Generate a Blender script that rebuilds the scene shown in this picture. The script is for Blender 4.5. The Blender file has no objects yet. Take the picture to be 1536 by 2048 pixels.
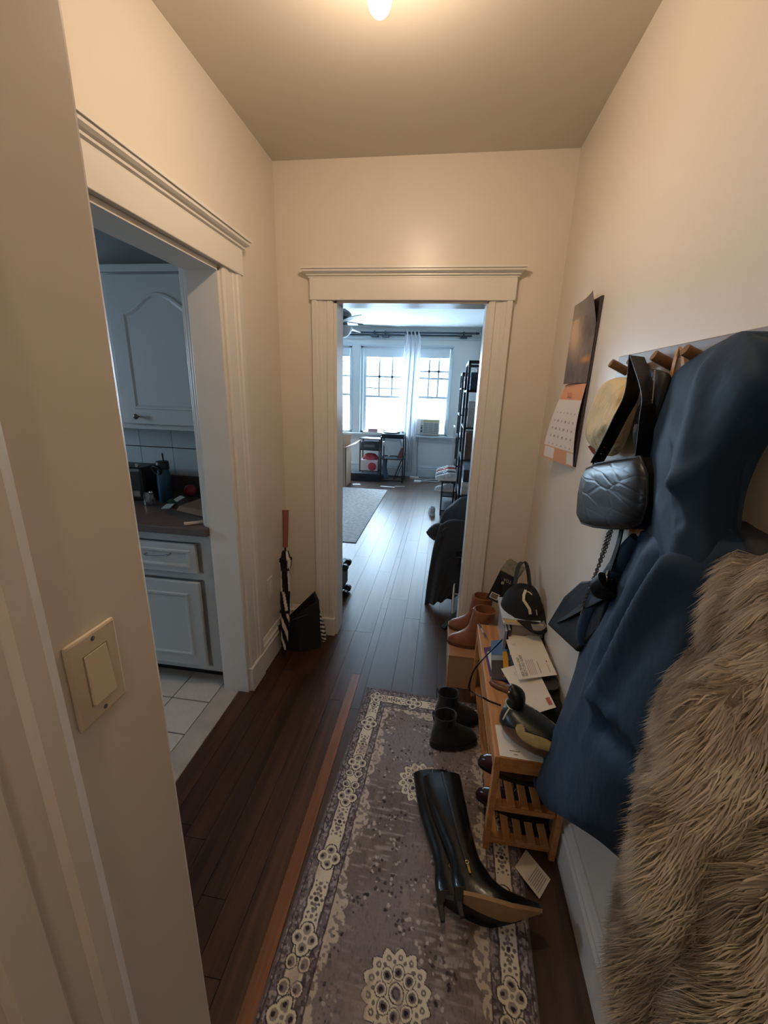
import bpy, bmesh, math, random
import numpy as np
from mathutils import Vector, Matrix, Euler, noise as mnoise

scene = bpy.context.scene
col = scene.collection
random.seed(7)
RNG = np.random.default_rng(11)

# ---------------------------------------------------------------- camera
FPX, CX, CY, CAMH = 820.0, 768.0, 1024.0, 1.55
_F = np.array([893 - CX, 785 - CY, FPX]); _F /= np.linalg.norm(_F)
_V = np.array([678 - CX, 3795 - CY, FPX]); _V -= _F * (_V @ _F); _V /= np.linalg.norm(_V)
_X = np.cross(_V, _F)
cam_data = bpy.data.cameras.new('camera')
cam = bpy.data.objects.new('camera', cam_data)
col.objects.link(cam)
cam_data.sensor_fit = 'HORIZONTAL'
cam_data.sensor_width = 36.0
cam_data.lens = FPX / 1536.0 * 36.0
cam_data.clip_start = 0.02
_r = Vector((_X[0], _F[0], -_V[0])); _d = Vector((_X[1], _F[1], -_V[1])); _f = Vector((_X[2], _F[2], -_V[2]))
_m = Matrix((( _r.x, -_d.x, -_f.x, 0), (_r.y, -_d.y, -_f.y, 0), (_r.z, -_d.z, -_f.z, CAMH), (0, 0, 0, 1)))
cam.matrix_world = _m
scene.camera = cam

# ---------------------------------------------------------------- world, daylight, exposure
world = bpy.data.worlds.new('overcast_sky')
scene.world = world
world.use_nodes = True
bg = world.node_tree.nodes['Background']
bg.inputs['Color'].default_value = (0.60, 0.80, 1.0, 1)
bg.inputs['Strength'].default_value = 34.0
BULB_STRENGTH = 480.0
BULB_COLOR = (1.0, 0.76, 0.525)
scene.view_settings.view_transform = 'Standard'
scene.view_settings.look = 'None'
scene.view_settings.exposure = 0.04
scene.view_settings.gamma = 1.0
scene.view_settings.use_curve_mapping = False
scene.cycles.use_light_tree = False
scene.cycles.max_bounces = 6
scene.cycles.diffuse_bounces = 4
scene.cycles.glossy_bounces = 2
scene.cycles.transparent_max_bounces = 8


def portal(loc, rot, sx, sy):
    l = bpy.data.lights.new('window_portal', 'AREA')
    l.shape = 'RECTANGLE'; l.size = sx; l.size_y = sy
    l.cycles.is_portal = True
    o = bpy.data.objects.new('window_portal', l)
    col.objects.link(o); o.location = loc; o.rotation_euler = rot


# portals only guide the sampling of the sky through the openings; they emit nothing
portal((-1.15, 7.93, 1.53), (math.radians(-90), 0, 0), 2.9, 1.55)
portal((-3.72, 1.1, 1.65), (0, math.radians(-90), 0), 0.5, 0.5)


# ---------------------------------------------------------------- helpers
def ray(u, v):
    c = np.array([u - CX, v - CY, FPX])
    return np.array([c @ _X, c @ _F, -(c @ _V)])


def at(u, v, x=None, y=None, z=None):
    """measure: the point where the sight line through a photo pixel meets a known plane of the room"""
    d = ray(u, v)
    t = x / d[0] if x is not None else (y / d[1] if y is not None else (z - CAMH) / d[2])
    return Vector((d[0] * t, d[1] * t, d[2] * t + CAMH))


def lin(c):
    return tuple(((v / 255.0) / 12.92 if v / 255.0 <= 0.04045 else ((v / 255.0 + 0.055) / 1.055) ** 2.4) for v in c)


def new_mat(name):
    m = bpy.data.materials.new(name)
    m.use_nodes = True
    nt = m.node_tree
    return m, nt, nt.nodes['Principled BSDF']


def mat(name, c, rough=0.5, metal=0.0, var=0.0, vscale=6.0, bump=0.0, bscale=150.0, spec=0.5, sheen=0.0, coat=0.0, stretch=(1, 1, 1), objrand=0.0):
    m, nt, b = new_mat(name)
    L = lin(c)
    b.inputs['Roughness'].default_value = rough
    b.inputs['Metallic'].default_value = metal
    b.inputs['Specular IOR Level'].default_value = spec
    b.inputs['Sheen Weight'].default_value = sheen
    b.inputs['Coat Weight'].default_value = coat
    b.inputs['Base Color'].default_value = (*L, 1)
    tc = mp = None
    if var or bump:
        tc = nt.nodes.new('ShaderNodeTexCoord')
        mp = nt.nodes.new('ShaderNodeMapping'); mp.inputs['Scale'].default_value = stretch
        nt.links.new(tc.outputs['Object'], mp.inputs['Vector'])
    src = None
    if var:
        n = nt.nodes.new('ShaderNodeTexNoise'); n.inputs['Scale'].default_value = vscale; n.inputs['Detail'].default_value = 5
        nt.links.new(mp.outputs['Vector'], n.inputs['Vector'])
        r = nt.nodes.new('ShaderNodeValToRGB')
        r.color_ramp.elements[0].position = 0.3; r.color_ramp.elements[1].position = 0.7
        r.color_ramp.elements[0].color = (*[x * (1 - var) for x in L], 1)
        r.color_ramp.elements[1].color = (*[min(1, x * (1 + var)) for x in L], 1)
        nt.links.new(n.outputs['Fac'], r.inputs['Fac'])
        src = r.outputs['Color']
    if objrand:
        oi = nt.nodes.new('ShaderNodeObjectInfo')
        mr = nt.nodes.new('ShaderNodeMapRange')
        mr.inputs['To Min'].default_value = 1 - objrand; mr.inputs['To Max'].default_value = 1 + objrand
        nt.links.new(oi.outputs['Random'], mr.inputs['Value'])
        mx = nt.nodes.new('ShaderNodeMixRGB'); mx.blend_type = 'MULTIPLY'; mx.inputs['Fac'].default_value = 1
        if src: nt.links.new(src, mx.inputs['Color1'])
        else: mx.inputs['Color1'].default_value = (*L, 1)
        nt.links.new(mr.outputs['Result'], mx.inputs['Color2'])
        src = mx.outputs['Color']
    if src: nt.links.new(src, b.inputs['Base Color'])
    if bump:
        n2 = nt.nodes.new('ShaderNodeTexNoise'); n2.inputs['Scale'].default_value = bscale; n2.inputs['Detail'].default_value = 3
        nt.links.new(mp.outputs['Vector'], n2.inputs['Vector'])
        bp = nt.nodes.new('ShaderNodeBump'); bp.inputs['Strength'].default_value = bump; bp.inputs['Distance'].default_value = 0.004
        nt.links.new(n2.outputs['Fac'], bp.inputs['Height'])
        nt.links.new(bp.outputs['Normal'], b.inputs['Normal'])
    return m


def wood(name, c1, c2, rough=0.4, stretch=(30, 1.6, 30), objrand=0.0, bump=0.15, coat=0.0):
    m, nt, b = new_mat(name)
    tc = nt.nodes.new('ShaderNodeTexCoord')
    geo = nt.nodes.new('ShaderNodeNewGeometry')
    mp = nt.nodes.new('ShaderNodeMapping'); mp.inputs['Scale'].default_value = stretch
    oi = nt.nodes.new('ShaderNodeObjectInfo')
    add = nt.nodes.new('ShaderNodeVectorMath'); add.operation = 'ADD'
    sc = nt.nodes.new('ShaderNodeVectorMath'); sc.operation = 'SCALE'; sc.inputs['Scale'].default_value = 17.0
    cmb = nt.nodes.new('ShaderNodeCombineXYZ')
    for k in 'XYZ': nt.links.new(oi.outputs['Random'], cmb.inputs[k])
    nt.links.new(cmb.outputs['Vector'], sc.inputs[0])
    nt.links.new(geo.outputs['Position'], add.inputs[0]); nt.links.new(sc.outputs['Vector'], add.inputs[1])
    nt.links.new(add.outputs['Vector'], mp.inputs['Vector'])
    n = nt.nodes.new('ShaderNodeTexNoise'); n.inputs['Scale'].default_value = 1.0; n.inputs['Detail'].default_value = 7; n.inputs['Roughness'].default_value = 0.62; n.inputs['Distortion'].default_value = 0.6
    nt.links.new(mp.outputs['Vector'], n.inputs['Vector'])
    r = nt.nodes.new('ShaderNodeValToRGB')
    r.color_ramp.elements[0].position = 0.32; r.color_ramp.elements[1].position = 0.70
    r.color_ramp.elements[0].color = (*lin(c1), 1); r.color_ramp.elements[1].color = (*lin(c2), 1)
    nt.links.new(n.outputs['Fac'], r.inputs['Fac'])
    src = r.outputs['Color']
    if objrand:
        mr = nt.nodes.new('ShaderNodeMapRange'); mr.inputs['To Min'].default_value = 1 - objrand; mr.inputs['To Max'].default_value = 1 + objrand
        nt.links.new(oi.outputs['Random'], mr.inputs['Value'])
        mx = nt.nodes.new('ShaderNodeMixRGB'); mx.blend_type = 'MULTIPLY'; mx.inputs['Fac'].default_value = 1
        nt.links.new(src, mx.inputs['Color1']); nt.links.new(mr.outputs['Result'], mx.inputs['Color2'])
        src = mx.outputs['Color']
    nt.links.new(src, b.inputs['Base Color'])
    b.inputs['Roughness'].default_value = rough
    b.inputs['Coat Weight'].default_value = coat
    b.inputs['Coat Roughness'].default_value = 0.25
    if bump:
        bp = nt.nodes.new('ShaderNodeBump'); bp.inputs['Strength'].default_value = bump; bp.inputs['Distance'].default_value = 0.002
        nt.links.new(n.outputs['Fac'], bp.inputs['Height']); nt.links.new(bp.outputs['Normal'], b.inputs['Normal'])
    return m


def vmat(name, rough=0.9, bump=0.0, bscale=900, spec=0.2):
    """colour read from the mesh's own colour attribute (woven or printed pattern)"""
    m, nt, b = new_mat(name)
    a = nt.nodes.new('ShaderNodeVertexColor'); a.layer_name = 'Col'
    nt.links.new(a.outputs['Color'], b.inputs['Base Color'])
    b.inputs['Roughness'].default_value = rough
    b.inputs['Specular IOR Level'].default_value = spec
    if bump:
        tc = nt.nodes.new('ShaderNodeTexCoord')
        n2 = nt.nodes.new('ShaderNodeTexNoise'); n2.inputs['Scale'].default_value = bscale
        nt.links.new(tc.outputs['Object'], n2.inputs['Vector'])
        bp = nt.nodes.new('ShaderNodeBump'); bp.inputs['Strength'].default_value = bump; bp.inputs['Distance'].default_value = 0.003
        nt.links.new(n2.outputs['Fac'], bp.inputs['Height']); nt.links.new(bp.outputs['Normal'], b.inputs['Normal'])
    return m


def emit(name, c, strength):
    m = bpy.data.materials.new(name); m.use_nodes = True
    nt = m.node_tree; nt.nodes.clear()
    e = nt.nodes.new('ShaderNodeEmission'); o = nt.nodes.new('ShaderNodeOutputMaterial')
    e.inputs['Color'].default_value = (*c, 1); e.inputs['Strength'].default_value = strength
    nt.links.new(e.outputs[0], o.inputs['Surface'])
    return m


def glassy(name, tint=(1, 1, 1), gloss=0.06, rough=0.02):
    m = bpy.data.materials.new(name); m.use_nodes = True
    nt = m.node_tree; nt.nodes.clear()
    t = nt.nodes.new('ShaderNodeBsdfTransparent'); t.inputs['Color'].default_value = (*tint, 1)
    g = nt.nodes.new('ShaderNodeBsdfGlossy'); g.inputs['Roughness'].default_value = rough
    mx = nt.nodes.new('ShaderNodeMixShader'); mx.inputs['Fac'].default_value = gloss
    o = nt.nodes.new('ShaderNodeOutputMaterial')
    nt.links.new(t.outputs[0], mx.inputs[1]); nt.links.new(g.outputs[0], mx.inputs[2]); nt.links.new(mx.outputs[0], o.inputs['Surface'])
    return m


def translucent(name, c, fac=0.5):
    m = bpy.data.materials.new(name); m.use_nodes = True
    nt = m.node_tree; nt.nodes.clear()
    d = nt.nodes.new('ShaderNodeBsdfDiffuse'); d.inputs['Color'].default_value = (*lin(c), 1)
    t = nt.nodes.new('ShaderNodeBsdfTranslucent'); t.inputs['Color'].default_value = (*lin(c), 1)
    mx = nt.nodes.new('ShaderNodeMixShader'); mx.inputs['Fac'].default_value = fac
    o = nt.nodes.new('ShaderNodeOutputMaterial')
    nt.links.new(d.outputs[0], mx.inputs[1]); nt.links.new(t.outputs[0], mx.inputs[2]); nt.links.new(mx.outputs[0], o.inputs['Surface'])
    return m


class MB:
    """collects shapes, then links them as ONE mesh object"""
    def __init__(s):
        s.v = []; s.f = []; s.T = None

    def add(s, vs, fs):
        b = len(s.v)
        if s.T is not None: vs = [s.T @ Vector(p) for p in vs]
        s.v += [tuple(p) for p in vs]
        s.f += [tuple(b + i for i in f) for f in fs]
        return s

    def box(s, x0, x1, y0, y1, z0, z1):
        return s.add([(x0, y0, z0), (x1, y0, z0), (x1, y1, z0), (x0, y1, z0), (x0, y0, z1), (x1, y0, z1), (x1, y1, z1), (x0, y1, z1)],
                     [(0, 3, 2, 1), (4, 5, 6, 7), (0, 1, 5, 4), (1, 2, 6, 5), (2, 3, 7, 6), (3, 0, 4, 7)])

    def hexa(s, bottom, top):
        n = len(bottom)
        return s.add(list(bottom) + list(top), [tuple(reversed(range(n))), tuple(range(n, 2 * n))] + [(i, (i + 1) % n, n + (i + 1) % n, n + i) for i in range(n)])

    def obox(s, c, size, R=None):
        R = R or Matrix.Identity(3)
        c = Vector(c); h = Vector(size) / 2
        vs = []
        for z in (-1, 1):
            for x, y in ((-1, -1), (1, -1), (1, 1), (-1, 1)):
                vs.append(c + R @ Vector((x * h.x, y * h.y, z * h.z)))
        return s.add(vs, [(0, 3, 2, 1), (4, 5, 6, 7), (0, 1, 5, 4), (1, 2, 6, 5), (2, 3, 7, 6), (3, 0, 4, 7)])

    def bar(s, p0, p1, w, h, up=(0, 0, 1)):
        p0, p1 = Vector(p0), Vector(p1)
        d = (p1 - p0); L = d.length; d.normalize()
        u = Vector(up)
        if abs(d.dot(u)) > 0.98: u = Vector((0, 1, 0))
        sx = d.cross(u).normalized(); uz = sx.cross(d)
        R = Matrix((sx, d, uz)).transposed()
        return s.obox((p0 + p1) / 2, (w, L, h), R)

    def loft(s, rings, cap0=True, cap1=True):
        n = len(rings[0]); vs = [p for r in rings for p in r]; fs = []
        for k in range(len(rings) - 1):
            for i in range(n):
                j = (i + 1) % n
                fs.append((k * n + i, k * n + j, (k + 1) * n + j, (k + 1) * n + i))
        if cap0: fs.append(tuple(reversed(range(n))))
        if cap1: fs.append(tuple(range((len(rings) - 1) * n, len(rings) * n)))
        return s.add(vs, fs)

    def cyl(s, p0, p1, r0, r1=None, n=16):
        return s.tube([p0, p1], [r0, r0 if r1 is None else r1], n)

    def tube(s, pts, r, n=8, sy=1.0, ref=None, cap=True):
        pts = [Vector(p) for p in pts]
        rr = r if isinstance(r, (list, tuple)) else [r] * len(pts)
        rings = []
        prev = Vector(ref) if ref else None
        for i, p in enumerate(pts):
            a = pts[max(0, i - 1)]; b = pts[min(len(pts) - 1, i + 1)]
            t = (b - a).normalized()
            if prev is None: prev = Vector((0, 0, 1)) if abs(t.z) < 0.9 else Vector((1, 0, 0))
            u = (prev - t * prev.dot(t))
            if u.length < 1e-5: u = t.orthogonal()
            u.normalize(); w = t.cross(u)
            prev = u
            rings.append([p + (u * math.cos(2 * math.pi * k / n) + w * math.sin(2 * math.pi * k / n) * sy) * rr[i] for k in range(n)])
        return s.loft(rings, cap, cap)

    def strap(s, pts, w, t, side):
        """flat strip through pts; side = direction of its width"""
        pts = [Vector(p) for p in pts]; rings = []
        for i, p in enumerate(pts):
            a = pts[max(0, i - 1)]; b = pts[min(len(pts) - 1, i + 1)]
            tg = (b - a).normalized()
            sd = Vector(side[i] if isinstance(side, list) else side); sd = (sd - tg * sd.dot(tg)).normalized()
            nn = tg.cross(sd)
            rings.append([p + sd * w / 2 + nn * t / 2, p - sd * w / 2 + nn * t / 2, p - sd * w / 2 - nn * t / 2, p + sd * w / 2 - nn * t / 2])
        return s.loft(rings)

    def lathe(s, prof, o=(0, 0, 0), n=24, R=None):
        R = R or Matrix.Identity(3); o = Vector(o)
        rings = [[o + R @ Vector((r * math.cos(2 * math.pi * k / n), r * math.sin(2 * math.pi * k / n), z)) for k in range(n)] for r, z in prof]
        return s.loft(rings, prof[0][0] > 1e-4 or True, True)

    def prism(s, poly, a, b):
        """extrude a polygon given as 3-D points from offset a to offset b (vectors)"""
        a, b = Vector(a), Vector(b)
        return s.hexa([Vector(p) + a for p in poly], [Vector(p) + b for p in poly])

    def grid(s, P):
        nu, nv = len(P), len(P[0])
        return s.add([p for r in P for p in r], [(i * nv + j, (i + 1) * nv + j, (i + 1) * nv + j + 1, i * nv + j + 1) for i in range(nu - 1) for j in range(nv - 1)])

    def shell(s, P, Q):
        """closed body between two grids that share their outline topology"""
        nu, nv = len(P), len(P[0]); b = nu * nv
        vs = [p for r in P for p in r] + [p for r in Q for p in r]
        fs = []
        for i in range(nu - 1):
            for j in range(nv - 1):
                k = i * nv + j
                fs.append((k, k + nv, k + nv + 1, k + 1)); fs.append((b + k, b + k + 1, b + k + nv + 1, b + k + nv))
        edge = [j for j in range(nv)] + [i * nv + nv - 1 for i in range(1, nu)] + [(nu - 1) * nv + j for j in range(nv - 2, -1, -1)] + [i * nv for i in range(nu - 2, 0, -1)]
        for q in range(len(edge)):
            a, c = edge[q], edge[(q + 1) % len(edge)]
            fs.append((a, c, b + c, b + a))
        return s.add(vs, fs)

    def torus(s, c, R_, r, ax=(0, 0, 1), n=20, m=8, a0=0, a1=2 * math.pi, sx=1.0):
        ax = Vector(ax).normalized(); u = ax.orthogonal().normalized(); w = ax.cross(u)
        c = Vector(c); full = abs(a1 - a0) > 6.28
        pts = [c + (u * math.cos(a0 + (a1 - a0) * k / n) * sx + w * math.sin(a0 + (a1 - a0) * k / n)) * R_ for k in range(n + (0 if full else 1))]
        rings = []
        for k, p in enumerate(pts):
            d = (p - c).normalized()
            rings.append([p + (d * math.cos(2 * math.pi * q / m) + ax * math.sin(2 * math.pi * q / m)) * r for q in range(m)])
        if full: rings.append(rings[0])
        return s.loft(rings, not full, not full)

    def ball(s, c, r, n=16, m=10, R=None):
        c = Vector(c); r = r if isinstance(r, (tuple, list)) else (r, r, r); R = R or Matrix.Identity(3)
        rings = []
        for k in range(m + 1):
            th = math.pi * k / m; q = max(math.sin(th), 1e-3)
            rings.append([c + R @ Vector((r[0] * q * math.cos(2 * math.pi * i / n), r[1] * q * math.sin(2 * math.pi * i / n), -r[2] * math.cos(th))) for i in range(n)])
        return s.loft(rings)

    def build(s, name, m, parent=None, smooth=False, bevel=0.0, sub=0, solid=0.0, angle=40, fix=True):
        vs = [Vector(p) for p in s.v]
        org = Vector((0, 0, 0))
        if parent is None:
            lo = [min(p[i] for p in vs) for i in range(3)]; hi = [max(p[i] for p in vs) for i in range(3)]
            org = Vector(((lo[0] + hi[0]) / 2, (lo[1] + hi[1]) / 2, lo[2]))
            vs = [p - org for p in vs]
        me = bpy.data.meshes.new(name)
        me.from_pydata([tuple(p) for p in vs], [], s.f)
        if fix:
            bm = bmesh.new(); bm.from_mesh(me); bmesh.ops.recalc_face_normals(bm, faces=bm.faces); bm.to_mesh(me); bm.free()
        me.materials.append(m)
        if smooth:
            me.polygons.foreach_set('use_smooth', [True] * len(me.polygons))
            if angle: me.set_sharp_from_angle(angle=math.radians(angle))
        o = bpy.data.objects.new(name, me)
        col.objects.link(o)
        if parent is None: o.location = org
        else:
            o.parent = parent
            if parent.type == 'EMPTY' and not parent.get('_local'):
                o.matrix_parent_inverse = Matrix.Translation(-Vector(parent.location))
            elif parent.type == 'MESH' and parent.parent is None:
                o.matrix_parent_inverse = Matrix.Translation(-Vector(parent.location))
        if solid:
            md = o.modifiers.new('thickness', 'SOLIDIFY'); md.thickness = solid; md.offset = 0
        if bevel:
            md = o.modifiers.new('bevel', 'BEVEL'); md.width = bevel; md.segments = 2; md.limit_method = 'ANGLE'; md.angle_limit = math.radians(35)
        if sub:
            md = o.modifiers.new('subsurf', 'SUBSURF'); md.levels = sub; md.render_levels = sub
        return o


def tag(o, label, cat, group=None):
    o['label'] = label; o['category'] = cat
    if group: o['group'] = group
    return o


def thing(name, label, cat, loc=(0, 0, 0), group=None, local=False):
    o = bpy.data.objects.new(name, None); col.objects.link(o)
    o.empty_display_size = 0.05
    o.location = loc
    if local: o['_local'] = 1
    return tag(o, label, cat, group)


def struct(o, label=None):
    o['kind'] = 'structure'
    if label: o['label'] = label
    return o


def sroot(name, loc=(0, 0, 0)):
    o = bpy.data.objects.new(name, None); col.objects.link(o); o.location = loc; o.empty_display_size = 0.05
    o['kind'] = 'structure'
    return o


def dup(root, loc=None, rot=None, label=None, scale=None):
    r = root.copy(); col.objects.link(r)
    if loc is not None: r.location = loc
    if rot is not None: r.rotation_euler = rot
    if label: r['label'] = label
    if scale: r.scale = scale
    for ch in list(root.children):
        c = ch.copy(); col.objects.link(c); c.parent = r; c.matrix_parent_inverse = ch.matrix_parent_inverse.copy()
        for g in list(ch.children):
            d = g.copy(); col.objects.link(d); d.parent = c; d.matrix_parent_inverse = g.matrix_parent_inverse.copy()
    return r


def text(s, size, origin, xdir, ydir, m, parent, name='lettering', depth=0.0004, align='LEFT'):
    cu = bpy.data.curves.new('tmp', 'FONT'); cu.body = s; cu.size = size; cu.align_x = align
    cu.resolution_u = 2
    o = bpy.data.objects.new('tmp', cu); col.objects.link(o)
    dg = bpy.context.evaluated_depsgraph_get(); dg.update()
    me0 = bpy.data.meshes.new_from_object(o.evaluated_get(dg))
    X = Vector(xdir).normalized(); Y = Vector(ydir); Y = (Y - X * Y.dot(X)).normalized(); N = X.cross(Y)
    b = MB()
    b.v = [tuple(Vector(origin) + X * v.co.x + Y * v.co.y + N * depth) for v in me0.vertices]
    b.f = [tuple(p.vertices) for p in me0.polygons]
    bpy.data.objects.remove(o); bpy.data.curves.remove(cu); bpy.data.meshes.remove(me0)
    return b.build(name, m, parent, fix=False)


def lerp(a, b, t): return a + (b - a) * t


def spline(pts, n):
    """Catmull-Rom through 3-D points"""
    P = [Vector(p) for p in pts]; P = [P[0] * 2 - P[1]] + P + [P[-1] * 2 - P[-2]]
    out = []
    segs = len(P) - 3
    for k in range(n):
        t = k / (n - 1) * segs; i = min(int(t), segs - 1); t -= i
        a, b, c, d = P[i:i + 4]
        out.append(0.5 * ((2 * b) + (-a + c) * t + (2 * a - 5 * b + 4 * c - d) * t * t + (-a + 3 * b - 3 * c + d) * t ** 3))
    return out


# ---------------------------------------------------------------- materials
M = {}
M['wall'] = mat('warm_white_wall_paint', (214, 205, 193), 0.33, spec=0.45)
M['ceil'] = mat('ceiling_paint', (210, 202, 188), 0.75)
M['trim'] = mat('white_trim_enamel', (216, 211, 204), 0.3)
M['lrwall'] = mat('pale_blue_grey_paint', (230, 235, 237), 0.6)
M['kwall'] = mat('dark_grey_kitchen_surface', (120, 120, 118), 0.7, var=0.03)  # darker grey on the kitchen wall and ceiling above the cabinets
M['cab'] = mat('white_cabinet_paint', (176, 180, 180), 0.4)
M['plank'] = wood('dark_oak_plank', (38, 22, 14), (82, 49, 31), 0.34, (26, 1.4, 26), objrand=0.28, bump=0.12)
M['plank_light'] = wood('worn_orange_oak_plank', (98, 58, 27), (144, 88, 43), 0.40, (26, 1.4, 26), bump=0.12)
M['plank_lr'] = wood('worn_brown_plank', (56, 40, 32), (88, 66, 53), 0.36, (16, 1.2, 16), objrand=0.14, bump=0.18)
M['sub'] = mat('dark_floor_joint', (14, 10, 8), 0.9)
M['tile'] = mat('pale_floor_tile', (196, 190, 182), 0.35, var=0.05, vscale=12, objrand=0.04)
M['grout'] = mat('dark_grout', (40, 38, 36), 0.9)
M['btile'] = mat('grey_wall_tile', (172, 180, 182), 0.35, var=0.04, vscale=20, stretch=(14, 1, 1), objrand=0.04)
M['marble'] = mat('grey_marble', (176, 168, 160), 0.35, var=0.14, vscale=9)
M['counter'] = mat('brown_laminate', (84, 70, 66), 0.4, var=0.12, vscale=40)
M['black'] = mat('black_plastic', (14, 14, 16), 0.45)
M['bleather'] = mat('black_leather', (13, 13, 14), 0.48, spec=0.2, var=0.15, vscale=30, bump=0.25, bscale=120)
M['bsuede'] = mat('black_suede', (12, 12, 14), 0.85, sheen=0.2)
M['bfabric'] = mat('black_fabric', (13, 14, 18), 0.9, bump=0.25, bscale=500)
M['bmetal'] = mat('black_metal', (28, 32, 38), 0.45, metal=0.3)
M['chrome'] = mat('brushed_chrome', (190, 190, 190), 0.25, metal=1.0)
M['gun'] = mat('gunmetal', (92, 86, 78), 0.35, metal=1.0)
M['gold'] = mat('brass', (196, 160, 84), 0.3, metal=1.0)
M['white'] = mat('white_plastic', (226, 224, 218), 0.4)
M['paper'] = mat('white_paper', (218, 206, 190), 0.8, var=0.02)
M['ink'] = mat('black_ink', (40, 36, 34), 0.8)
M['inkl'] = mat('grey_ink', (120, 108, 100), 0.8)
M['bamboo'] = wood('bamboo', (170, 112, 62), (204, 148, 92), 0.45, (40, 3, 40), bump=0.05)
M['peg'] = wood('dark_wood_peg', (88, 58, 34), (128, 90, 56), 0.5, (40, 40, 40), bump=0.05)
M['rail'] = wood('grey_brown_rail', (96, 84, 76), (140, 128, 120), 0.35, (30, 3, 30), bump=0.05)
M['card'] = mat('cardboard', (168, 126, 92), 0.85, var=0.05)
M['glass'] = glassy('window_glass', (0.97, 0.99, 1.0), 0.05)

# ================================================================ THE ROOM
XL, XR, YF, ZC = -0.923, 0.515, 2.305, 2.61       # hall: left wall, right wall, far wall, ceiling
XK = -1.055                                        # kitchen side of the left wall
YB = 7.7                                           # window wall of the living room
XN, YN = -0.40, 0.477                              # near wall with the switch: face, end
OX0, OX1, OZ = -0.612, 0.172, 1.992                # opening to the living room
KY0, KY1, KZ = 0.80, 1.70, 1.995                   # opening to the kitchen

# ---- floors
sub = MB().box(-4.3, XR, 2.30, YB, -0.06, -0.012).box(-0.99, XR, -1.3, 2.30, -0.06, -0.012).build('floor', M['sub'])
struct(sub, 'dark wooden plank floor of hall and living room')
unit = MB().box(-0.5, 0.5, -0.5, 0.5, -0.013, 0.0)
pm = bpy.data.meshes.new('plank'); pm.from_pydata(unit.v, [], unit.f); pm.materials.append(M['plank'])
pm2 = pm.copy(); pm2.materials.clear(); pm2.materials.append(M['plank_light'])
pm3 = pm.copy(); pm3.materials.clear(); pm3.materials.append(M['plank_lr'])


def plank(me, x0, x1, y0, y1):
    o = bpy.data.objects.new('plank', me); col.objects.link(o)
    o.parent = sub; o.matrix_parent_inverse = Matrix.Translation(-sub.location)
    o.location = ((x0 + x1) / 2, (y0 + y1) / 2, 0); o.scale = (x1 - x0 - 0.0016, y1 - y0 - 0.0016, 1)


edges = [-0.974]
while edges[-1] < -0.49: edges.append(edges[-1] + 0.080)
edges += [-0.414, -0.370, -0.323, -0.182, -0.073, 0.06, 0.20, 0.35, XR]
for i in range(len(edges) - 1):
    a, b = edges[i], edges[i + 1]
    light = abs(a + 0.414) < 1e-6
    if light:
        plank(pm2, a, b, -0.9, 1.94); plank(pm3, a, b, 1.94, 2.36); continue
    cuts = [-0.9, 2.36 if a < -0.40 else YB]
    yy = -0.9 + random.uniform(0.5, 1.6)
    while yy < (2.0 if a < -0.40 else 7.2):
        cuts.insert(-1, yy); yy += random.uniform(0.9, 1.7)
    for k in range(len(cuts) - 1): plank(pm if a < -0.40 else pm3, a, b, cuts[k], cuts[k + 1])
lre = [-1.76, -1.62, -1.48, -1.34, -1.20, -1.055, -0.91, -0.768, -0.625, -0.489, -0.370]
for i in range(len(lre) - 1):
    cuts = [2.36, YB]
    yy = 2.36 + random.uniform(0.6, 2.2)
    while yy < YB - 0.5:
        cuts.insert(-1, yy); yy += random.uniform(1.3, 2.4)
    for k in range(len(cuts) - 1): plank(pm3, lre[i], lre[i + 1], cuts[k], cuts[k + 1])
plank(pm3, -4.3, -1.76, 2.36, YB)

kf = struct(MB().box(-3.7, -0.99, -0.3, YF, -0.06, -0.008).build('floor', M['grout']), 'pale tiled kitchen floor')
tu = MB().box(-0.5, 0.5, -0.5, 0.5, -0.009, 0.0)
tm = bpy.data.meshes.new('tile'); tm.from_pydata(tu.v, [], tu.f); tm.materials.append(M['tile'])
for i in range(8):
    for j in range(10):
        o = bpy.data.objects.new('tile', tm); col.objects.link(o); o.parent = kf; o.matrix_parent_inverse = Matrix.Translation(-kf.location)
        o.location = (-1.083 - 0.1025 - i * 0.205, 1.79 - 0.1025 - (j - 1) * 0.205, 0); o.scale = (0.199, 0.199, 1)
struct(MB().box(-1.081, -0.976, 0.70, 1.72, -0.02, 0.003).build('trim_1', M['marble'], bevel=0.003), 'grey marble threshold strip in kitchen doorway')

# ---- ceilings
struct(MB().box(-1.2, XR + 0.1, -1.3, 2.40, ZC, ZC + 0.1).build('ceiling', M['ceil']), 'flat cream ceiling of the hallway')
struct(MB().box(-4.3, XR + 0.1, 2.40, YB + 0.2, ZC, ZC + 0.1).build('ceiling', M['lrwall']), 'pale ceiling of the living room')
struct(MB().box(-3.8, -1.2, -0.4, 2.40, ZC, ZC + 0.1).build('ceiling', M['kwall']), 'dark grey kitchen ceiling above the cabinets')

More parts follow.
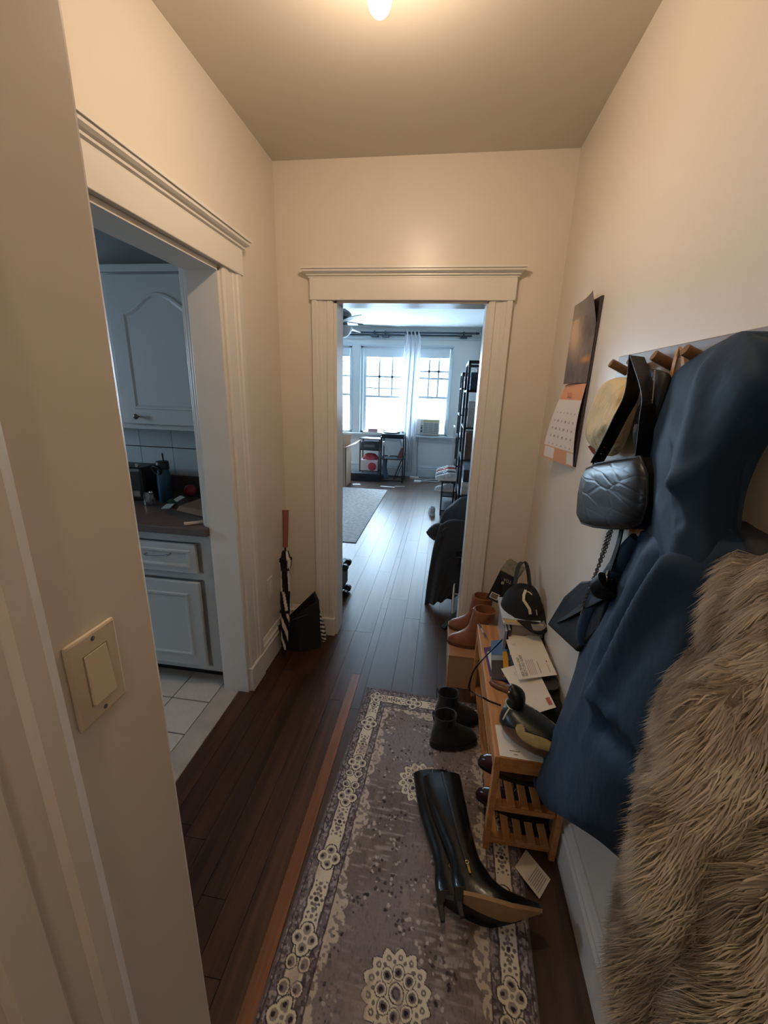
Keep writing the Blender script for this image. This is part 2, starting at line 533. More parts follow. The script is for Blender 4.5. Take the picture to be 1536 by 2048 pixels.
# ---- walls
struct(MB().box(XR, XR + 0.12, -1.3, YB + 0.1, 0, ZC).build('wall_right', M['wall']), 'cream painted wall on the right')
w = MB()
w.box(XL, OX0, YF, YF + 0.125, 0, ZC).box(OX1, XR, YF, YF + 0.125, 0, ZC).box(OX0, OX1, YF, YF + 0.125, OZ, ZC)
struct(w.build('wall_far', M['wall']), 'cream end wall around the living room opening')
struct(MB().box(-4.3, XL, YF + 0.005, YF + 0.125, 0, ZC).build('wall_kitchen', M['kwall']), 'dark grey kitchen wall above the cabinets')
w = MB()
w.box(XK, XL, KY1, YF, 0, ZC).box(XK, XL, -0.4, KY0, 0, ZC).box(XK, XL, KY0, KY1, KZ, ZC)
struct(w.build('wall_left', M['wall']), 'cream left wall around the kitchen doorway')
w = MB().box(XN - 0.12, XN, -1.3, YN, 0, ZC).box(XK, XN - 0.12, YN - 0.12, YN - 0.001, 0, ZC)
struct(MB().box(XN - 0.12, XN, -1.3, YN, 0, ZC).build('wall_near', M['wall'], bevel=0.007), 'near cream wall with the light switch')
struct(MB().box(XL, XN - 0.115, YN - 0.11, YN - 0.002, 0, ZC).build('wall_return', M['wall']), 'short return wall behind the near wall')
struct(MB().box(XN, XR, -1.30, -1.2, 0, ZC).build('wall_back', M['wall']), 'wall behind the viewer')
# kitchen shell; unseen window added on its far left for the kitchen's daylight
w = MB()
w.box(-3.7, -3.6, -0.4, 0.85, 0, ZC).box(-3.7, -3.6, 1.35, YF, 0, ZC).box(-3.7, -3.6, 0.85, 1.35, 0, 1.40).box(-3.7, -3.6, 0.85, 1.35, 1.90, ZC)
struct(w.build('wall_kitchen_side', M['lrwall']), 'kitchen side wall with the added window')
struct(MB().box(-3.7, XK, -0.4, -0.3, 0, ZC).build('wall_kitchen_back', M['lrwall']), 'kitchen wall opposite the cabinets')
w4 = sroot('window_4', (-3.65, 1.1, 1.40)); w4['label'] = 'small unseen window added on the kitchen side wall for daylight'
MB().box(-3.66, -3.62, 0.85, 0.875, 1.40, 1.90).box(-3.66, -3.62, 1.325, 1.35, 1.40, 1.90).box(-3.66, -3.62, 0.85, 1.35, 1.40, 1.425).box(-3.66, -3.62, 0.85, 1.35, 1.875, 1.90).build('frame', M['trim'], w4)
MB().box(-3.642, -3.638, 0.875, 1.325, 1.425, 1.875).build('pane', M['glass'], w4)
# living room shell
struct(MB().box(-4.4, -4.3, YF + 0.12, YB + 0.1, 0, ZC).build('wall_living', M['lrwall']), 'far left living room wall')
WIN = [(-2.63, -1.725), (-1.565, -0.70), (-0.60, 0.065)]
WZ0, WZ1 = 0.775, 2.30
w = MB()
xs = [-4.3] + [v for p in WIN for v in p] + [XR]
for i in range(0, len(xs), 2): w.box(xs[i], xs[i + 1], YB, YB + 0.16, 0, ZC)
for a, b in WIN: w.box(a, b, YB, YB + 0.16, 0, WZ0); w.box(a, b, YB, YB + 0.16, WZ1, ZC)
struct(w.build('wall_window', M['lrwall']), 'pale living room wall with a row of windows')

# ---- windows of the living room
M['frame'] = mat('window_frame_paint', (206, 216, 222), 0.45)
M['shade'] = translucent('roller_shade_cloth', (226, 234, 238), 0.035)


def window(n, a, b, cols_, rails, munt_z, label):
    r = sroot('window_%d' % n, ((a + b) / 2, YB, WZ0)); r['label'] = label
    f = MB()
    f.box(a, a + 0.045, YB + 0.03, YB + 0.14, WZ0, WZ1).box(b - 0.045, b, YB + 0.03, YB + 0.14, WZ0, WZ1)
    f.box(a, b, YB + 0.03, YB + 0.14, WZ1 - 0.03, WZ1).box(a, b, YB + 0.03, YB + 0.14, WZ0, WZ0 + 0.035)
    f.build('frame', M['frame'], r, bevel=0.004)
    t = MB()
    t.box(a - 0.015, a + 0.0, YB - 0.02, YB + 0.02, WZ0, WZ1 + 0.02).box(b, b + 0.015, YB - 0.02, YB + 0.02, WZ0, WZ1 + 0.02)
    t.box(a - 0.015, b + 0.015, YB - 0.022, YB, WZ1, WZ1 + 0.025)
    t.build('casing', M['frame'], r)
    sa, sb = a + 0.1, b - 0.06
    s = MB()
    s.box(a + 0.04, sa, YB + 0.06, YB + 0.09, WZ0, WZ1).box(sb, b - 0.04, YB + 0.06, YB + 0.09, WZ0, WZ1)
    s.build('sash_stile', M['frame'], r, bevel=0.003)
    for (z0, z1) in rails:
        MB().box(sa, sb, YB + 0.055, YB + 0.09, z0, z1).build('sash_rail', M['frame'], r, bevel=0.003)
    zt, zb = WZ1 - 0.17, rails[-1][1]
    for k in range(1, cols_):
        xx = lerp(sa, sb, k / cols_)
        MB().box(xx - 0.017, xx + 0.017, YB + 0.066, YB + 0.08, zb, zt).build('muntin', M['frame'], r)
    for z in munt_z: MB().box(sa, sb, YB + 0.066, YB + 0.08, z - 0.017, z + 0.017).build('muntin', M['frame'], r)
    MB().box(sa, sb, YB + 0.071, YB + 0.075, zb, zt).build('pane', M['glass'], r)
    MB().box(sa, sb, YB + 0.082, YB + 0.086, WZ0 + 0.03, rails[-1][0]).build('pane', M['glass'], r)
    MB().box(a + 0.05, b - 0.05, YB + 0.045, YB + 0.047, WZ1 - 0.18, WZ1 - 0.03).build('roller_shade', M['shade'], r)
    return r


window(1, *WIN[0], 3, [(1.44, 1.48)], [1.79], 'leftmost living room window half hidden by the door casing')
window(2, *WIN[1], 3, [(1.575, 1.60), (1.42, 1.46)], [1.79], 'middle living room window left of the white curtain')
window(3, *WIN[2], 3, [(1.76, 1.80), (1.43, 1.475)], [1.90], 'right living room window above the air conditioner')
struct(MB().box(-2.8, XR - 0.005, YB - 0.07, YB + 0.03, WZ0 - 0.035, WZ0).build('trim_2', M['frame'], bevel=0.006), 'long window sill board')
struct(MB().box(-2.8, XR - 0.005, YB - 0.018, YB, WZ0 - 0.12, WZ0 - 0.035).build('trim_3', M['frame'], bevel=0.004), 'apron board under the window sill')
struct(MB().box(-2.9, XR - 0.005, YB - 0.02, YB, 2.41, 2.45).build('trim_4', M['frame']), 'thin moulding over the living room windows')


# ---- mouldings
def run_x(prof, x0, x1, y, sgn, name, m, parent=None):
    """profile (depth, z) run along x; depth goes towards sgn*y"""
    b = MB(); b.hexa([(x0, y + sgn * d, z) for d, z in prof], [(x1, y + sgn * d, z) for d, z in prof])
    return b.build(name, m, parent)


def run_y(prof, y0, y1, x, sgn, name, m, parent=None):
    b = MB(); b.hexa([(x + sgn * d, y0, z) for d, z in prof], [(x + sgn * d, y1, z) for d, z in prof])
    return b.build(name, m, parent)


BASE = [(0, 0), (0.020, 0), (0.020, 0.118), (0.024, 0.122), (0.024, 0.130), (0.017, 0.138), (0.017, 0.146), (0.021, 0.150), (0.021, 0.158), (0.013, 0.166), (0.010, 0.178), (0.006, 0.188), (0, 0.188)]
struct(run_y(BASE, -1.2, YB, XR, -1, 'baseboard_right', M['trim']), 'white moulded baseboard along the right wall')
struct(run_y(BASE, 1.85, YF, XL, 1, 'baseboard_left', M['trim']), 'white moulded baseboard beside the kitchen doorway')
struct(run_x(BASE, 0.29, XR - 0.02, YF, -1, 'baseboard_far', M['trim']), 'short white baseboard behind the bench')
struct(run_x(BASE, XL + 0.02, -0.73, YF, -1, 'baseboard_corner', M['trim']), 'short white baseboard in the left corner')
BASE2 = [(d, z * 1.16) for d, z in BASE]
struct(run_x(BASE2, -4.3, XR, YB, -1, 'baseboard_window', M['frame']), 'tall baseboard under the living room windows')
struct(run_x(BASE, -4.3, OX0 - 0.12, YF + 0.125, 1, 'baseboard_living', M['frame']), 'baseboard behind the living room opening')

CAS = [(0.000, 0), (0.000, 0.012), (0.008, 0.018), (0.030, 0.018), (0.034, 0.014), (0.062, 0.014), (0.066, 0.018), (0.082, 0.018), (0.088, 0.024), (0.112, 0.024), (0.112, 0)]
CROWN = [(0, 0), (0.026, 0), (0.026, 0.006), (0.034, 0.010), (0.034, 0.016), (0.042, 0.020), (0.050, 0.026), (0.050, 0.036), (0.056, 0.036), (0.056, 0.046), (0, 0.046)]


def profile_v(prof, origin, wdir, ddir, z0, z1, name, parent):
    o = Vector(origin); wd = Vector(wdir); dd = Vector(ddir)
    b = MB(); b.hexa([o + wd * w_ + dd * d_ + Vector((0, 0, z0)) for w_, d_ in prof], [o + wd * w_ + dd * d_ + Vector((0, 0, z1)) for w_, d_ in prof])
    return b.build(name, M['trim'], parent)


# opening to the living room
d1 = sroot('door_1', ((OX0 + OX1) / 2, YF, 0)); d1['label'] = 'white cased opening to the living room with crown head'
profile_v(CAS, (OX0 - 0.006, YF, 0), (-1, 0, 0), (0, -1, 0), 0.125, 1.99, 'side_casing', d1)
profile_v(CAS, (OX1 + 0.006, YF, 0), (1, 0, 0), (0, -1, 0), 0.125, 1.99, 'side_casing', d1)
MB().box(OX0 - 0.122, OX0, YF - 0.030, YF, 0, 0.125).build('plinth_block', M['trim'], d1, bevel=0.004)
MB().box(OX1, OX1 + 0.122, YF - 0.030, YF, 0, 0.125).build('plinth_block', M['trim'], d1, bevel=0.004)
MB().box(OX0 - 0.128, OX1 + 0.130, YF - 0.027, YF, 1.990, 2.093).build('head_board', M['trim'], d1, bevel=0.003)
b = MB()
prof = [(d, z + 2.093) for d, z in CROWN]
x0_, x1_ = OX0 - 0.128, OX1 + 0.130
b.hexa([(x0_ - max(0, d - 0.02), YF - d, z) for d, z in prof], [(x1_ + max(0, d - 0.02), YF - d, z) for d, z in prof])
b.build('crown_moulding', M['trim'], d1)
MB().box(OX0 - 0.006, OX0 + 0.012, YF - 0.002, YF + 0.135, 0, OZ).build('jamb', M['trim'], d1)
MB().box(OX1 - 0.004, OX1 + 0.008, YF - 0.002, YF + 0.135, 0, OZ).build('jamb', M['trim'], d1)
MB().box(OX0, OX1, YF - 0.002, YF + 0.135, OZ - 0.012, OZ + 0.004).build('head_jamb', M['trim'], d1)

# opening to the kitchen
d2 = sroot('door_2', (XL, (KY0 + KY1) / 2, 0)); d2['label'] = 'white cased doorway to the kitchen with crown head'
CASK = [(w_ * 1.28, d_) for w_, d_ in CAS]
profile_v(CASK, (XL, KY1 + 0.006, 0), (0, 1, 0), (1, 0, 0), 0.14, KZ + 0.006, 'side_casing', d2)
profile_v(CASK, (XL, KY0 - 0.006, 0), (0, -1, 0), (1, 0, 0), 0.14, KZ + 0.006, 'side_casing', d2)
MB().box(XL, XL + 0.028, KY1, KY1 + 0.150, 0, 0.14).build('plinth_block', M['trim'], d2, bevel=0.004)
MB().box(XL, XL + 0.027, KY0 - 0.155, KY1 + 0.165, KZ + 0.005, 2.095).build('head_board', M['trim'], d2, bevel=0.003)
b = MB()
prof = [(d, z * 1.15 + 2.093) for d, z in CROWN]
b.hexa([(XL + d, KY0 - 0.155 - max(0, d - 0.02), z) for d, z in prof], [(XL + d, KY1 + 0.165 + max(0, d - 0.02), z) for d, z in prof])
b.build('crown_moulding', M['trim'], d2)
MB().box(XK - 0.002, XL + 0.003, KY1 - 0.012, KY1 + 0.008, 0, KZ).build('jamb', M['trim'], d2, bevel=0.002)
MB().box(XK - 0.002, XL + 0.003, KY0 - 0.008, KY0 + 0.012, 0, KZ).build('jamb', M['trim'], d2, bevel=0.002)
MB().box(XK - 0.002, XL + 0.003, KY0, KY1, KZ - 0.014, KZ + 0.004).build('head_jamb', M['trim'], d2)
b = MB()
b.box(XK - 0.018, XK, KY1 - 0.002, KY1 + 0.09, 0.90, KZ + 0.1).box(XK - 0.034, XK - 0.018, KY1 + 0.006, KY1 + 0.09, 0.90, KZ + 0.1).box(XK - 0.05, XK - 0.034, KY1 + 0.02, KY1 + 0.09, 0.90, KZ + 0.1)
b.build('inner_casing', M['trim'], d2, bevel=0.003)

# casing of the door beside the viewer
t5 = MB()
pc = [(0, 0), (0, 0.022), (0.012, 0.026), (0.034, 0.026), (0.040, 0.018), (0.066, 0.014), (0.072, 0.020), (0.11, 0.020), (0.11, 0)]
t5.hexa([(XN + d, 0.309 - w_, 0.0) for w_, d in pc], [(XN + d, 0.309 - w_, 2.05) for w_, d in pc])
struct(t5.build('trim_5', M['trim']), 'moulded door casing on the near wall beside the light switch')

# ================================================================ HALL FIXTURES
# bare bulb on the ceiling
bl = thing('ceiling_light', 'lit bare bulb hanging from the hallway ceiling', 'light', (-0.228, 1.29, 2.425))
MB().lathe([(0.001, 2.428), (0.014, 2.431), (0.023, 2.440), (0.029, 2.455), (0.030, 2.468), (0.0285, 2.478)], (-0.228, 1.29, 0), 24).build('bulb', emit('glowing_bulb', BULB_COLOR, BULB_STRENGTH), bl, smooth=True)
MB().lathe([(0.0285, 2.4785), (0.025, 2.492), (0.018, 2.510), (0.017, 2.525), (0.017, 2.555), (0.024, 2.56), (0.030, 2.585), (0.055, 2.592), (0.058, 2.609)], (-0.228, 1.29, 0), 24).build('socket', M['white'], bl, smooth=True)

# added fill bulb, unseen above and behind the viewer, brightens near wall and hall
b2 = thing('ceiling_light', 'added fill bulb on the entry ceiling, unseen behind the viewer', 'light', (0.05, -0.75, 2.425))
MB().lathe([(0.001, 2.428), (0.014, 2.431), (0.023, 2.440), (0.029, 2.455), (0.030, 2.468)], (0.05, -0.75, 0), 24).build('bulb', emit('added_fill_bulb', BULB_COLOR, BULB_STRENGTH * 0.55), b2, smooth=True)
MB().lathe([(0.0302, 2.4682), (0.027, 2.490), (0.018, 2.510), (0.017, 2.555), (0.030, 2.585), (0.055, 2.592), (0.058, 2.609)], (0.05, -0.75, 0), 24).build('socket', M['white'], b2, smooth=True)

# light switch
sw = thing('light_switch', 'cream rocker light switch on the near wall', 'light switch', (XN, 0.215 / 0.4 * 0.4, 1.16))
sc_ = at(188, 1345, x=XN)
sy, sz = sc_.y, sc_.z
M['plate'] = mat('ivory_plate', (208, 194, 172), 0.28)
MB().box(XN + 0.0002, XN + 0.007, sy - 0.0355, sy + 0.0355, sz - 0.0575, sz + 0.0575).build('plate', M['plate'], sw, bevel=0.004)
MB().box(XN + 0.0068, XN + 0.0078, sy - 0.0175, sy + 0.0175, sz - 0.0345, sz + 0.0345).build('rocker_frame', mat('shadow_gap', (150, 138, 120), 0.5), sw)
MB().hexa([(XN + 0.0075, sy - 0.0160, sz - 0.033), (XN + 0.0075, sy + 0.0160, sz - 0.033), (XN + 0.0075, sy + 0.0160, sz + 0.033), (XN + 0.0075, sy - 0.0160, sz + 0.033)],
          [(XN + 0.0125, sy - 0.0160, sz - 0.033), (XN + 0.0125, sy + 0.0160, sz - 0.033), (XN + 0.0085, sy + 0.0160, sz + 0.033), (XN + 0.0085, sy - 0.0160, sz + 0.033)]).build('rocker', M['plate'], sw, bevel=0.001)
for s_ in (-1, 1):
    MB().lathe([(0.0032, 0), (0.0030, 0.0008), (0.001, 0.001)], (XN + 0.0068, sy, sz + s_ * 0.0485), 12, Matrix.Rotation(math.pi / 2, 3, 'Y')).build('screw', M['chrome'], sw, smooth=True)

# wall outlet plate
op = at(539, 1175, x=XL)
ot = thing('wall_outlet', 'white outlet cover low on the left wall', 'outlet', (XL, op.y, 0.39))
MB().box(XL + 0.0002, XL + 0.007, op.y - 0.036, op.y + 0.036, 0.39, 0.51).build('plate', M['trim'], ot, bevel=0.003)
for dz in (0.425, 0.475): MB().box(XL + 0.0068, XL + 0.0085, op.y - 0.016, op.y + 0.016, dz - 0.014, dz + 0.014).build('socket_face', M['white'], ot, bevel=0.002)

# ================================================================ KITCHEN
KF = 1.665           # counter front
CF = 1.70            # cabinet face
# base cabinet
bc = thing('base_cabinet', 'white base cabinet with drawer and panel door in kitchen', 'cabinet', (-1.5, 2.0, 0))
MB().box(-2.3, -1.06, CF + 0.02, YF, 0.10, 0.865).build('body', M['cab'], bc)
MB().box(-2.3, -1.06, CF + 0.09, YF - 0.05, 0.0, 0.10).build('toe_kick', M['black'], bc)
ff = MB().box(-1.115, -1.06, CF, CF + 0.02, 0.10, 0.865).box(-2.3, -1.115, CF, CF + 0.02, 0.82, 0.865).box(-2.3, -1.115, CF, CF + 0.02, 0.10, 0.125).box(-2.3, -1.115, CF, CF + 0.02, 0.625, 0.66)
ff.build('face_frame', M['cab'], bc)


def panel(x0, x1, z0, z1, y, m, parent, name, e=0.05, arch=0.0):
    """raised panel front facing -y"""
    o = MB().box(x0, x1, y, y + 0.02, z0, z1).build(name, m, parent, bevel=0.004)
    xa, xb, za, zb = x0 + e, x1 - e, z0 + e, z1 - e
    n = 12
    def outl(i, yy):
        pts = [(xa + i, yy, za + i), (xb - i, yy, za + i)]
        for k in range(n + 1):
            t = k / n; xx = lerp(xb - i, xa + i, t)
            s_ = abs(2 * t - 1)
            zz = zb - i - arch * (1 - math.cos(math.pi * min(1, max(0, (s_ - 0.02) / 0.98)))) / 2
            pts.append((xx, yy, zz))
        return pts
    g = MB(); g.loft([outl(0, y + 0.001), outl(0.004, y - 0.006), outl(0.012, y - 0.006), outl(0.022, y - 0.001), outl(0.03, y - 0.001)], False, True)
    g.build('raised_panel', m, o)
    return o


panel(-2.29, -1.135, 0.135, 0.615, CF - 0.022, M['cab'], bc, 'door', 0.06)
dr = panel(-2.29, -1.135, 0.665, 0.815, CF - 0.022, M['cab'], bc, 'drawer', 0.028)
hp = [at(292, 1107, y=CF - 0.03), at(340, 1108, y=CF - 0.03)]
h = MB(); h.tube(spline([hp[0] + Vector((0, 0.006, 0)), hp[0] + Vector((0.005, -0.022, 0)), (hp[0] + hp[1]) / 2 + Vector((0, -0.024, -0.003)), hp[1] + Vector((-0.005, -0.022, 0)), hp[1] + Vector((0, 0.006, 0))], 14), 0.005, 8)
h.build('handle', M['chrome'], dr, smooth=True)
# worktop
ct = thing('worktop', 'dark brown laminate kitchen worktop with upstand', 'worktop', (-1.5, 2.0, 0.866))
MB().box(-2.3, -1.058, KF, YF, 0.866, 0.905).build('top', M['counter'], ct, bevel=0.006)
MB().box(-2.3, -1.058, YF - 0.022, YF, 0.906, 1.005).build('upstand', M['counter'], ct, bevel=0.003)
# tiled splashback
sp = struct(MB().box(-2.3, XK - 0.0, YF - 0.006, YF + 0.004, 1.005, 1.33).build('wall_splashback', M['grout']), 'grey tiled splashback above the worktop')
tq = MB().box(-0.5, 0.5, -0.004, 0.0, -0.5, 0.5)
bm_ = bpy.data.meshes.new('tile'); bm_.from_pydata(tq.v, [], tq.f); bm_.materials.append(M['btile'])
for i in range(6):
    for j in range(2):
        z0, z1 = ((1.005, 1.174), (1.177, 1.33))[j]
        xc = -1.520 + (1.5 - i) * 0.214 + 0.107
        o = bpy.data.objects.new('tile', bm_); col.objects.link(o); o.parent = sp; o.matrix_parent_inverse = Matrix.Translation(-sp.location)
        o.location = (xc, YF - 0.006, (z0 + z1) / 2); o.scale = (0.211, 1, z1 - z0 - 0.003)
# upper cabinets
UF = 1.975
uc = thing('wall_cabinet', 'white wall cabinet with arched panel door over the worktop', 'cabinet', (-1.4, 2.14, 1.315))
MB().box(-1.672, -1.065, UF + 0.02, YF - 0.008, 1.330, 2.068).build('body', M['cab'], uc)
MB().box(-1.672, -1.065, UF, UF + 0.02, 1.318, 2.068).build('face_frame', M['cab'], uc, bevel=0.002)
MB().box(-1.70, -1.065, UF - 0.018, UF + 0.03, 2.045, 2.078).build('top_moulding', M['cab'], uc, bevel=0.004)
du = panel(-1.645, -1.10, 1.345, 2.035, UF - 0.022, M['cab'], uc, 'door', 0.075, arch=0.085)
kp = at(275, 833, y=UF - 0.03)
MB().lathe([(0.005, 0), (0.005, 0.012), (0.012, 0.016), (0.014, 0.022), (0.010, 0.028), (0.002, 0.030)], (kp.x, UF - 0.022, kp.z), 16, Matrix.Rotation(math.pi / 2, 3, 'X')).build('knob', M['gun'], du, smooth=True)
u2 = thing('wall_cabinet', 'second white wall cabinet mostly hidden behind the near wall', 'cabinet', (-2.0, 2.14, 1.315))
MB().box(-2.28, -1.70, UF + 0.02, YF - 0.008, 1.330, 2.068).build('body', M['cab'], u2)
panel(-2.27, -1.705, 1.345, 2.035, UF - 0.004, M['cab'], u2, 'door', 0.07, arch=0.08)

# things on the worktop
CT = 0.906
M['bluesteel'] = mat('blue_enamel', (34, 74, 98), 0.3, metal=0.3)
bt = thing('water_bottle', 'blue metal water bottle with black carry loop and straw', 'bottle', (-1.535, 2.05, CT))
bx_, by_ = -1.535, 2.06
MB().lathe([(0.034, CT), (0.037, CT + 0.004), (0.037, CT + 0.12), (0.034, CT + 0.16), (0.031, CT + 0.185)], (bx_, by_, 0), 24).build('body', M['bluesteel'], bt, smooth=True)
cp = MB().lathe([(0.033, CT + 0.185), (0.034, CT + 0.19), (0.034, CT + 0.225), (0.030, CT + 0.23)], (bx_, by_, 0), 24).build('lid', M['black'], bt, smooth=True)
MB().torus((bx_ - 0.012, by_ - 0.036, CT + 0.185), 0.026, 0.007, (0.25, 1, 0.35), sx=0.9).build('carry_loop', M['black'], cp, smooth=True)
MB().cyl((bx_ + 0.01, by_, CT + 0.225), (bx_ + 0.008, by_, CT + 0.275), 0.004, n=8).build('straw', M['bmetal'], bt, smooth=True)
jr = thing('glass_jar', 'small clear glass jar beside the blue bottle', 'jar', (-1.575, 1.975, CT))
MB().lathe([(0.026, CT), (0.030, CT + 0.004), (0.030, CT + 0.055), (0.024, CT + 0.066), (0.024, CT + 0.075)], (-1.575, 1.975, 0), 20).build('body', glassy('jar_glass', (0.62, 0.6, 0.62), 0.22, 0.05), jr, smooth=True)
MB().ball((-1.545, 1.955, CT + 0.075), 0.010, 12, 8).build('stopper', M['chrome'], jr, smooth=True)
tp = thing('toaster', 'black kitchen appliance half hidden behind the near wall', 'appliance', (-1.72, 2.1, CT))
MB().box(-1.86, -1.635, 2.02, 2.2, CT, CT + 0.19).build('body', M['black'], tp, bevel=0.02)
MB().box(-1.70, -1.66, 2.015, 2.021, CT + 0.03, CT + 0.06).build('badge', M['inkl'], tp)
MB().cyl((-1.69, 2.06, CT + 0.19), (-1.69, 2.06, CT + 0.205), 0.012, n=12).build('knob', M['chrome'], tp, smooth=True)
tag(MB().ball((-1.475, 2.20, CT + 0.035), (0.038, 0.035, 0.035), 18, 12).build('tomato', mat('red_skin', (148, 40, 46), 0.35), smooth=True), 'red tomato lying at the back of the worktop', 'tomato')
pbm = mat('brown_paper', (126, 96, 74), 0.85, var=0.06)
pb = thing('paper_bag', 'folded brown paper bag with round white sticker on worktop', 'paper bag', (-1.2, 1.95, CT))
A, B, C, D = (-1.375, 1.905), (-1.07, 1.80), (-1.07, 2.13), (-1.33, 2.13)
MB().hexa([(*A, CT), (*B, CT), (*C, CT), (*D, CT)], [(A[0] + .01, A[1] + .02, CT + 0.022), (B[0], B[1] + .02, CT + 0.030), (C[0], C[1] - .03, CT + 0.045), (D[0] + .03, D[1] - .03, CT + 0.04)]).build('folded_bag', pbm, pb, bevel=0.004)
st = MB().lathe([(0.052, 0), (0.052, 0.0015), (0.001, 0.0016)], (-1.175, 1.965, CT + 0.0385), 28, Matrix.Rotation(0.075, 3, 'X')).build('sticker', M['white'], pb)
MB().torus((-1.19, 1.965, CT + 0.0415), 0.014, 0.004, (0, 0.07, 1)).torus((-1.163, 1.965, CT + 0.0415), 0.014, 0.004, (0, 0.07, 1)).build('printed_mark', mat('dark_print', (50, 46, 56), 0.7), st)
wl = thing('packet', 'small green and white packet leaning on the paper bag', 'packet', (-1.40, 1.92, CT))
pk = [at(331, 1017, z=CT + 0.002), at(341, 1008, z=CT + 0.012), at(350, 1002, z=CT + 0.03), at(365, 993, z=CT + 0.045)]
gm = mat('green_print', (40, 74, 60), 0.5); wm = mat('pale_print', (176, 190, 180), 0.5)
MB().strap([pk[0], pk[1]], 0.045, 0.004, (0.9, 0.3, 0.1)).build('white_panel', wm, wl)
MB().strap([pk[1], pk[2]], 0.046, 0.004, (0.9, 0.3, 0.1)).build('green_panel', gm, wl)
MB().strap([pk[2], pk[3]], 0.036, 0.004, (0.9, 0.3, 0.1)).build('white_flap', wm, wl)
nf = [at(368, 1048, z=CT + 0.006), at(425, 1041, z=CT + 0.006)]
tag(MB().bar(nf[0], nf[1], 0.022, 0.012).build('folded_paper', mat('cream_paper', (190, 176, 158), 0.7), bevel=0.003), 'cream rolled paper strip at the worktop edge', 'paper')

# ================================================================ HALL: BENCH AND ITS LOAD
BX0, BX1, BY0, BY1, BZ = 0.240, 0.488, 1.10, 1.905, 0.42
bn = thing('shoe_bench', 'bamboo shoe bench with slatted shelves along the right wall', 'bench', ((BX0 + BX1) / 2, (BY0 + BY1) / 2, 0))
MB().box(BX0 + 0.004, BX1, BY0 + 0.004, BY1, BZ - 0.016, BZ).build('seat_board', M['bamboo'], bn, bevel=0.002)
MB().box(BX0, BX0 + 0.018, BY0, BY1, BZ - 0.058, BZ - 0.0005).build('apron', M['bamboo'], bn, bevel=0.002)
MB().box(BX0 + 0.018, BX1, BY0, BY0 + 0.018, BZ - 0.058, BZ - 0.0005).build('apron', M['bamboo'], bn, bevel=0.002)
MB().box(BX0 + 0.018, BX1, BY1 - 0.018, BY1, BZ - 0.058, BZ - 0.0165).build('apron', M['bamboo'], bn, bevel=0.002)
for lx in (BX0 + 0.002, BX1 - 0.022):
    for ly in (BY0 + 0.001, BY1 - 0.034):
        MB().box(lx, lx + 0.020, ly, ly + 0.032, 0.0, BZ - 0.058).build('leg', M['bamboo'], bn, bevel=0.002)
for zs in (0.045, 0.198):
    for ly in (BY0 + 0.012, BY1 - 0.045):
        MB().box(BX0 + 0.022, BX1 - 0.022, ly, ly + 0.032, zs - 0.022, zs).build('shelf_rail', M['bamboo'], bn, bevel=0.002)
    for k in range(5):
        xx = BX0 + 0.022 + k * 0.0435
        MB().box(xx, xx + 0.0265, BY0 + 0.013, BY1 - 0.014, zs + 0.0003, zs + 0.010).build('slat', M['bamboo'], bn, bevel=0.0015)
for py in (BY0 + 0.012, BY0 + 0.03):
    MB().lathe([(0.004, 0), (0.003, 0.001), (0.001, 0.0012)], (BX0 + 0.0002, py, BZ - 0.03), 10, Matrix.Rotation(-math.pi / 2, 3, 'Y')).build('screw', M['gun'], bn, smooth=True)


# ---- shoes and boots
def ring(z, x0, x1, hw, n=28, toe=0.0, heel=0.0, lift=None, p=0.85):
    """closed foot-shaped outline; toe/heel narrow the ends"""
    out = []
    xc, a = (x0 + x1) / 2, (x1 - x0) / 2
    for k in range(n):
        t = 2 * math.pi * k / n
        c, s_ = math.cos(t), math.sin(t)
        px = xc + a * math.copysign(abs(c) ** p, c)
        q = (px - xc) / a if a else 0
        w_ = hw * math.copysign(abs(s_) ** p, s_) * (1 - toe * max(0, q) ** 1.5 - heel * max(0, -q) ** 1.5)
        out.append(Vector((px, w_, z + (lift(px) if lift else 0))))
    return out


def footwear(name, label, cat, upper_rings, sole_rings, um, sm, loc, rot, group=None, inner=None, extras=None):
    r = thing(name, label, cat, local=True, group=group)
    MB().loft(upper_rings, True, True).build('upper', um, r, smooth=True, angle=60)
    MB().loft(sole_rings, True, True).build('sole', sm, r, smooth=True)
    if inner: MB().loft(inner, True, True).build('lining', M['bfabric'], r, smooth=True)
    if extras: extras(r)
    r.location = loc; r.rotation_euler = rot
    return r


def open_top(rings, z, d=0.05, w=0.004):
    """turn the last ring inwards so the boot has an opening"""
    last = rings[-1]
    c = sum(last, Vector()) / len(last)
    return rings + [[c + (p - c) * (1 - w / 0.04) + Vector((0, 0, 0.001)) for p in last], [c + (p - c) * (1 - w / 0.03) - Vector((0, 0, d)) for p in last]]


# brown ankle boots standing on the carton
M['brown'] = mat('tan_leather', (142, 92, 68), 0.42, var=0.10, vscale=25)
M['brownsole'] = mat('brown_rubber', (96, 62, 46), 0.6)
ur = [ring(0.022, -0.075, 0.128, 0.036, toe=0.35, heel=0.2), ring(0.040, -0.076, 0.128, 0.038, toe=0.35, heel=0.2), ring(0.058, -0.073, 0.112, 0.037, toe=0.35, heel=0.2),
      ring(0.075, -0.068, 0.075, 0.035, toe=0.2, heel=0.15), ring(0.095, -0.062, 0.045, 0.033), ring(0.125, -0.060, 0.032, 0.035), ring(0.165, -0.066, 0.036, 0.043), ring(0.205, -0.072, 0.040, 0.048), ring(0.235, -0.074, 0.042, 0.050)]
ur = [[Vector((p.x - 0.28 * max(0, p.z - 0.09), p.y, p.z)) for p in r] for r in ur]
ur = open_top(ur, 0.235, 0.06)
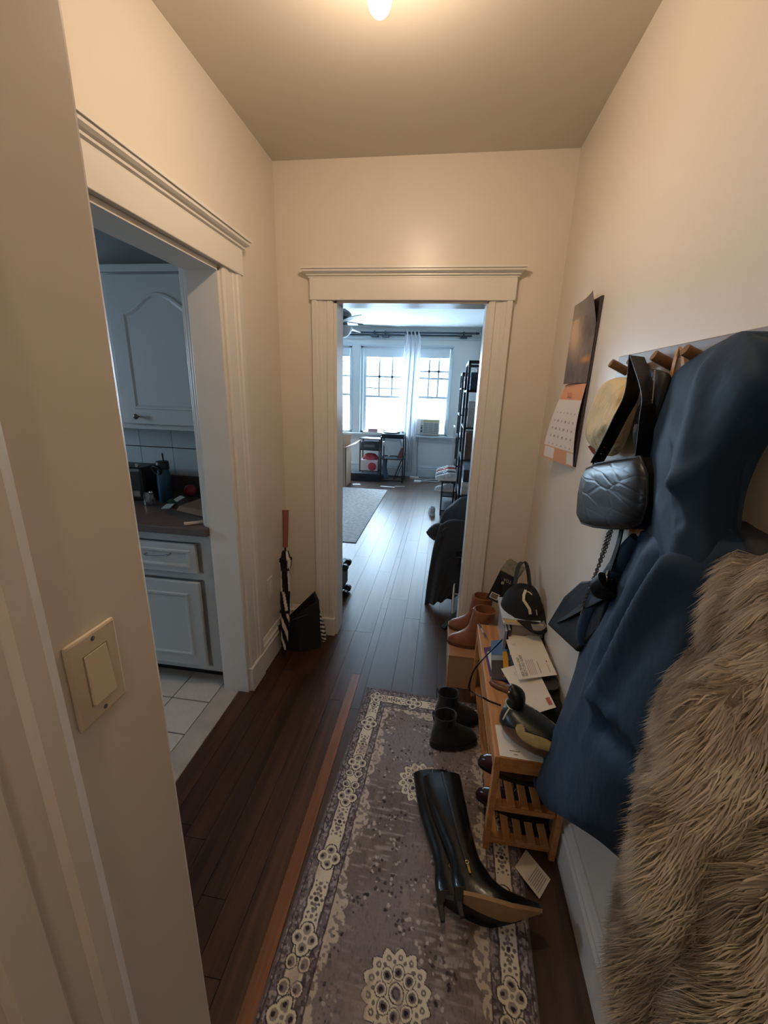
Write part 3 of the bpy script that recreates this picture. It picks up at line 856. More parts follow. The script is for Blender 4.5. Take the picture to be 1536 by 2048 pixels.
sr = [ring(0.0, -0.073, 0.126, 0.035, toe=0.35, heel=0.2), ring(0.010, -0.077, 0.131, 0.038, toe=0.35, heel=0.2), ring(0.022, -0.077, 0.131, 0.038, toe=0.35, heel=0.2)]


def pull(r):
    MB().strap([(0.008, -0.012, 0.20), (0.006, -0.012, 0.226), (-0.004, -0.012, 0.236)], 0.016, 0.002, (0, 1, 0)).build('pull_tab', M['brown'], r)
    MB().box(-0.0705, -0.055, -0.012, 0.012, 0.0, 0.03).build('heel', M['brownsole'], r)


footwear('ankle_boot', 'tan leather ankle boot nearer the bench on the carton', 'boot', ur, sr, M['brown'], M['brownsole'], (0.232, 2.03, 0.203), (0, 0, math.radians(178)), 'tan ankle boots on the carton', extras=pull)
footwear('ankle_boot', 'tan leather ankle boot at the back of the carton against the door casing', 'boot', ur, sr, M['brown'], M['brownsole'], (0.238, 2.185, 0.203), (0, 0, math.radians(176)), 'tan ankle boots on the carton', extras=pull)
# carton
cx = thing('carton', 'brown cardboard carton under the tan ankle boots', 'box', (0.21, 2.09, 0))
MB().box(0.113, 0.42, 1.925, 2.268, 0.0, 0.20).build('body', M['card'], cx, bevel=0.002)
MB().box(0.110, 0.1128, 1.922, 2.27, 0.14, 0.2005).build('lid_edge', mat('pale_card', (196, 176, 156), 0.85), cx)
MB().box(0.1108, 0.423, 1.9221, 2.271, 0.2002, 0.2028).build('lid', M['card'], cx)

# black chelsea boots on the rug
ur = [ring(0.030, -0.085, 0.172, 0.043, toe=0.25, heel=0.15), ring(0.052, -0.087, 0.172, 0.045, toe=0.25, heel=0.15), ring(0.074, -0.084, 0.150, 0.043, toe=0.25, heel=0.15), ring(0.092, -0.080, 0.105, 0.040, toe=0.15, heel=0.1),
      ring(0.110, -0.074, 0.062, 0.037), ring(0.135, -0.070, 0.044, 0.038), ring(0.160, -0.072, 0.046, 0.042), ring(0.178, -0.075, 0.050, 0.044)]
ur = open_top(ur, 0.178, 0.07)
sr = [ring(0.0, -0.086, 0.174, 0.044, toe=0.25, heel=0.15), ring(0.006, -0.090, 0.179, 0.048, toe=0.25, heel=0.15), ring(0.030, -0.090, 0.179, 0.048, toe=0.25, heel=0.15)]


def chel(r):
    MB().strap([(-0.078, 0, 0.150), (-0.086, 0, 0.185), (-0.076, 0, 0.196), (-0.070, 0, 0.176)], 0.018, 0.002, (0, 1, 0)).build('pull_tab', M['bfabric'], r)
    MB().loft([ring(0.128, -0.02, 0.028, 0.0405, n=16), ring(0.172, -0.026, 0.030, 0.0455, n=16)], False, False).build('elastic_gusset', M['bfabric'], r)


RZ = 0.0075
footwear('chelsea_boot', 'black chelsea boot in front standing on the rug', 'boot', ur, sr, M['bsuede'], M['black'], (0.108, 1.527, RZ), (0, 0, math.radians(14)), 'black chelsea boots', extras=chel).scale = (0.82, 0.92, 0.95)
footwear('chelsea_boot', 'black chelsea boot standing behind its twin near the bench', 'boot', ur, sr, M['bsuede'], M['black'], (0.122, 1.668, RZ), (0, 0, math.radians(6)), 'black chelsea boots', extras=chel).scale = (0.82, 0.92, 0.95)

# tall black boots lying on the rug
H_ = 0.062


def lift(px):
    t = (0.10 - px) / 0.15
    return H_ * (max(0, min(1, t)) ** 1.2)


LH = lambda p: H_
ur = [ring(0.004, -0.052, 0.192, 0.034, toe=0.8, heel=0.1, lift=lift, p=0.95), ring(0.018, -0.056, 0.192, 0.038, toe=0.8, heel=0.1, lift=lift, p=0.95), ring(0.036, -0.056, 0.160, 0.038, toe=0.6, lift=lift, p=0.95),
      ring(0.054, -0.054, 0.112, 0.036, toe=0.4, lift=lift), ring(0.072, -0.050, 0.075, 0.036, lift=lift), ring(0.095, -0.048, 0.050, 0.036, lift=lambda p: H_ * 0.85), ring(0.125, -0.050, 0.048, 0.037, lift=LH),
      ring(0.19, -0.062, 0.050, 0.040, lift=LH), ring(0.26, -0.074, 0.056, 0.040, lift=LH), ring(0.33, -0.080, 0.062, 0.036, lift=LH), ring(0.39, -0.080, 0.068, 0.030, lift=LH), ring(0.425, -0.080, 0.070, 0.028, lift=LH)]
ur = open_top(ur, 0.5, 0.09)
sr = [ring(-0.005, -0.050, 0.188, 0.032, toe=0.78, heel=0.1, lift=lift, p=0.95), ring(0.005, -0.055, 0.194, 0.036, toe=0.78, heel=0.1, lift=lift, p=0.95)]
M['tansole'] = mat('tan_leather_sole', (150, 116, 78), 0.5, var=0.1, vscale=30)
M['shiny'] = mat('shiny_black_leather', (11, 12, 13), 0.24, var=0.2, vscale=20, bump=0.35, bscale=28)


def tall(r):
    MB().loft([[Vector((x_, y_, 0.0)) for x_, y_ in ((-0.054, -0.006), (-0.042, -0.006), (-0.042, 0.006), (-0.054, 0.006))],
               [Vector((x_, y_, H_ * 0.6)) for x_, y_ in ((-0.056, -0.009), (-0.040, -0.009), (-0.040, 0.009), (-0.056, 0.009))],
               [Vector((x_, y_, H_ + 0.004)) for x_, y_ in ((-0.056, -0.026), (-0.018, -0.026), (-0.018, 0.026), (-0.056, 0.026))]]).build('heel', M['black'], r, bevel=0.002)
    zp = MB().strap([(-0.004, -0.0385, 0.115), (-0.008, -0.039, 0.17), (-0.010, -0.043, 0.25), (-0.010, -0.042, 0.32), (-0.008, -0.038, 0.40), (-0.006, -0.031, 0.485)], 0.006, 0.003, (1, 0, 0)).build('zip', M['black'], r)
    MB().strap([(-0.004, -0.0425, 0.115), (-0.003, -0.042, 0.090)], 0.006, 0.002, (1, 0, 0)).torus((-0.004, -0.0435, 0.122), 0.005, 0.0014, (0, 1, 0)).build('zip_pull', M['gold'], zp)


def lie(o, loc, yaw, roll):
    # on its side: shaft along +y of the room, toe towards +x, the zip side up
    R = Matrix.Rotation(yaw, 4, 'Z') @ Matrix.Rotation(roll, 4, 'X') @ Matrix.Rotation(-math.pi / 2, 4, 'X')
    o.rotation_euler = R.to_euler(); o.location = loc


t1 = footwear('tall_boot', 'tall black leather boot lying on top with tan sole showing', 'boot', ur, sr, M['shiny'], M['tansole'], (0, 0, 0), (0, 0, 0), 'pair of tall black boots', extras=tall)
t1.scale = (1, 1, 0.95)
lie(t1, (0.198, 0.838, 0.108), math.radians(13), math.radians(-3))
t2 = footwear('tall_boot', 'tall black leather boot lying underneath its twin on the rug', 'boot', ur, sr, M['shiny'], M['black'], (0, 0, 0), (0, 0, 0), 'pair of tall black boots', extras=tall)
lie(t2, (0.148, 0.852, 0.046), math.radians(11), math.radians(0))

# shoes on the bench shelves
M['burg'] = mat('burgundy_leather', (54, 30, 34), 0.22, var=0.1)
ur0 = [ring(0.018, -0.10, 0.165, 0.040, toe=0.3, heel=0.2), ring(0.036, -0.102, 0.163, 0.041, toe=0.3, heel=0.2), ring(0.050, -0.100, 0.140, 0.038, toe=0.3, heel=0.2), ring(0.062, -0.096, 0.08, 0.034, heel=0.1), ring(0.070, -0.09, 0.03, 0.030), ring(0.072, -0.088, 0.025, 0.028)]
ur0 = open_top(ur0, 0.07, 0.03)
sr0 = [ring(0.0, -0.102, 0.165, 0.041, toe=0.3, heel=0.2), ring(0.018, -0.104, 0.169, 0.043, toe=0.3, heel=0.2)]


def bow(r): MB().tube([(0.02, -0.03, 0.066), (0.035, 0, 0.07), (0.02, 0.03, 0.066)], 0.003, 6).build('saddle_strap', M['black'], r, smooth=True)


footwear('loafer', 'burgundy loafer on the upper bench shelf with its toe sticking out', 'shoe', ur0, sr0, M['burg'], M['black'], (0.380, 1.235, 0.2085), (0, 0, math.radians(172)), 'loafers on the bench shelves', extras=bow)
footwear('loafer', 'burgundy loafer on the lower bench shelf with its toe sticking out', 'shoe', ur0, sr0, M['burg'], M['black'], (0.385, 1.225, 0.0555), (0, 0, math.radians(170)), 'loafers on the bench shelves', extras=bow)
footwear('flat_shoe', 'flat black shoe lying along the upper bench shelf', 'shoe', ur0, sr0, M['bfabric'], M['black'], (0.43, 1.46, 0.2085), (0, 0, math.radians(-82)), extras=bow)
footwear('flat_shoe', 'black shoe pushed back on the lower bench shelf', 'shoe', ur0, sr0, M['bfabric'], M['black'], (0.345, 1.50, 0.0555), (0, 0, math.radians(-85)), extras=bow)
footwear('flat_shoe', 'black shoe at the far end of the lower bench shelf', 'shoe', ur0, sr0, M['bfabric'], M['black'], (0.40, 1.72, 0.0555), (0, 0, math.radians(-95)), extras=bow)

# folded leaflet on the floor
q = [at(u, v, z=0.006) for u, v in ((1052, 1699), (1030, 1734), (1048, 1767), (1072, 1731), (1079, 1798), (1101, 1759))]
q[2].z = 0.022; q[3].z = 0.020
fl = MB().add([q[0], q[1], q[2], q[3], q[4], q[5]], [(0, 1, 2, 3), (3, 2, 4, 5)]).build('leaflet', M['paper'], solid=0.001)
tag(fl, 'folded white leaflet on the floor by the bench leg', 'leaflet')
for k in range(7):
    t = 0.15 + k * 0.11
    MB().strap([q[2].lerp(q[4], t).lerp(q[3].lerp(q[5], t), 0.12) + Vector((0, 0, 0.0012)), q[2].lerp(q[4], t).lerp(q[3].lerp(q[5], t), 0.88) + Vector((0, 0, 0.0012))], 0.0016, 0.0004, (0, 1, 0)).build('print_line', M['inkl'], fl)

# ================================================================ RUNNER RUG
def smooth(a, b, x): return np.clip((x - a) / (b - a), 0, 1)


def vnoise(x, y, seed=0):
    """value noise on numpy arrays"""
    r = np.random.default_rng(seed); T = r.random((256, 256))
    xi = np.floor(x).astype(int); yi = np.floor(y).astype(int); fx = x - xi; fy = y - yi
    fx = fx * fx * (3 - 2 * fx); fy = fy * fy * (3 - 2 * fy)
    g = lambda i, j: T[i % 256, j % 256]
    return (g(xi, yi) * (1 - fx) + g(xi + 1, yi) * fx) * (1 - fy) + (g(xi, yi + 1) * (1 - fx) + g(xi + 1, yi + 1) * fx) * fy


RW, RL = 0.357, 2.30                       # half width, length
st_ = 0.0022
ns, nt_ = int(2 * RW / st_), int(1.62 / st_)
S, Tt = np.meshgrid(np.linspace(-RW, RW, ns), np.linspace(0, 1.62, nt_), indexing='ij')   # s across, t from the far end


def rug_colour(S, T):
    lc = lambda c: np.array(lin(c))
    wob = (vnoise(S * 60, T * 60, 5) - 0.5) * 0.004
    Sx, Tx = S + wob, T + (vnoise(S * 60 + 9, T * 60, 6) - 0.5) * 0.004
    n1 = vnoise(S * 9, T * 5, 1); n2 = vnoise(S * 30, T * 140, 2); n3 = vnoise(S * 220, T * 90, 3); n4 = vnoise(S * 4 + 3, T * 3, 4)
    C = lc((112, 102, 102))[None, None] * np.ones(S.shape + (1,))
    mixc = lambda C, col, a: C * (1 - a[..., None]) + np.array(col) * a[..., None]
    C = mixc(C, lc((96, 84, 80)), smooth(0.45, 0.7, n1) * 0.8)
    C = mixc(C, lc((118, 114, 122)), smooth(0.55, 0.8, n4) * 0.7)
    C = mixc(C, lc((150, 142, 138)), smooth(0.58, 0.85, n2) * smooth(0.3, 0.65, n1) * 0.65)
    C = mixc(C, lc((70, 62, 62)), smooth(0.66, 0.9, n3) * 0.45)
    cream = lc((190, 176, 158)); dark = lc((58, 52, 58)); mid = lc((100, 92, 94)); dk2 = lc((40, 36, 42))
    # distance to the edge, and the coordinate along it
    de = np.minimum(RW - np.abs(Sx), Tx)
    top = Tx < (RW - np.abs(Sx))
    al = np.where(top, Sx + 0.09, Tx)                 # along coordinate
    # scalloped inner edge of the border
    per = 0.052
    sc = np.abs(((al / per) % 1) - 0.5) * 2
    inner = 0.132 + 0.020 * np.sqrt(np.clip(1 - sc ** 2, 0, 1)) + 0.016 * np.sin(al * 2 * np.pi / 0.31)
    a = ((de > 0.118) & (de < inner)).astype(float); C = mixc(C, cream, a * 0.62)
    ro = (vnoise(S * 110, T * 110, 8) > 0.60) & (a > 0); C = mixc(C, mid, ro * 0.8)
    # grey bands and cream band
    a = (de < 0.118).astype(float); C = mixc(C, mid, a)
    tw = (vnoise(S * 130, T * 130, 9) > 0.58) & (a > 0); C = mixc(C, lc((146, 138, 138)), tw * 0.75)
    tw = (vnoise(S * 150, T * 150, 19) > 0.66) & (a > 0); C = mixc(C, dark, tw * 0.8)
    a = ((de > 0.040) & (de < 0.088)).astype(float); C = mixc(C, cream, a)
    for e in (0.010, 0.036, 0.092, 0.116): C = mixc(C, dark, (np.abs(de - e) < 0.0024) * 0.8)
    C = mixc(C, cream, (np.abs(de - 0.0405) < 0.0015) * 0.6)

    def dot(cs, ct, r, colr, al_):
        """blend a disc of colour into a small window of the pattern"""
        i0 = max(0, int((cs - r - 0.006 + RW) / (2 * RW) * ns)); i1 = min(ns, int((cs + r + 0.006 + RW) / (2 * RW) * ns) + 2)
        j0 = max(0, int((ct - r - 0.006) / 1.62 * nt_)); j1 = min(nt_, int((ct + r + 0.006) / 1.62 * nt_) + 2)
        if i1 <= i0 or j1 <= j0: return
        w_ = C[i0:i1, j0:j1]
        m_ = (np.hypot(Sx[i0:i1, j0:j1] - cs, Tx[i0:i1, j0:j1] - ct) < r)[..., None] * al_
        C[i0:i1, j0:j1] = w_ * (1 - m_) + colr * m_

    def sprig(cs, ct, horiz):
        for k in range(-4, 5):
            for side in (-1, 1):
                d_ = k * 0.0125; o_ = side * (0.011 + 0.006 * math.cos(k * 1.7))
                ps, pt = (cs + d_, ct + o_) if horiz else (cs + o_, ct + d_)
                dot(ps, pt, 0.0052 - 0.0004 * abs(k), dark, 0.85)
        for k in range(-3, 4):
            ps, pt = (cs + k * 0.015, ct) if horiz else (cs, ct + k * 0.015)
            dot(ps, pt, 0.0055, mid, 0.9)
        dot(cs, ct, 0.007, dk2, 0.9)

    def quatre(cs, ct, r=0.021):
        lob = ((r, 0), (-r, 0), (0, r), (0, -r))
        for ds, dt in lob: dot(cs + ds, ct + dt, r * 1.05, dark, 1.0)
        for ds, dt in lob: dot(cs + ds, ct + dt, r * 0.88, cream, 1.0)
        for ds, dt in lob:
            dot(cs + ds, ct + dt, r * 0.55, mid, 0.75)
            dot(cs + ds * 1.15, ct + dt * 1.15, r * 0.27, dk2, 0.95)
        dot(cs, ct, r * 0.5, cream, 0.9); dot(cs, ct, r * 0.25, mid, 0.8)

    def loop(cs, ct, r=0.0165):
        dot(cs, ct, r * 1.12, dark, 1.0); dot(cs, ct, r * 0.95, cream, 1.0)
        dot(cs, ct, r * 0.68, mid, 0.85); dot(cs - 0.004, ct + 0.003, r * 0.34, dk2, 0.9)

    bc_ = RW - 0.064
    for sg in (-1, 1):
        for base in (0.245, 0.853, 1.461):
            quatre(sg * bc_, base)
            sprig(sg * bc_, base + 0.125, False); sprig(sg * bc_, base - 0.125, False)
            t0 = base + 0.304
            for dt in (-0.026, 0.026):
                for ds in (-0.019, 0.019): loop(sg * bc_ + ds, t0 + dt)
            quatre(sg * bc_, t0 - 0.080); quatre(sg * bc_, t0 + 0.080)
        quatre(sg * bc_, 0.064, 0.019)
    quatre(-0.10, 0.064, 0.022); quatre(0.16, 0.064, 0.022); sprig(0.03, 0.064, True); sprig(-0.20, 0.064, True); sprig(0.26, 0.064, True)

    # scattered field flowers
    rr = np.random.default_rng(33)
    for k in range(130):
        cs = rr.uniform(-0.20, 0.20); ct = rr.uniform(0.17, 1.6)
        for q in range(rr.integers(3, 8)):
            an = rr.uniform(0, 6.28); ra = rr.uniform(0.006, 0.030); p, o_ = cs + ra * math.cos(an), ct + ra * math.sin(an)
            u_ = rr.random()
            dot(p, o_, rr.uniform(0.0025, 0.006), dk2 if u_ < 0.55 else lc((166, 156, 150)), 0.75)
    # medallions
    for cs, ct in ((-0.012, 0.505), (-0.012, 1.135)):
        d = np.hypot(Sx - cs, Tx - ct); an = np.arctan2(Tx - ct, Sx - cs)
        pet = np.abs(((an / (2 * np.pi) * 14) % 1) - 0.5) * 2
        outer = 0.078 + 0.017 * (1 - pet ** 1.4)
        C = mixc(C, dark, (d < outer + 0.003) * 1.0); C = mixc(C, cream, (d < outer) * 1.0)
        for k in range(14):
            th = (k + 0.5) / 14 * 2 * np.pi
            dot(cs + 0.074 * math.cos(th), ct + 0.074 * math.sin(th), 0.0075, dark, 0.8)
            dot(cs + 0.064 * math.cos(th + .22), ct + 0.064 * math.sin(th + .22), 0.005, dark, 0.8)
            dot(cs + 0.074 * math.cos(th), ct + 0.074 * math.sin(th), 0.003, cream, 0.9)
        for k in range(8):
            th = k / 8 * 2 * np.pi
            p, o_ = cs + 0.043 * math.cos(th), ct + 0.043 * math.sin(th)
            for r_, c_ in ((0.0175, dark), (0.0155, cream), (0.0105, mid), (0.0055, dk2)): dot(p, o_, r_, c_, 1.0)
        for r_, c_ in ((0.022, dark), (0.019, cream), (0.0135, mid), (0.0105, dark), (0.0075, mid)): dot(cs, ct, r_, c_, 1.0)
    # wear
    n5 = vnoise(S * 45, T * 18, 12); n6 = vnoise(S * 12, T * 12, 13)
    C = mixc(C, lc((128, 116, 112)), smooth(0.60, 0.85, n5) * smooth(0.4, 0.75, n6) * 0.6)
    C = C * (0.9 + 0.2 * vnoise(S * 400, T * 400, 14))[..., None]
    C = mixc(C, lc((86, 78, 84)), (de < 0.004) * 0.8)
    C = np.clip(C * 1.5, 0, 0.72)
    return C


def grid_object(name, P, cols, m, parent=None):
    """numpy grid (nu,nv,3) with a colour per vertex -> mesh object"""
    nu, nv = P.shape[:2]
    idx = np.arange(nu * nv).reshape(nu, nv)
    f = np.stack([idx[:-1, :-1], idx[1:, :-1], idx[1:, 1:], idx[:-1, 1:]], -1).reshape(-1, 4)
    return np_object(name, P.reshape(-1, 3), f, cols.reshape(-1, 3), m, parent)


def np_object(name, V, F, Cc, m, parent=None, shade=True):
    org = Vector((0, 0, 0))
    if parent is None:
        lo, hi = V.min(0), V.max(0); org = Vector(((lo[0] + hi[0]) / 2, (lo[1] + hi[1]) / 2, lo[2])); V = V - np.array(org)
    me = bpy.data.meshes.new(name)
    n, k = F.shape
    me.vertices.add(len(V)); me.vertices.foreach_set('co', np.ascontiguousarray(V, dtype=np.float32).ravel())
    me.loops.add(n * k); me.loops.foreach_set('vertex_index', F.astype(np.int32).ravel())
    me.polygons.add(n); me.polygons.foreach_set('loop_start', (np.arange(n) * k).astype(np.int32)); 
    me.update(calc_edges=True)
    me.polygons.foreach_set('use_smooth', np.full(n, shade))
    if Cc is not None:
        ca = me.color_attributes.new('Col', 'FLOAT_COLOR', 'POINT')
        ca.data.foreach_set('color', np.concatenate([Cc, np.ones((len(Cc), 1))], 1).astype(np.float32).ravel())
    me.materials.append(m); me.validate()
    o = bpy.data.objects.new(name, me); col.objects.link(o)
    if parent is None: o.location = org
    else:
        o.parent = parent
        if parent.parent is None and (parent.type == 'EMPTY' and not parent.get('_local') or parent.type == 'MESH'):
            o.matrix_parent_inverse = Matrix.Translation(-Vector(parent.location))
    return o


RA = math.radians(2.7)
rug_far = np.array([0.046, 1.823])
ex = np.array([math.cos(RA), -math.sin(RA)]); ey = np.array([-math.sin(RA), -math.cos(RA)])   # ey runs towards the viewer
XY = rug_far[None, None] + S[..., None] * ex + Tt[..., None] * ey
# soft ripples lift the pile by a few millimetres
Zr = 0.0045 + 0.0016 * np.sin(S * 14 + 1) * np.sin(Tt * 9) + 0.0006 * (vnoise(S * 500, Tt * 500, 21) - 0.5)
Zr = np.maximum(Zr, 0.0022)
P = np.concatenate([XY, Zr[..., None]], -1)
rug = thing('runner_rug', 'faded grey medallion runner rug on the hallway floor', 'rug', (0.0, 1.0, 0.0))
grid_object('pile', P, rug_colour(S, Tt), vmat('printed_rug', 0.95, 0.35, 900, 0.1), rug)
hb = MB(); m4 = [rug_far + s * ex + t * ey for s, t in ((-RW - .003, -.003), (RW + .003, -.003), (RW + .003, 1.62), (-RW - .003, 1.62))]
hb.hexa([(p[0], p[1], 0.0006) for p in m4], [(p[0], p[1], 0.0025) for p in m4])
hb.build('bound_edge', mat('rug_binding', (104, 96, 100), 0.95), rug)

# ================================================================ THINGS ON THE BENCH
def sheet(pts, name, m, parent=None, t=0.0012):
    b = MB(); b.hexa([Vector(p) for p in pts], [Vector(p) + Vector((0, 0, t)) for p in pts])
    return b.build(name, m, parent)


# pen
pn = thing('pen', 'dark blue and clear ballpoint pen at the far end of the bench', 'pen', (0.28, 1.82, BZ))
p0, p1 = at(958, 1248, z=BZ + 0.005), at(974, 1278, z=BZ + 0.005)
dv = (p1 - p0)
MB().cyl(p0, p0 + dv * 0.32, 0.005, n=10).build('cap', mat('navy_plastic', (34, 34, 66), 0.3), pn, smooth=True)
MB().cyl(p0 + dv * 0.32, p0 + dv * 0.62, 0.0045, n=10).build('barrel', mat('clear_plastic', (168, 166, 176), 0.2), pn, smooth=True)
MB().cyl(p0 + dv * 0.62, p0 + dv * 0.9, 0.005, 0.0045, n=10).build('grip', mat('navy_rubber', (28, 26, 58), 0.5), pn, smooth=True)
MB().cyl(p0 + dv * 0.9, p1, 0.004, 0.001, n=10).build('tip', M['chrome'], pn, smooth=True)

# flat papers and magazines on the near half
zb = BZ + 0.0008
pf = thing('purple_folder', 'thin purple folder lying under the magazine on the bench', 'folder', (0.30, 1.6, BZ))
c4 = [at(u, v, z=zb) for u, v in ((967, 1296), (1005, 1290), (1025, 1372), (980, 1352))]
sheet(c4, 'cover', mat('purple_card', (74, 48, 96), 0.5), pf, 0.002)
c5 = [at(u, v, z=zb + 0.0021) for u, v in ((974, 1304), (1003, 1298), (1020, 1362), (984, 1347))]
sheet(c5, 'white_page', M['paper'], pf, 0.001)
mg = thing('magazine', 'blue landscape magazine with a yellow frame printed on its cover', 'magazine', (0.33, 1.6, BZ))
M4 = [at(u, v, z=BZ + 0.006) for u, v in ((982, 1284), (1040, 1277), (1052, 1366), (983, 1358))]
sheet(M4, 'cover', mat('magazine_blue', (86, 120, 164), 0.35, var=0.2, vscale=12), mg, 0.006)


def inq(q, u, v): return q[0].lerp(q[1], u).lerp(q[3].lerp(q[2], u), v)


up = Vector((0, 0, 0.0066))
sheet([inq(M4, u, v) + up for u, v in ((0.0, 0.56), (1, 0.56), (1, 1), (0, 1))], 'dark_rocks', mat('magazine_rock', (62, 52, 52), 0.4, var=0.3, vscale=40), mg, 0.0003)
sheet([inq(M4, u, v) + up for u, v in ((0.0, 0.42), (0.7, 0.46), (0.7, 0.56), (0, 0.56))], 'pale_snow', mat('magazine_snow', (150, 156, 166), 0.4), mg, 0.0003)
ym = mat('magazine_yellow', (206, 150, 34), 0.4)
up2 = Vector((0, 0, 0.0070))
sheet([inq(M4, u, v) + up2 for u, v in ((0.36, 0.34), (0.52, 0.34), (0.52, 0.95), (0.36, 0.95))], 'frame_stripe', ym, mg, 0.0003)
sheet([inq(M4, u, v) + up2 for u, v in ((0.52, 0.34), (0.92, 0.30), (0.92, 0.37), (0.52, 0.41))], 'frame_stripe', ym, mg, 0.0003)

# black document bag with button closure
db = thing('document_bag', 'dark grey flat bag with white ring eyelet by the wall', 'bag', (0.44, 1.5, BZ))
M['dgrey'] = mat('dark_grey_leather', (46, 44, 44), 0.45, var=0.06)


def rrect(c, u, v, w_, h_, r, n=5):
    """rounded rectangle outline around c in the plane of u and v"""
    c, u, v = Vector(c), Vector(u), Vector(v); out = []
    for qx, qy, a0 in ((1, 1, 0), (-1, 1, 90), (-1, -1, 180), (1, -1, 270)):
        for k in range(n + 1):
            a = math.radians(a0 + 90 * k / n)
            out.append(c + u * (qx * (w_ / 2 - r) + r * math.cos(a)) + v * (qy * (h_ / 2 - r) + r * math.sin(a)))
    return out


fu = Vector((0.97, 0.0, 0.10)).normalized(); fv = Vector((0.0, 1, 0.03)).normalized(); fn = fu.cross(fv)
fc = Vector((0.430, 1.535, 0.476))
o1 = rrect(fc, fu, fv, 0.158, 0.305, 0.035)
MB().hexa(o1, [p + fn * 0.006 for p in o1]).build('flap', M['dgrey'], db, bevel=0.002)
MB().hexa([(0.352, 1.27, BZ + 0.0005), (0.507, 1.27, BZ + 0.0005), (0.507, 1.69, BZ + 0.0005), (0.352, 1.69, BZ + 0.0005)], [(0.358, 1.285, 0.452), (0.509, 1.30, 0.458), (0.509, 1.68, 0.466), (0.358, 1.68, 0.458)]).build('body', M['bfabric'], db, bevel=0.012)
rp = fc + fu * 0.044 - fv * 0.000 + fn * 0.0068
rp2 = at(1107, 1318, z=fc.z + 0.012)
rp = fc + fu * ((rp2 - fc).dot(fu)) + fv * ((rp2 - fc).dot(fv)) + fn * 0.0072
ey_ = MB().torus(rp, 0.0095, 0.0034, fn, 20, 8).build('eyelet', mat('ivory_ring', (214, 200, 178), 0.4), db, smooth=True)
MB().cyl(rp - fn * 0.001, rp + fn * 0.0012, 0.0058, n=14).build('eyelet_hole', M['black'], ey_)

# strap that hangs over the bench edge
sp_ = [at(1012, 1272, z=0.458), at(990, 1294, z=0.452), at(968, 1316, z=0.446), at(951, 1336, z=0.425), at(943, 1352, x=0.222), at(938, 1376, x=0.222), at(950, 1388, x=0.225), at(960, 1392, z=0.437), at(978, 1402, z=0.434), at(1002, 1411, z=0.43)]
tag(MB().tube(spline(sp_, 50), 0.0042, 8, sy=0.6).build('bag_strap', M['bleather'], smooth=True), 'thin black leather strap looping over the bench edge', 'strap')

# letters
def letter(name, label, quad, z0, z1, parent=None):
    r = thing(name, label, 'letter', (sum(p[0] for p in quad) / 4, sum(p[1] for p in quad) / 4, z0))
    return r


def pxquad(pts, zs): return [at(u, v, z=z) for (u, v), z in zip(pts, zs)]


Q1 = pxquad(((1016, 1266), (1066, 1256), (1077, 1300), (1020, 1310)), (0.500, 0.503, 0.496, 0.494))
l1 = thing('letter', 'blank back of a cream letter half under the recycling card', 'letter', (0.40, 1.65, 0.49))
sheet(Q1, 'sheet', M['paper'], l1)
Q3 = pxquad(((1002, 1338), (1066, 1321), (1112, 1415), (1057, 1432)), (0.478, 0.492, 0.494, 0.480))
l3 = thing('letter', 'cream envelope with handwriting and a red stamp', 'letter', (0.38, 1.33, 0.47))
sheet(Q3, 'sheet', M['paper'], l3)
n3 = Vector((0, 0, 0.0016))
sheet([inq(Q3, u, v) + n3 for u, v in ((0.80, 0.80), (0.94, 0.80), (0.94, 0.94), (0.80, 0.94))], 'stamp', mat('red_stamp', (176, 92, 70), 0.6, var=0.3, vscale=90), l3, 0.0003)
for k, (u0, v0, v1) in enumerate(((0.30, 0.14, 0.46), (0.36, 0.2, 0.55), (0.43, 0.18, 0.66), (0.50, 0.25, 0.80), (0.12, 0.40, 0.86))):
    pts = []
    for q_ in range(13):
        t = q_ / 12
        pts.append(inq(Q3, u0 + 0.012 * math.sin(q_ * 2.4 + k), lerp(v0, v1, t)) + n3)
    MB().strap(pts, 0.0012, 0.0003, (1, 0, 0)).build('handwriting', M['inkl'], l3)
Q2 = pxquad(((1012, 1280), (1077, 1267), (1114, 1350), (1038, 1360)), (0.502, 0.508, 0.506, 0.500))
l2 = thing('letter', 'cream card printed 2025 trash and recycling guide', 'letter', (0.41, 1.55, 0.50))
sheet(Q2, 'sheet', M['paper'], l2)
ex2 = (inq(Q2, 0, 0) - inq(Q2, 0, 1)); ey2 = (inq(Q2, 0, 0) - inq(Q2, 1, 0))
e_ = Vector((0, 0, 0.0016))
text('2025 TRASH AND', 0.0150, inq(Q2, 0.175, 0.955) + e_, ex2, ey2, M['ink'], l2)
text('RECYCLING GUIDE', 0.0150, inq(Q2, 0.265, 0.945) + e_, ex2, ey2, M['ink'], l2)
for k in range(5):
    MB().strap([inq(Q2, 0.33 + k * 0.045, 0.94 - 0.0) + e_, inq(Q2, 0.33 + k * 0.045, 0.60) + e_], 0.0014, 0.0003, (1, 0, 0)).build('print_line', M['inkl'], l2)
MB().strap([inq(Q2, 0.62, 0.93) + e_, inq(Q2, 0.62, 0.66) + e_], 0.0014, 0.0003, (1, 0, 0)).build('print_line', M['ink'], l2)
MB().strap([inq(Q2, 0.86, 0.93) + e_, inq(Q2, 0.86, 0.76) + e_], 0.0016, 0.0003, (1, 0, 0)).build('print_line', M['inkl'], l2)
sheet([inq(Q2, u, v) + e_ for u, v in ((0.86, 0.68), (0.885, 0.68), (0.885, 0.71), (0.86, 0.71))], 'printed_crest', M['ink'], l2, 0.0003)
for k in range(4):
    MB().strap([inq(Q2, 0.12 + 0.03 * k, 0.14) + e_, inq(Q2, 0.14 + 0.03 * k, 0.20) + e_], 0.0012, 0.0003, (1, 0, 0)).build('postmark', M['inkl'], l2)

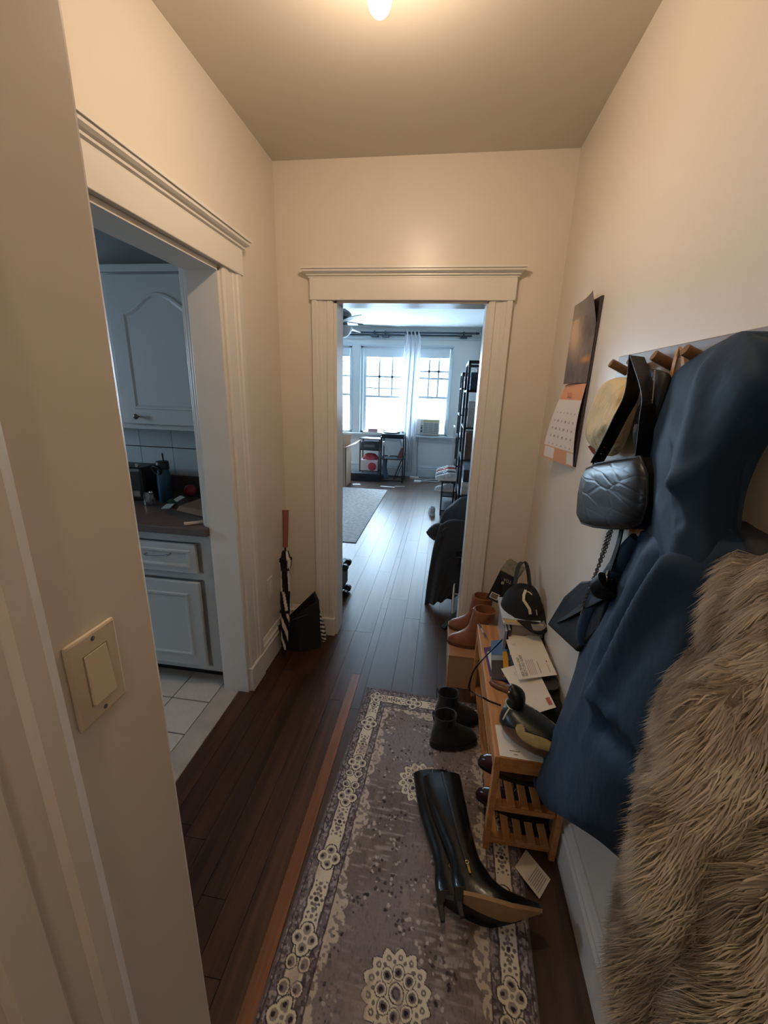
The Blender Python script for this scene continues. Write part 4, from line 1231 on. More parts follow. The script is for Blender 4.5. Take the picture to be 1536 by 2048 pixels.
# white card under the duck
Q4 = pxquad(((990, 1450), (1050, 1452), (1092, 1527), (1000, 1512)), (BZ + 0.001,) * 4)
wc = thing('greeting_card', 'white card lying under the decoy duck at the near bench corner', 'card', (0.31, 1.14, BZ))
sheet(Q4, 'sheet', mat('bright_card', (228, 220, 208), 0.6), wc)
tx = (inq(Q4, 1, 1) - inq(Q4, 0, 1)); ty = (inq(Q4, 0, 0) - inq(Q4, 0, 1))
for k in range(2):
    a_, b_ = inq(Q4, 0.25 + 0.08 * k, 0.80 + 0.1 * k) + e_, inq(Q4, 0.50 - 0.08 * k, 0.80 + 0.1 * k) + e_
    MB().strap([a_, b_], 0.0028, 0.0003, (0, 1, 0)).build('print_line', M['inkl'], wc)

# ---- decoy duck
dk = thing('decoy_duck', 'painted wooden decoy duck with brown bill on the bench', 'duck', (0.36, 1.14, BZ))
M['dblack'] = mat('black_green_paint', (20, 24, 24), 0.35, var=0.2, vscale=30)
M['dbrown'] = mat('brown_wood_paint', (104, 76, 56), 0.45, var=0.12, vscale=20)
M['dtan'] = mat('straw_paint', (152, 134, 84), 0.5, var=0.2, vscale=60, stretch=(1, 1, 1))
M['dwhite'] = mat('white_paint_ring', (196, 190, 176), 0.5)
ax = Vector((0.80, -0.60, 0)) * 0.84; sd_ = Vector((0.60, 0.80, 0)) * 0.95; upv = Vector((0, 0, 1))
d0 = Vector((0.285, 1.235, BZ + 0.002))


def dring(s, w_, zlo, zhi, n=20, flat=0.0):
    out = []
    for k in range(n):
        a = 2 * math.pi * k / n
        zz = (zlo + zhi) / 2 + (zhi - zlo) / 2 * math.sin(a)
        ww = w_ * math.copysign(abs(math.cos(a)) ** 0.8, math.cos(a))
        out.append(d0 + ax * s + sd_ * ww + upv * max(0.0, zz))
    return out


body = [dring(-0.012, 0.012, 0.05, 0.075), dring(-0.004, 0.036, 0.02, 0.092), dring(0.02, 0.056, 0.0, 0.108), dring(0.06, 0.070, 0.0, 0.106), dring(0.11, 0.076, 0.0, 0.098), dring(0.17, 0.070, 0.0, 0.092), dring(0.22, 0.052, 0.008, 0.086), dring(0.26, 0.030, 0.03, 0.082), dring(0.295, 0.010, 0.055, 0.075)]
bo = MB().loft(body).build('body', M['dbrown'], dk, smooth=True, sub=1)
# painted upper back: a thin shell over the body
def shellr(s, w_, zlo, zhi, a0, a1, n=14, g=0.0022):
    out = []
    for k in range(n + 1):
        a = math.radians(lerp(a0, a1, k / n))
        out.append(d0 + ax * s + sd_ * (w_ + g) * math.copysign(abs(math.cos(a)) ** 0.8, math.cos(a)) + upv * ((zlo + zhi) / 2 + ((zhi - zlo) / 2 + g) * math.sin(a)))
    return out


MB().grid([shellr(-0.0115, 0.013, 0.05, 0.076, -40, 220, 18), shellr(-0.004, 0.036, 0.02, 0.092, -35, 215, 18), shellr(0.02, 0.056, 0.0, 0.108, -5, 185, 18), shellr(0.05, 0.068, 0.0, 0.107, 15, 165, 18), shellr(0.085, 0.0735, 0.0, 0.103, 28, 152, 18), shellr(0.13, 0.076, 0.0, 0.098, 46, 134, 18), shellr(0.18, 0.069, 0.0, 0.092, 58, 122, 18), shellr(0.25, 0.036, 0.022, 0.083, 62, 118, 18)]).build('black_breast', M['dblack'], dk, smooth=True, solid=0.001)
for a0_, a1_ in ((12, 62), (118, 168)):
    cA = (a0_ + a1_) / 2
    MB().grid([shellr(s_, w_, zl, zh, lerp(cA, a0_, k_), lerp(cA, a1_, k_), 8, 0.0028) for s_, w_, zl, zh, k_ in ((0.080, 0.0725, 0, 0.104, 0.25), (0.095, 0.0745, 0, 0.101, 0.75), (0.12, 0.0757, 0, 0.097, 1), (0.17, 0.070, 0, 0.092, 1), (0.21, 0.056, 0.006, 0.087, 0.8), (0.235, 0.044, 0.014, 0.085, 0.3))]).build('straw_wing', M['dtan'], dk, smooth=True, solid=0.001)
MB().tube([shellr(0.10, 0.0745, 0.0, 0.10, 14, 166, 14, 0.004)[4], shellr(0.15, 0.073, 0.0, 0.094, 14, 166, 14, 0.004)[4], shellr(0.20, 0.060, 0.0, 0.09, 14, 166, 14, 0.004)[5]], 0.0022, 6).build('wing_line', M['dblack'], dk)
MB().strap([shellr(0.022 + 0.006 * math.sin(k / 12 * 3.14), 0.0575, 0.0, 0.109, 20, 160, 12, 0.003)[k] for k in range(13)], 0.005, 0.0012, ax).build('chest_line', M['dwhite'], dk)
# neck and head look towards the room
hc = Vector((0.305, 1.222, BZ + 0.150))
bd = Vector((-0.90, 0.30, 0.06)).normalized()
nk0 = d0 + ax * 0.030 + upv * 0.085
neck = [(nk0, 0.031), (nk0 + Vector((0, 0.002, 0.022)), 0.027), (hc - bd * 0.012 - Vector((0, 0, 0.022)), 0.027), (hc - bd * 0.006, 0.031), (hc + bd * 0.008 + Vector((0, 0, 0.012)), 0.026), (hc + bd * 0.012 + Vector((0, 0, 0.026)), 0.016), (hc + bd * 0.012 + Vector((0, 0, 0.034)), 0.004)]
hd = MB().tube([p for p, r in neck], [r for p, r in neck], 20).build('head', M['dblack'], dk, smooth=True, sub=1)
rg_ = nk0 + Vector((0, 0.002, 0.024))
MB().torus(rg_, 0.0265, 0.0028, Vector((0, -0.15, 1))).build('neck_ring', M['dwhite'], hd, smooth=True)
bl_ = [(hc + bd * 0.020 + Vector((0, 0, 0.010)), 0.016), (hc + bd * 0.040 + Vector((0, 0, 0.006)), 0.012), (hc + bd * 0.060 + Vector((0, 0, 0.004)), 0.011), (hc + bd * 0.082 + Vector((0, 0, 0.010)), 0.010), (hc + bd * 0.090 + Vector((0, 0, 0.012)), 0.004)]
MB().tube([p for p, r in bl_], [r for p, r in bl_], 14, sy=1.3).build('bill', mat('reddish_bill', (96, 56, 42), 0.35), hd, smooth=True)
for s_ in (-1, 1):
    MB().ball(hc + bd * 0.018 + Vector((0, 0, 0.016)) + bd.cross(upv).normalized() * s_ * 0.0225, 0.004, 10, 6).build('eye', M['gold'], hd, smooth=True)

# keys and small metal things at the wall side
ky = thing('key_bunch', 'small bunch of keys by the wall next to the decoy', 'keys', (0.48, 1.26, BZ))
kc = Vector((0.468, 1.235, BZ + 0.004))
MB().torus(kc, 0.016, 0.0016, (0, 0, 1)).build('ring', M['chrome'], ky, smooth=True)
for k in range(3):
    a = 0.6 + k * 0.8; dd = Vector((-math.cos(a), -math.sin(a), 0))
    MB().bar(kc + dd * 0.016, kc + dd * 0.055, 0.008, 0.002).lathe([(0.001, -0.001), (0.011, -0.001), (0.011, 0.001), (0.001, 0.001)], kc + dd * 0.018, 14).build('key', M['chrome'], ky)

# ---- far end: books, magazines, packet, caps
bk = [('hardcover_book', 'grey hardcover book at the bottom of the pile on the bench', (0.372, 0.510), (1.70, 1.89), BZ + 0.0005, 0.062, (132, 120, 108)),
      ('hardcover_book', 'thin black spined book in the middle of the pile', (0.366, 0.508), (1.71, 1.895), BZ + 0.0632, 0.014, (30, 28, 32)),
      ('hardcover_book', 'grey hardcover book under the magazines', (0.370, 0.506), (1.705, 1.89), BZ + 0.0778, 0.054, (138, 126, 114))]
for nm, lb, xx, yy, z0, h_, c in bk:
    r = thing(nm, lb, 'book', ((xx[0] + xx[1]) / 2, (yy[0] + yy[1]) / 2, z0), 'pile of books on the bench')
    cm = mat('book_cloth', c, 0.55)
    bb = MB().box(xx[0], xx[1], yy[0], yy[1], z0, z0 + 0.003).box(xx[0], xx[1], yy[0], yy[1], z0 + h_ - 0.003, z0 + h_).box(xx[0], xx[1], yy[0], yy[0] + 0.003, z0, z0 + h_)
    bb.build('cover', cm, r)
    MB().box(xx[0] + 0.004, xx[1] - 0.004, yy[0] + 0.0035, yy[1] - 0.004, z0 + 0.0032, z0 + h_ - 0.0032).build('pages', mat('page_edges', (206, 196, 180), 0.8), r)
    if h_ < 0.02:
        for k in range(9): MB().box(xx[0] + 0.03 + k * 0.006, xx[0] + 0.034 + k * 0.006, yy[0] - 0.0004, yy[0], z0 + 0.005, z0 + 0.009).build('spine_letter', M['inkl'], r)
# books standing along the front of the pile, seen by their silver edges
for k, (xx, c, h_) in enumerate(((0.338, (150, 148, 152), 0.105), (0.352, (70, 56, 60), 0.112))):
    r = thing('paperback_book', ('pale paperback standing at the front of the book pile', 'dark paperback standing between pale paperback and book pile')[k], 'book', (xx, 1.79, BZ), 'paperbacks by the pile')
    MB().box(xx, xx + 0.0015, 1.69, 1.885, BZ + 0.0005, BZ + h_).box(xx + 0.0105, xx + 0.012, 1.69, 1.885, BZ + 0.0005, BZ + h_).box(xx, xx + 0.012, 1.69, 1.6915, BZ + 0.0005, BZ + h_).build('cover', mat('book_cover', c, 0.3), r)
    MB().box(xx + 0.0016, xx + 0.0104, 1.6925, 1.883, BZ + 0.001, BZ + h_ - 0.001).build('pages', mat('white_pages', (220, 214, 206), 0.7), r)
# magazines on top
mgp = []
for k, (dx, dy, c, lb) in enumerate(((0.0, 0.0, (222, 214, 200), 'white magazine at the bottom on top of the books'), (0.006, -0.006, (206, 168, 96), 'yellow covered magazine in the middle of the magazine pile'), (-0.004, 0.004, (196, 206, 222), 'pale blue magazine on top of the magazine pile'))):
    z0 = BZ + 0.1345 + k * 0.0095
    r = thing('magazine', lb, 'magazine', (0.40, 1.80, z0), 'magazines on the book pile')
    MB().hexa([(0.328 + dx, 1.70 + dy, z0), (0.492 + dx, 1.70 + dy, z0), (0.492 + dx, 1.90 + dy, z0), (0.328 + dx, 1.90 + dy, z0)], [(0.328 + dx, 1.70 + dy, z0 + 0.008), (0.492 + dx, 1.70 + dy, z0 + 0.008), (0.492 + dx, 1.90 + dy, z0 + 0.008), (0.328 + dx, 1.90 + dy, z0 + 0.008)]).build('pages', M['paper'], r)
    MB().box(0.327 + dx, 0.493 + dx, 1.699 + dy, 1.901 + dy, z0 + 0.0081, z0 + 0.0092).build('cover', mat('magazine_cover', c, 0.25, var=0.12, vscale=14), r)
# black blister packet leaning in the corner
pk_ = thing('toy_packet', 'black printed packet leaning against the wall behind the books', 'packet', (0.36, 1.93, BZ))
PQ = [at(973, 1196, y=1.915), at(1004, 1210, y=1.925), at(1040, 1150, y=1.975), at(1003, 1136, y=1.985)]
th_ = Vector((0.012, 0.02, 0))
MB().hexa(PQ, [p + th_ for p in PQ]).build('card', mat('black_print_card', (28, 30, 34), 0.35, var=0.2, vscale=40), pk_)
fr = Vector((-0.0012, -0.002, 0.0008))
MB().add([inq(PQ, u, v) + fr for u, v in ((0.12, 0.06), (0.62, 0.06), (0.62, 0.24), (0.12, 0.24))], [(0, 1, 2, 3)]).build('barcode_label', M['white'], pk_)
MB().add([inq(PQ, u, v) + fr * 1.4 for u, v in ((0.17, 0.08), (0.57, 0.08), (0.57, 0.22), (0.17, 0.22))], [(0, 1, 2, 3)]).build('barcode', M['inkl'], pk_)
text('TOA', 0.022, inq(PQ, 0.82, 0.74) + fr, PQ[0] - PQ[1], PQ[0] - PQ[3], mat('olive_print', (176, 178, 160), 0.5), pk_)
MB().lathe([(0.001, 0), (0.008, 0.0), (0.008, 0.0008), (0.001, 0.0008)], inq(PQ, 0.42, 0.60) + fr, 14, Matrix.Rotation(math.pi / 2, 3, 'X')).build('printed_figure', mat('olive_print2', (168, 172, 150), 0.5), pk_)
MB().hexa([inq(PQ, u, v) + fr * 2 for u, v in ((0.0, 0.92), (1, 0.86), (1.0, 1.18), (0.08, 1.28))], [inq(PQ, u, v) + th_ * 1.6 for u, v in ((0.0, 0.92), (1, 0.86), (1.0, 1.18), (0.08, 1.28))]).build('clear_top', mat('olive_film', (122, 120, 98), 0.2, var=0.25, vscale=60), pk_, bevel=0.004)
# black cap thrown over the books
cpz = BZ + 0.165
cap = thing('baseball_cap', 'black baseball cap with white graphic on the magazine pile', 'cap', (0.44, 1.80, cpz))
cc = Vector((0.418, 1.805, cpz - 0.002))
rows = []
for k in range(9):
    th = math.pi / 2 * k / 8
    rows.append([cc + Vector((0.086 * math.cos(th) * math.cos(a) + 0.02 * (k / 8), 0.104 * math.cos(th) * math.sin(a), 0.118 * math.sin(th) ** 1.0 * (1 + 0.06 * math.cos(3 * a)))) for a in [2 * math.pi * q / 28 for q in range(28)]])
CR = Matrix.Translation(cc) @ Matrix.Rotation(math.radians(24), 4, 'Z') @ Matrix.Translation(-cc)
cmb = MB(); cmb.T = CR
cmb.loft(rows, False, True).build('crown', M['bfabric'], cap, smooth=True, angle=0)
br = []
for k in range(7):
    t = k / 6
    br.append([cc + Vector((0.01 + 0.082 * math.cos(a) * (1 + 0.10 * t), -0.085 * abs(math.sin(a)) ** 0.7 - 0.075 * t * math.sin(a), 0.016 - 0.055 * t * math.sin(a) ** 2 + 0.012 * math.cos(a))) for a in [math.pi * q / 16 for q in range(17)]])
cmb = MB(); cmb.T = CR
cmb.grid(br).build('brim', M['bfabric'], cap, smooth=True, solid=0.004)
gw = mat('cream_print', (196, 180, 150), 0.6)


def capp(a, th, g=0.003):
    return CR @ (cc + Vector(((0.086 + g) * math.cos(th) * math.cos(a) + 0.02 * (th / (math.pi / 2)), (0.104 + g) * math.cos(th) * math.sin(a), (0.118 + g) * math.sin(th) * (1 + 0.06 * math.cos(3 * a)))))


MB().strap([capp(math.radians(a), math.radians(t)) for a, t in ((226, 66), (224, 52), (228, 40), (240, 32), (250, 24), (254, 14))], 0.012, 0.001, (1, -0.3, 0.1)).build('graphic', gw, cap)
MB().strap([capp(math.radians(a), math.radians(t)) for a, t in ((236, 62), (252, 60), (262, 56))], 0.006, 0.001, (0, 0, 1)).build('graphic', gw, cap)
MB().strap([capp(math.radians(a), math.radians(t)) for a, t in ((272, 24), (276, 12))], 0.004, 0.001, (1, 0, 0)).build('graphic', gw, cap)
MB().grid([[CR @ (p + Vector((0, 0, 0.0032))) for p in r[6:11]] for r in br[3:6]]).build('brim_sticker', mat('silver_sticker', (120, 116, 116), 0.3, metal=0.5), cap, solid=0.0005)
lp = spline([at(1030, 1168, y=1.86), at(1036, 1136, y=1.91), at(1046, 1124, y=1.95), at(1055, 1136, y=1.92), at(1060, 1176, y=1.86)], 16)
tag(MB().strap(lp, 0.030, 0.002, (0.35, -0.9, 0.2)).build('headband', mat('camo_fabric', (46, 45, 40), 0.8, var=0.5, vscale=60)), 'camouflage headband loop standing up behind the black cap', 'headband')

# ================================================================ THINGS HANGING ON THE RIGHT WALL
# ---- peg rail
PEGY = [1.315, 1.19, 1.062, 0.935, 0.808, 0.68, 0.555, 0.43]
pr = thing('coat_rail', 'grey wooden coat rail with round wooden pegs on the right wall', 'coat rail', (XR - 0.01, 0.85, 1.60))
MB().box(XR - 0.016, XR - 0.0005, 0.30, 1.385, 1.598, 1.668).build('board', M['rail'], pr, bevel=0.002)
for y_ in PEGY:
    MB().tube([(XR - 0.012, y_, 1.622), (XR - 0.060, y_, 1.645)], 0.0115, 18).build('peg', M['peg'], pr, smooth=True)

# ---- wall calendar
cl = thing('wall_calendar', 'open wall calendar with a dark sunset picture page', 'calendar', (XR, 1.8, 1.28))
cy0, cy1 = 1.935, 1.665


def cal_pt(u, z):
    """u 0..1 from the far edge to the near edge; the sheets curl away from the wall"""
    y_ = lerp(cy0, cy1, u)
    if z > 1.598:
        b_ = 0.010 + 0.030 * max(0, (z - 1.80) / 0.11) * u ** 2 + 0.012 * (1 - u)
    else:
        t = (1.598 - z) / 0.31
        b_ = 0.010 + 0.055 * (1 - u) * t + 0.012 * math.sin(math.pi * t)
        y_ += 0.02 * (1 - u) * t
    return Vector((XR - b_, y_, z))


def cal_sheet(z0, z1, colf, name):
    nu, nv = 60, 70
    P_ = np.zeros((nu, nv, 3)); Cc = np.zeros((nu, nv, 3))
    for i in range(nu):
        for j in range(nv):
            u, v = i / (nu - 1), j / (nv - 1)
            P_[i, j] = cal_pt(u, lerp(z0, z1, v)); Cc[i, j] = colf(u, v)
    return grid_object(name, P_, Cc, vmat(name + '_print', 0.55), cl)


def pic(u, v):
    # dusk landscape: glow on the upper far side, dark hills, a lit strip low down
    n_ = mnoise.noise(Vector((u * 3, v * 4, 1))) * 0.5 + mnoise.noise(Vector((u * 9, v * 9, 4))) * 0.25
    base = np.array(lin((112, 100, 96)))
    glow = np.array(lin((206, 172, 138)))
    g_ = math.exp(-((u - 0.25) ** 2) / 0.08 - ((v - 0.60) ** 2) / 0.05) + 0.7 * math.exp(-((u - 0.1) ** 2) / 0.02 - ((v - 0.85) ** 2) / 0.05)
    c_ = base * (1 + n_) * (1 - min(1, g_)) + glow * min(1, g_) * (1 + 0.5 * n_)
    h_ = math.exp(-((u - 0.8) ** 2) / 0.03 - ((v - 0.28) ** 2) / 0.0015)
    c_ = c_ * (1 - h_) + np.array(lin((200, 142, 86))) * h_
    if v > 0.80: c_ = c_ * 0.4 + np.array(lin((132, 122, 116))) * 0.6
    return np.clip(c_, 0, 1)


def page(u, v):
    if v > 0.80: c_ = np.array(lin((214, 152, 116)))
    elif v > 0.18:
        c_ = np.array(lin((214, 202, 194)))
        r_ = (v - 0.18) / 0.62 * 6 % 1
        if 0.30 < r_ < 0.50 and 0.08 < u < 0.94 and (u * 7 * 2) % 2 < 0.55 and v < 0.66: c_ = np.array(lin((140, 130, 126)))
    else:
        c_ = np.array(lin((206, 148, 112)))
        if (0.06 < u < 0.40 or u > 0.80) and 0.02 < v < 0.16: c_ = np.array(lin((214, 204, 196)))
    return c_


cal_sheet(1.600, 1.905, pic, 'picture_page')
cal_sheet(1.285, 1.598, page, 'month_page')
MB().hexa([(XR - 0.0005, cy0 - 0.02, 1.29), (XR - 0.008, cy0 - 0.02, 1.29), (XR - 0.008, cy1 - 0.006, 1.29), (XR - 0.0005, cy1 - 0.006, 1.29)], [(XR - 0.0005, cy0 - 0.02, 1.895), (XR - 0.008, cy0 - 0.02, 1.895), (XR - 0.008, cy1 - 0.006, 1.888), (XR - 0.0005, cy1 - 0.006, 1.888)]).build('other_pages', mat('dark_page_edge', (62, 56, 58), 0.6), cl)
text('2025', 0.03, cal_pt(0.36, 1.545) + Vector((-0.002, 0, 0)), (0, -1, 0), (0, 0, 1), mat('peach_print', (178, 112, 80), 0.6), cl)

# ---- beige cap on the first peg
hc_ = thing('canvas_cap', 'beige canvas cap with dark red trim hanging on the first peg', 'cap', (0.46, 1.33, 1.36))
M['canvas'] = mat('beige_canvas', (202, 182, 142), 0.85, bump=1.0, bscale=11)
for n_ in M['canvas'].node_tree.nodes:
    if n_.type == 'BUMP': n_.inputs['Distance'].default_value = 0.03
cent = Vector((0.455, 1.305, 1.485))
rows = []
capo = [(1238, 752), (1215, 757), (1196, 774), (1180, 808), (1169, 850), (1168, 872), (1174, 888), (1188, 902), (1205, 912), (1225, 918), (1245, 905), (1258, 870), (1270, 830), (1278, 790), (1272, 762), (1255, 752)]
for k in range(8):
    t = k / 7
    ring_ = []
    for (u, v) in capo:
        uu, vv = lerp(u, 1222, t * 0.97), lerp(v, 836, t * 0.97)
        xx = 0.478 - 0.048 * math.sin(t * math.pi / 2) ** 0.8
        fold = 0.012 * math.sin(u * 0.10 + v * 0.05) * math.sin(math.pi * min(1, t * 1.2))
        ring_.append(at(uu, vv, x=xx + fold))
    rows.append(ring_)
back = [Vector((min(XR - 0.004, p.x + 0.022), p.y * (min(XR - 0.004, p.x + 0.022) / p.x) * 0.99, p.z)) for p in rows[0]]
MB().loft([back] + rows, True, True).build('crown', M['canvas'], hc_, smooth=True, sub=1, angle=0)
MB().strap(spline([at(1180, 892, x=0.476), at(1190, 906, x=0.470), at(1203, 914, x=0.468)], 8), 0.012, 0.003, (1, 0, 0.4)).build('trim_band', mat('dark_red_trim', (92, 38, 40), 0.6), hc_)
MB().strap([at(1270, 742, x=0.47), at(1273, 756, x=0.465)], 0.016, 0.004, (0, 1, 0.2)).build('back_tab', mat('maroon_tab', (78, 36, 34), 0.6), hc_)
MB().strap(spline([at(1262, 752, x=0.468), at(1266, 740, x=0.468), at(1273, 740, x=0.468), at(1276, 754, x=0.468)], 9), 0.004, 0.004, (1, 0, 0)).build('hang_loop', M['canvas'], hc_)

# ---- black croc shoulder bag on the second peg
sb = thing('shoulder_bag', 'small black crocodile embossed shoulder bag on the second peg', 'handbag', (0.44, 1.1, 1.18))
mcroc, ntc, bcr = new_mat('black_croc_leather')
tcn = ntc.nodes.new('ShaderNodeTexCoord'); mpn = ntc.nodes.new('ShaderNodeMapping'); mpn.inputs['Scale'].default_value = (9, 8, 30)
vor = ntc.nodes.new('ShaderNodeTexVoronoi'); vor.feature = 'DISTANCE_TO_EDGE'; vor.inputs['Scale'].default_value = 1.0
bpn = ntc.nodes.new('ShaderNodeBump'); bpn.inputs['Strength'].default_value = 0.22; bpn.inputs['Distance'].default_value = 0.003
mrn = ntc.nodes.new('ShaderNodeMapRange'); mrn.inputs['From Max'].default_value = 0.12
ntc.links.new(tcn.outputs['Object'], mpn.inputs['Vector']); ntc.links.new(mpn.outputs['Vector'], vor.inputs['Vector']); ntc.links.new(vor.outputs['Distance'], mrn.inputs['Value']); ntc.links.new(mrn.outputs['Result'], bpn.inputs['Height']); ntc.links.new(bpn.outputs['Normal'], bcr.inputs['Normal'])
bcr.inputs['Base Color'].default_value = (*lin((18, 19, 22)), 1); bcr.inputs['Roughness'].default_value = 0.36; bcr.inputs['Specular IOR Level'].default_value = 0.22
# outline in the plane of the wall (y, z), front face x=0.405, back 0.47
bo_ = [(lambda p: (p.y, p.z))(at(u, v, x=.43)) for u, v in ((1178, 938), (1200, 928), (1240, 920), (1288, 914), (1302, 950), (1302, 1010), (1290, 1046), (1262, 1056), (1225, 1057), (1190, 1053), (1168, 1046), (1160, 1030), (1163, 988), (1170, 955))]
ring_ = lambda g, x_: [Vector((x_, 1.09 + (y_ - 1.09) * g, 1.30 + (z_ - 1.30) * g)) for y_, z_ in bo_]
MB().loft([ring_(0.985, 0.474), ring_(1.0, 0.466), ring_(1.0, 0.428), ring_(0.985, 0.420), ring_(0.90, 0.412), ring_(0.6, 0.407)], True, True).build('body', mcroc, sb, smooth=True, angle=70)
pi_ = [p for p in ring_(1.0, 0.424)]
MB().tube(pi_ + [pi_[0]], 0.0035, 8).build('piping', M['bleather'], sb, smooth=True)
MB().strap([at(1186, 935, x=.444), at(1240, 921, x=.444), at(1284, 915, x=.444)], 0.016, 0.002, (1, 0, 0)).build('zip', M['gun'], sb)
pg2 = Vector((0.470, PEGY[1], 1.634))
s1 = spline([at(1194, 924, x=.436), at(1214, 888, x=.422), at(1240, 836, x=.424), at(1264, 786, x=.440), pg2 + Vector((0, 0.004, 0.018))], 24)
MB().strap(s1, 0.034, 0.003, (1, 0.15, 0)).build('strap', M['bleather'], sb)
s2 = spline([at(1284, 924, x=.440), at(1288, 890, x=.436), at(1294, 836, x=.434), at(1298, 786, x=.444), pg2 + Vector((0, -0.004, 0.018))], 24)
MB().strap(s2, 0.034, 0.003, (1, 0.15, 0)).build('strap', M['bleather'], sb)
bk_ = MB().torus(at(1190, 930, x=.440), 0.013, 0.003, (1, 0, 0.2)).build('ring', M['bmetal'], sb, smooth=True)
for q_ in (3, 5): MB().ball(s1[q_] + Vector((-0.003, 0, 0)), 0.0028, 8, 6).build('stud', M['chrome'], sb, smooth=True)

# ---- black leather strap bundle (second bag) on pegs two and three
s5 = thing('strap_bundle', 'wide black leather bag straps draped from the second peg', 'straps', (0.46, 1.10, 1.41))
bw = [[at(u, v, x=x_) for u, v, x_ in row] for row in (
    [(1296, 735, .462), (1312, 736, .455), (1330, 742, .458), (1346, 748, .470)],
    [(1288, 770, .458), (1306, 770, .447), (1326, 772, .450), (1342, 776, .468)],
    [(1272, 820, .458), (1296, 822, .446), (1314, 824, .450), (1330, 826, .468)],
    [(1262, 862, .460), (1282, 866, .450), (1300, 868, .452), (1316, 868, .468)],
    [(1268, 890, .462), (1280, 895, .455), (1294, 896, .456), (1306, 896, .468)],
    [(1274, 918, .464), (1282, 920, .460), (1290, 920, .460), (1298, 920, .468)])]
MB().grid(bw).build('leather_panel', M['bleather'], s5, smooth=True, sub=2, solid=0.006)
MB().tube(spline([at(1310, 740, x=.450), at(1308, 770, x=.445), at(1303, 820, x=.444), at(1299, 846, x=.446)], 14), 0.0012, 6).build('edge_seam', M['inkl'], s5)
MB().strap([at(1290, 790, x=.444), at(1286, 822, x=.444)], 0.004, 0.002, (0, 1, 0)).build('metal_bar', M['chrome'], s5)
MB().strap([at(1303, 800, x=.440), at(1291, 834, x=.442)], 0.004, 0.002, (0, 1, 0)).build('metal_bar', M['chrome'], s5)
text('47', 0.020, at(1266, 861, x=0.445), (0, -1, 0.12), (0, 0, 1), M['inkl'], s5)

# ---- black flap bag with a chain
fb = thing('flap_bag', 'black leather flap bag hanging low on a silver chain', 'handbag', (0.45, 1.2, 0.75))
F0, F1, F2, F3 = at(1106, 1250, x=.452), at(1166, 1304, x=.452), at(1215, 1262, x=.452), at(1176, 1166, x=.452)
fo = [F0, F1, F2, at(1232, 1200, x=.452), at(1222, 1160, x=.452), at(1176, 1164, x=.452), at(1141, 1194, x=.452)]
MB().hexa([p + Vector((-0.022, 0, 0)) for p in fo], [p + Vector((0.050, 0.0, 0)) for p in fo]).build('body', M['bleather'], fb, bevel=0.006)
flp = [at(1112, 1246, x=.424), at(1128, 1240, x=.421), at(1162, 1222, x=.420), at(1212, 1196, x=.420), at(1226, 1158, x=.424), at(1178, 1162, x=.424), at(1142, 1195, x=.424)]
MB().hexa(flp, [p + Vector((0.004, 0.0, 0)) for p in flp]).build('flap', mat('dark_blue_black_leather', (13, 14, 17), 0.45, spec=0.2), fb, bevel=0.001)
rl = at(1202, 1172, x=.412)
MB().tube([at(1192, 1186, x=.424), at(1205, 1176, x=.414), at(1218, 1168, x=.424)], [0.012, 0.030, 0.034], 16).build('rolled_corner', M['bleather'], fb, smooth=True)
ch = spline([at(1224, 1058, x=.440), at(1212, 1095, x=.438), at(1194, 1140, x=.432), at(1178, 1180, x=.424), at(1164, 1220, x=.414)], 40)
cb = MB()
for k in range(len(ch) - 1):
    t_ = (ch[k + 1] - ch[k]).normalized(); c_ = (ch[k] + ch[k + 1]) / 2
    a_ = t_.orthogonal().normalized(); b2 = t_.cross(a_)
    nrm = (a_ if k % 2 else b2)
    L_ = (ch[k + 1] - ch[k]).length
    w_ = t_.cross(nrm)
    pts = [c_ + t_ * (L_ * 0.78 * math.cos(q_ * math.pi / 5)) + w_ * (0.0042 * math.sin(q_ * math.pi / 5)) for q_ in range(10)]
    cb.tube(pts + [pts[0]], 0.0012, 5)
cb.build('chain', M['gun'], fb, smooth=True)
ch2 = spline([at(1218, 1062, x=.452), at(1206, 1100, x=.450), at(1192, 1150, x=.446), at(1186, 1180, x=.44)], 30)
cb = MB()
for k in range(len(ch2) - 1):
    t_ = (ch2[k + 1] - ch2[k]).normalized(); c_ = (ch2[k] + ch2[k + 1]) / 2
    a_ = t_.orthogonal().normalized(); nrm = a_ if k % 2 else t_.cross(a_); w_ = t_.cross(nrm); L_ = (ch2[k + 1] - ch2[k]).length
    pts = [c_ + t_ * (L_ * 0.78 * math.cos(q_ * math.pi / 5)) + w_ * (0.0038 * math.sin(q_ * math.pi / 5)) for q_ in range(10)]
    cb.tube(pts + [pts[0]], 0.0011, 5)
cb.build('chain', M['gun'], fb, smooth=True)
MB().torus(at(1164, 1222, x=.412), 0.008, 0.0018, (1, -0.3, 0)).build('ring', M['gun'], fb, smooth=True)
stp = [at(1244, 1056, x=.446), at(1236, 1090, x=.440), at(1224, 1125, x=.432), at(1217, 1142, x=.424)]
so = MB().strap(spline(stp, 12), 0.016, 0.003, (0, 1, 0.3)).build('shoulder_strap', M['bleather'], fb)
MB().torus(at(1212, 1160, x=.414), 0.011, 0.0022, (1, -0.2, 0)).build('strap_ring', M['gun'], so, smooth=True)
MB().tube([at(1217, 1142, x=.422), at(1214, 1152, x=.416)], 0.004, 8).build('clasp', M['gun'], so, smooth=True)

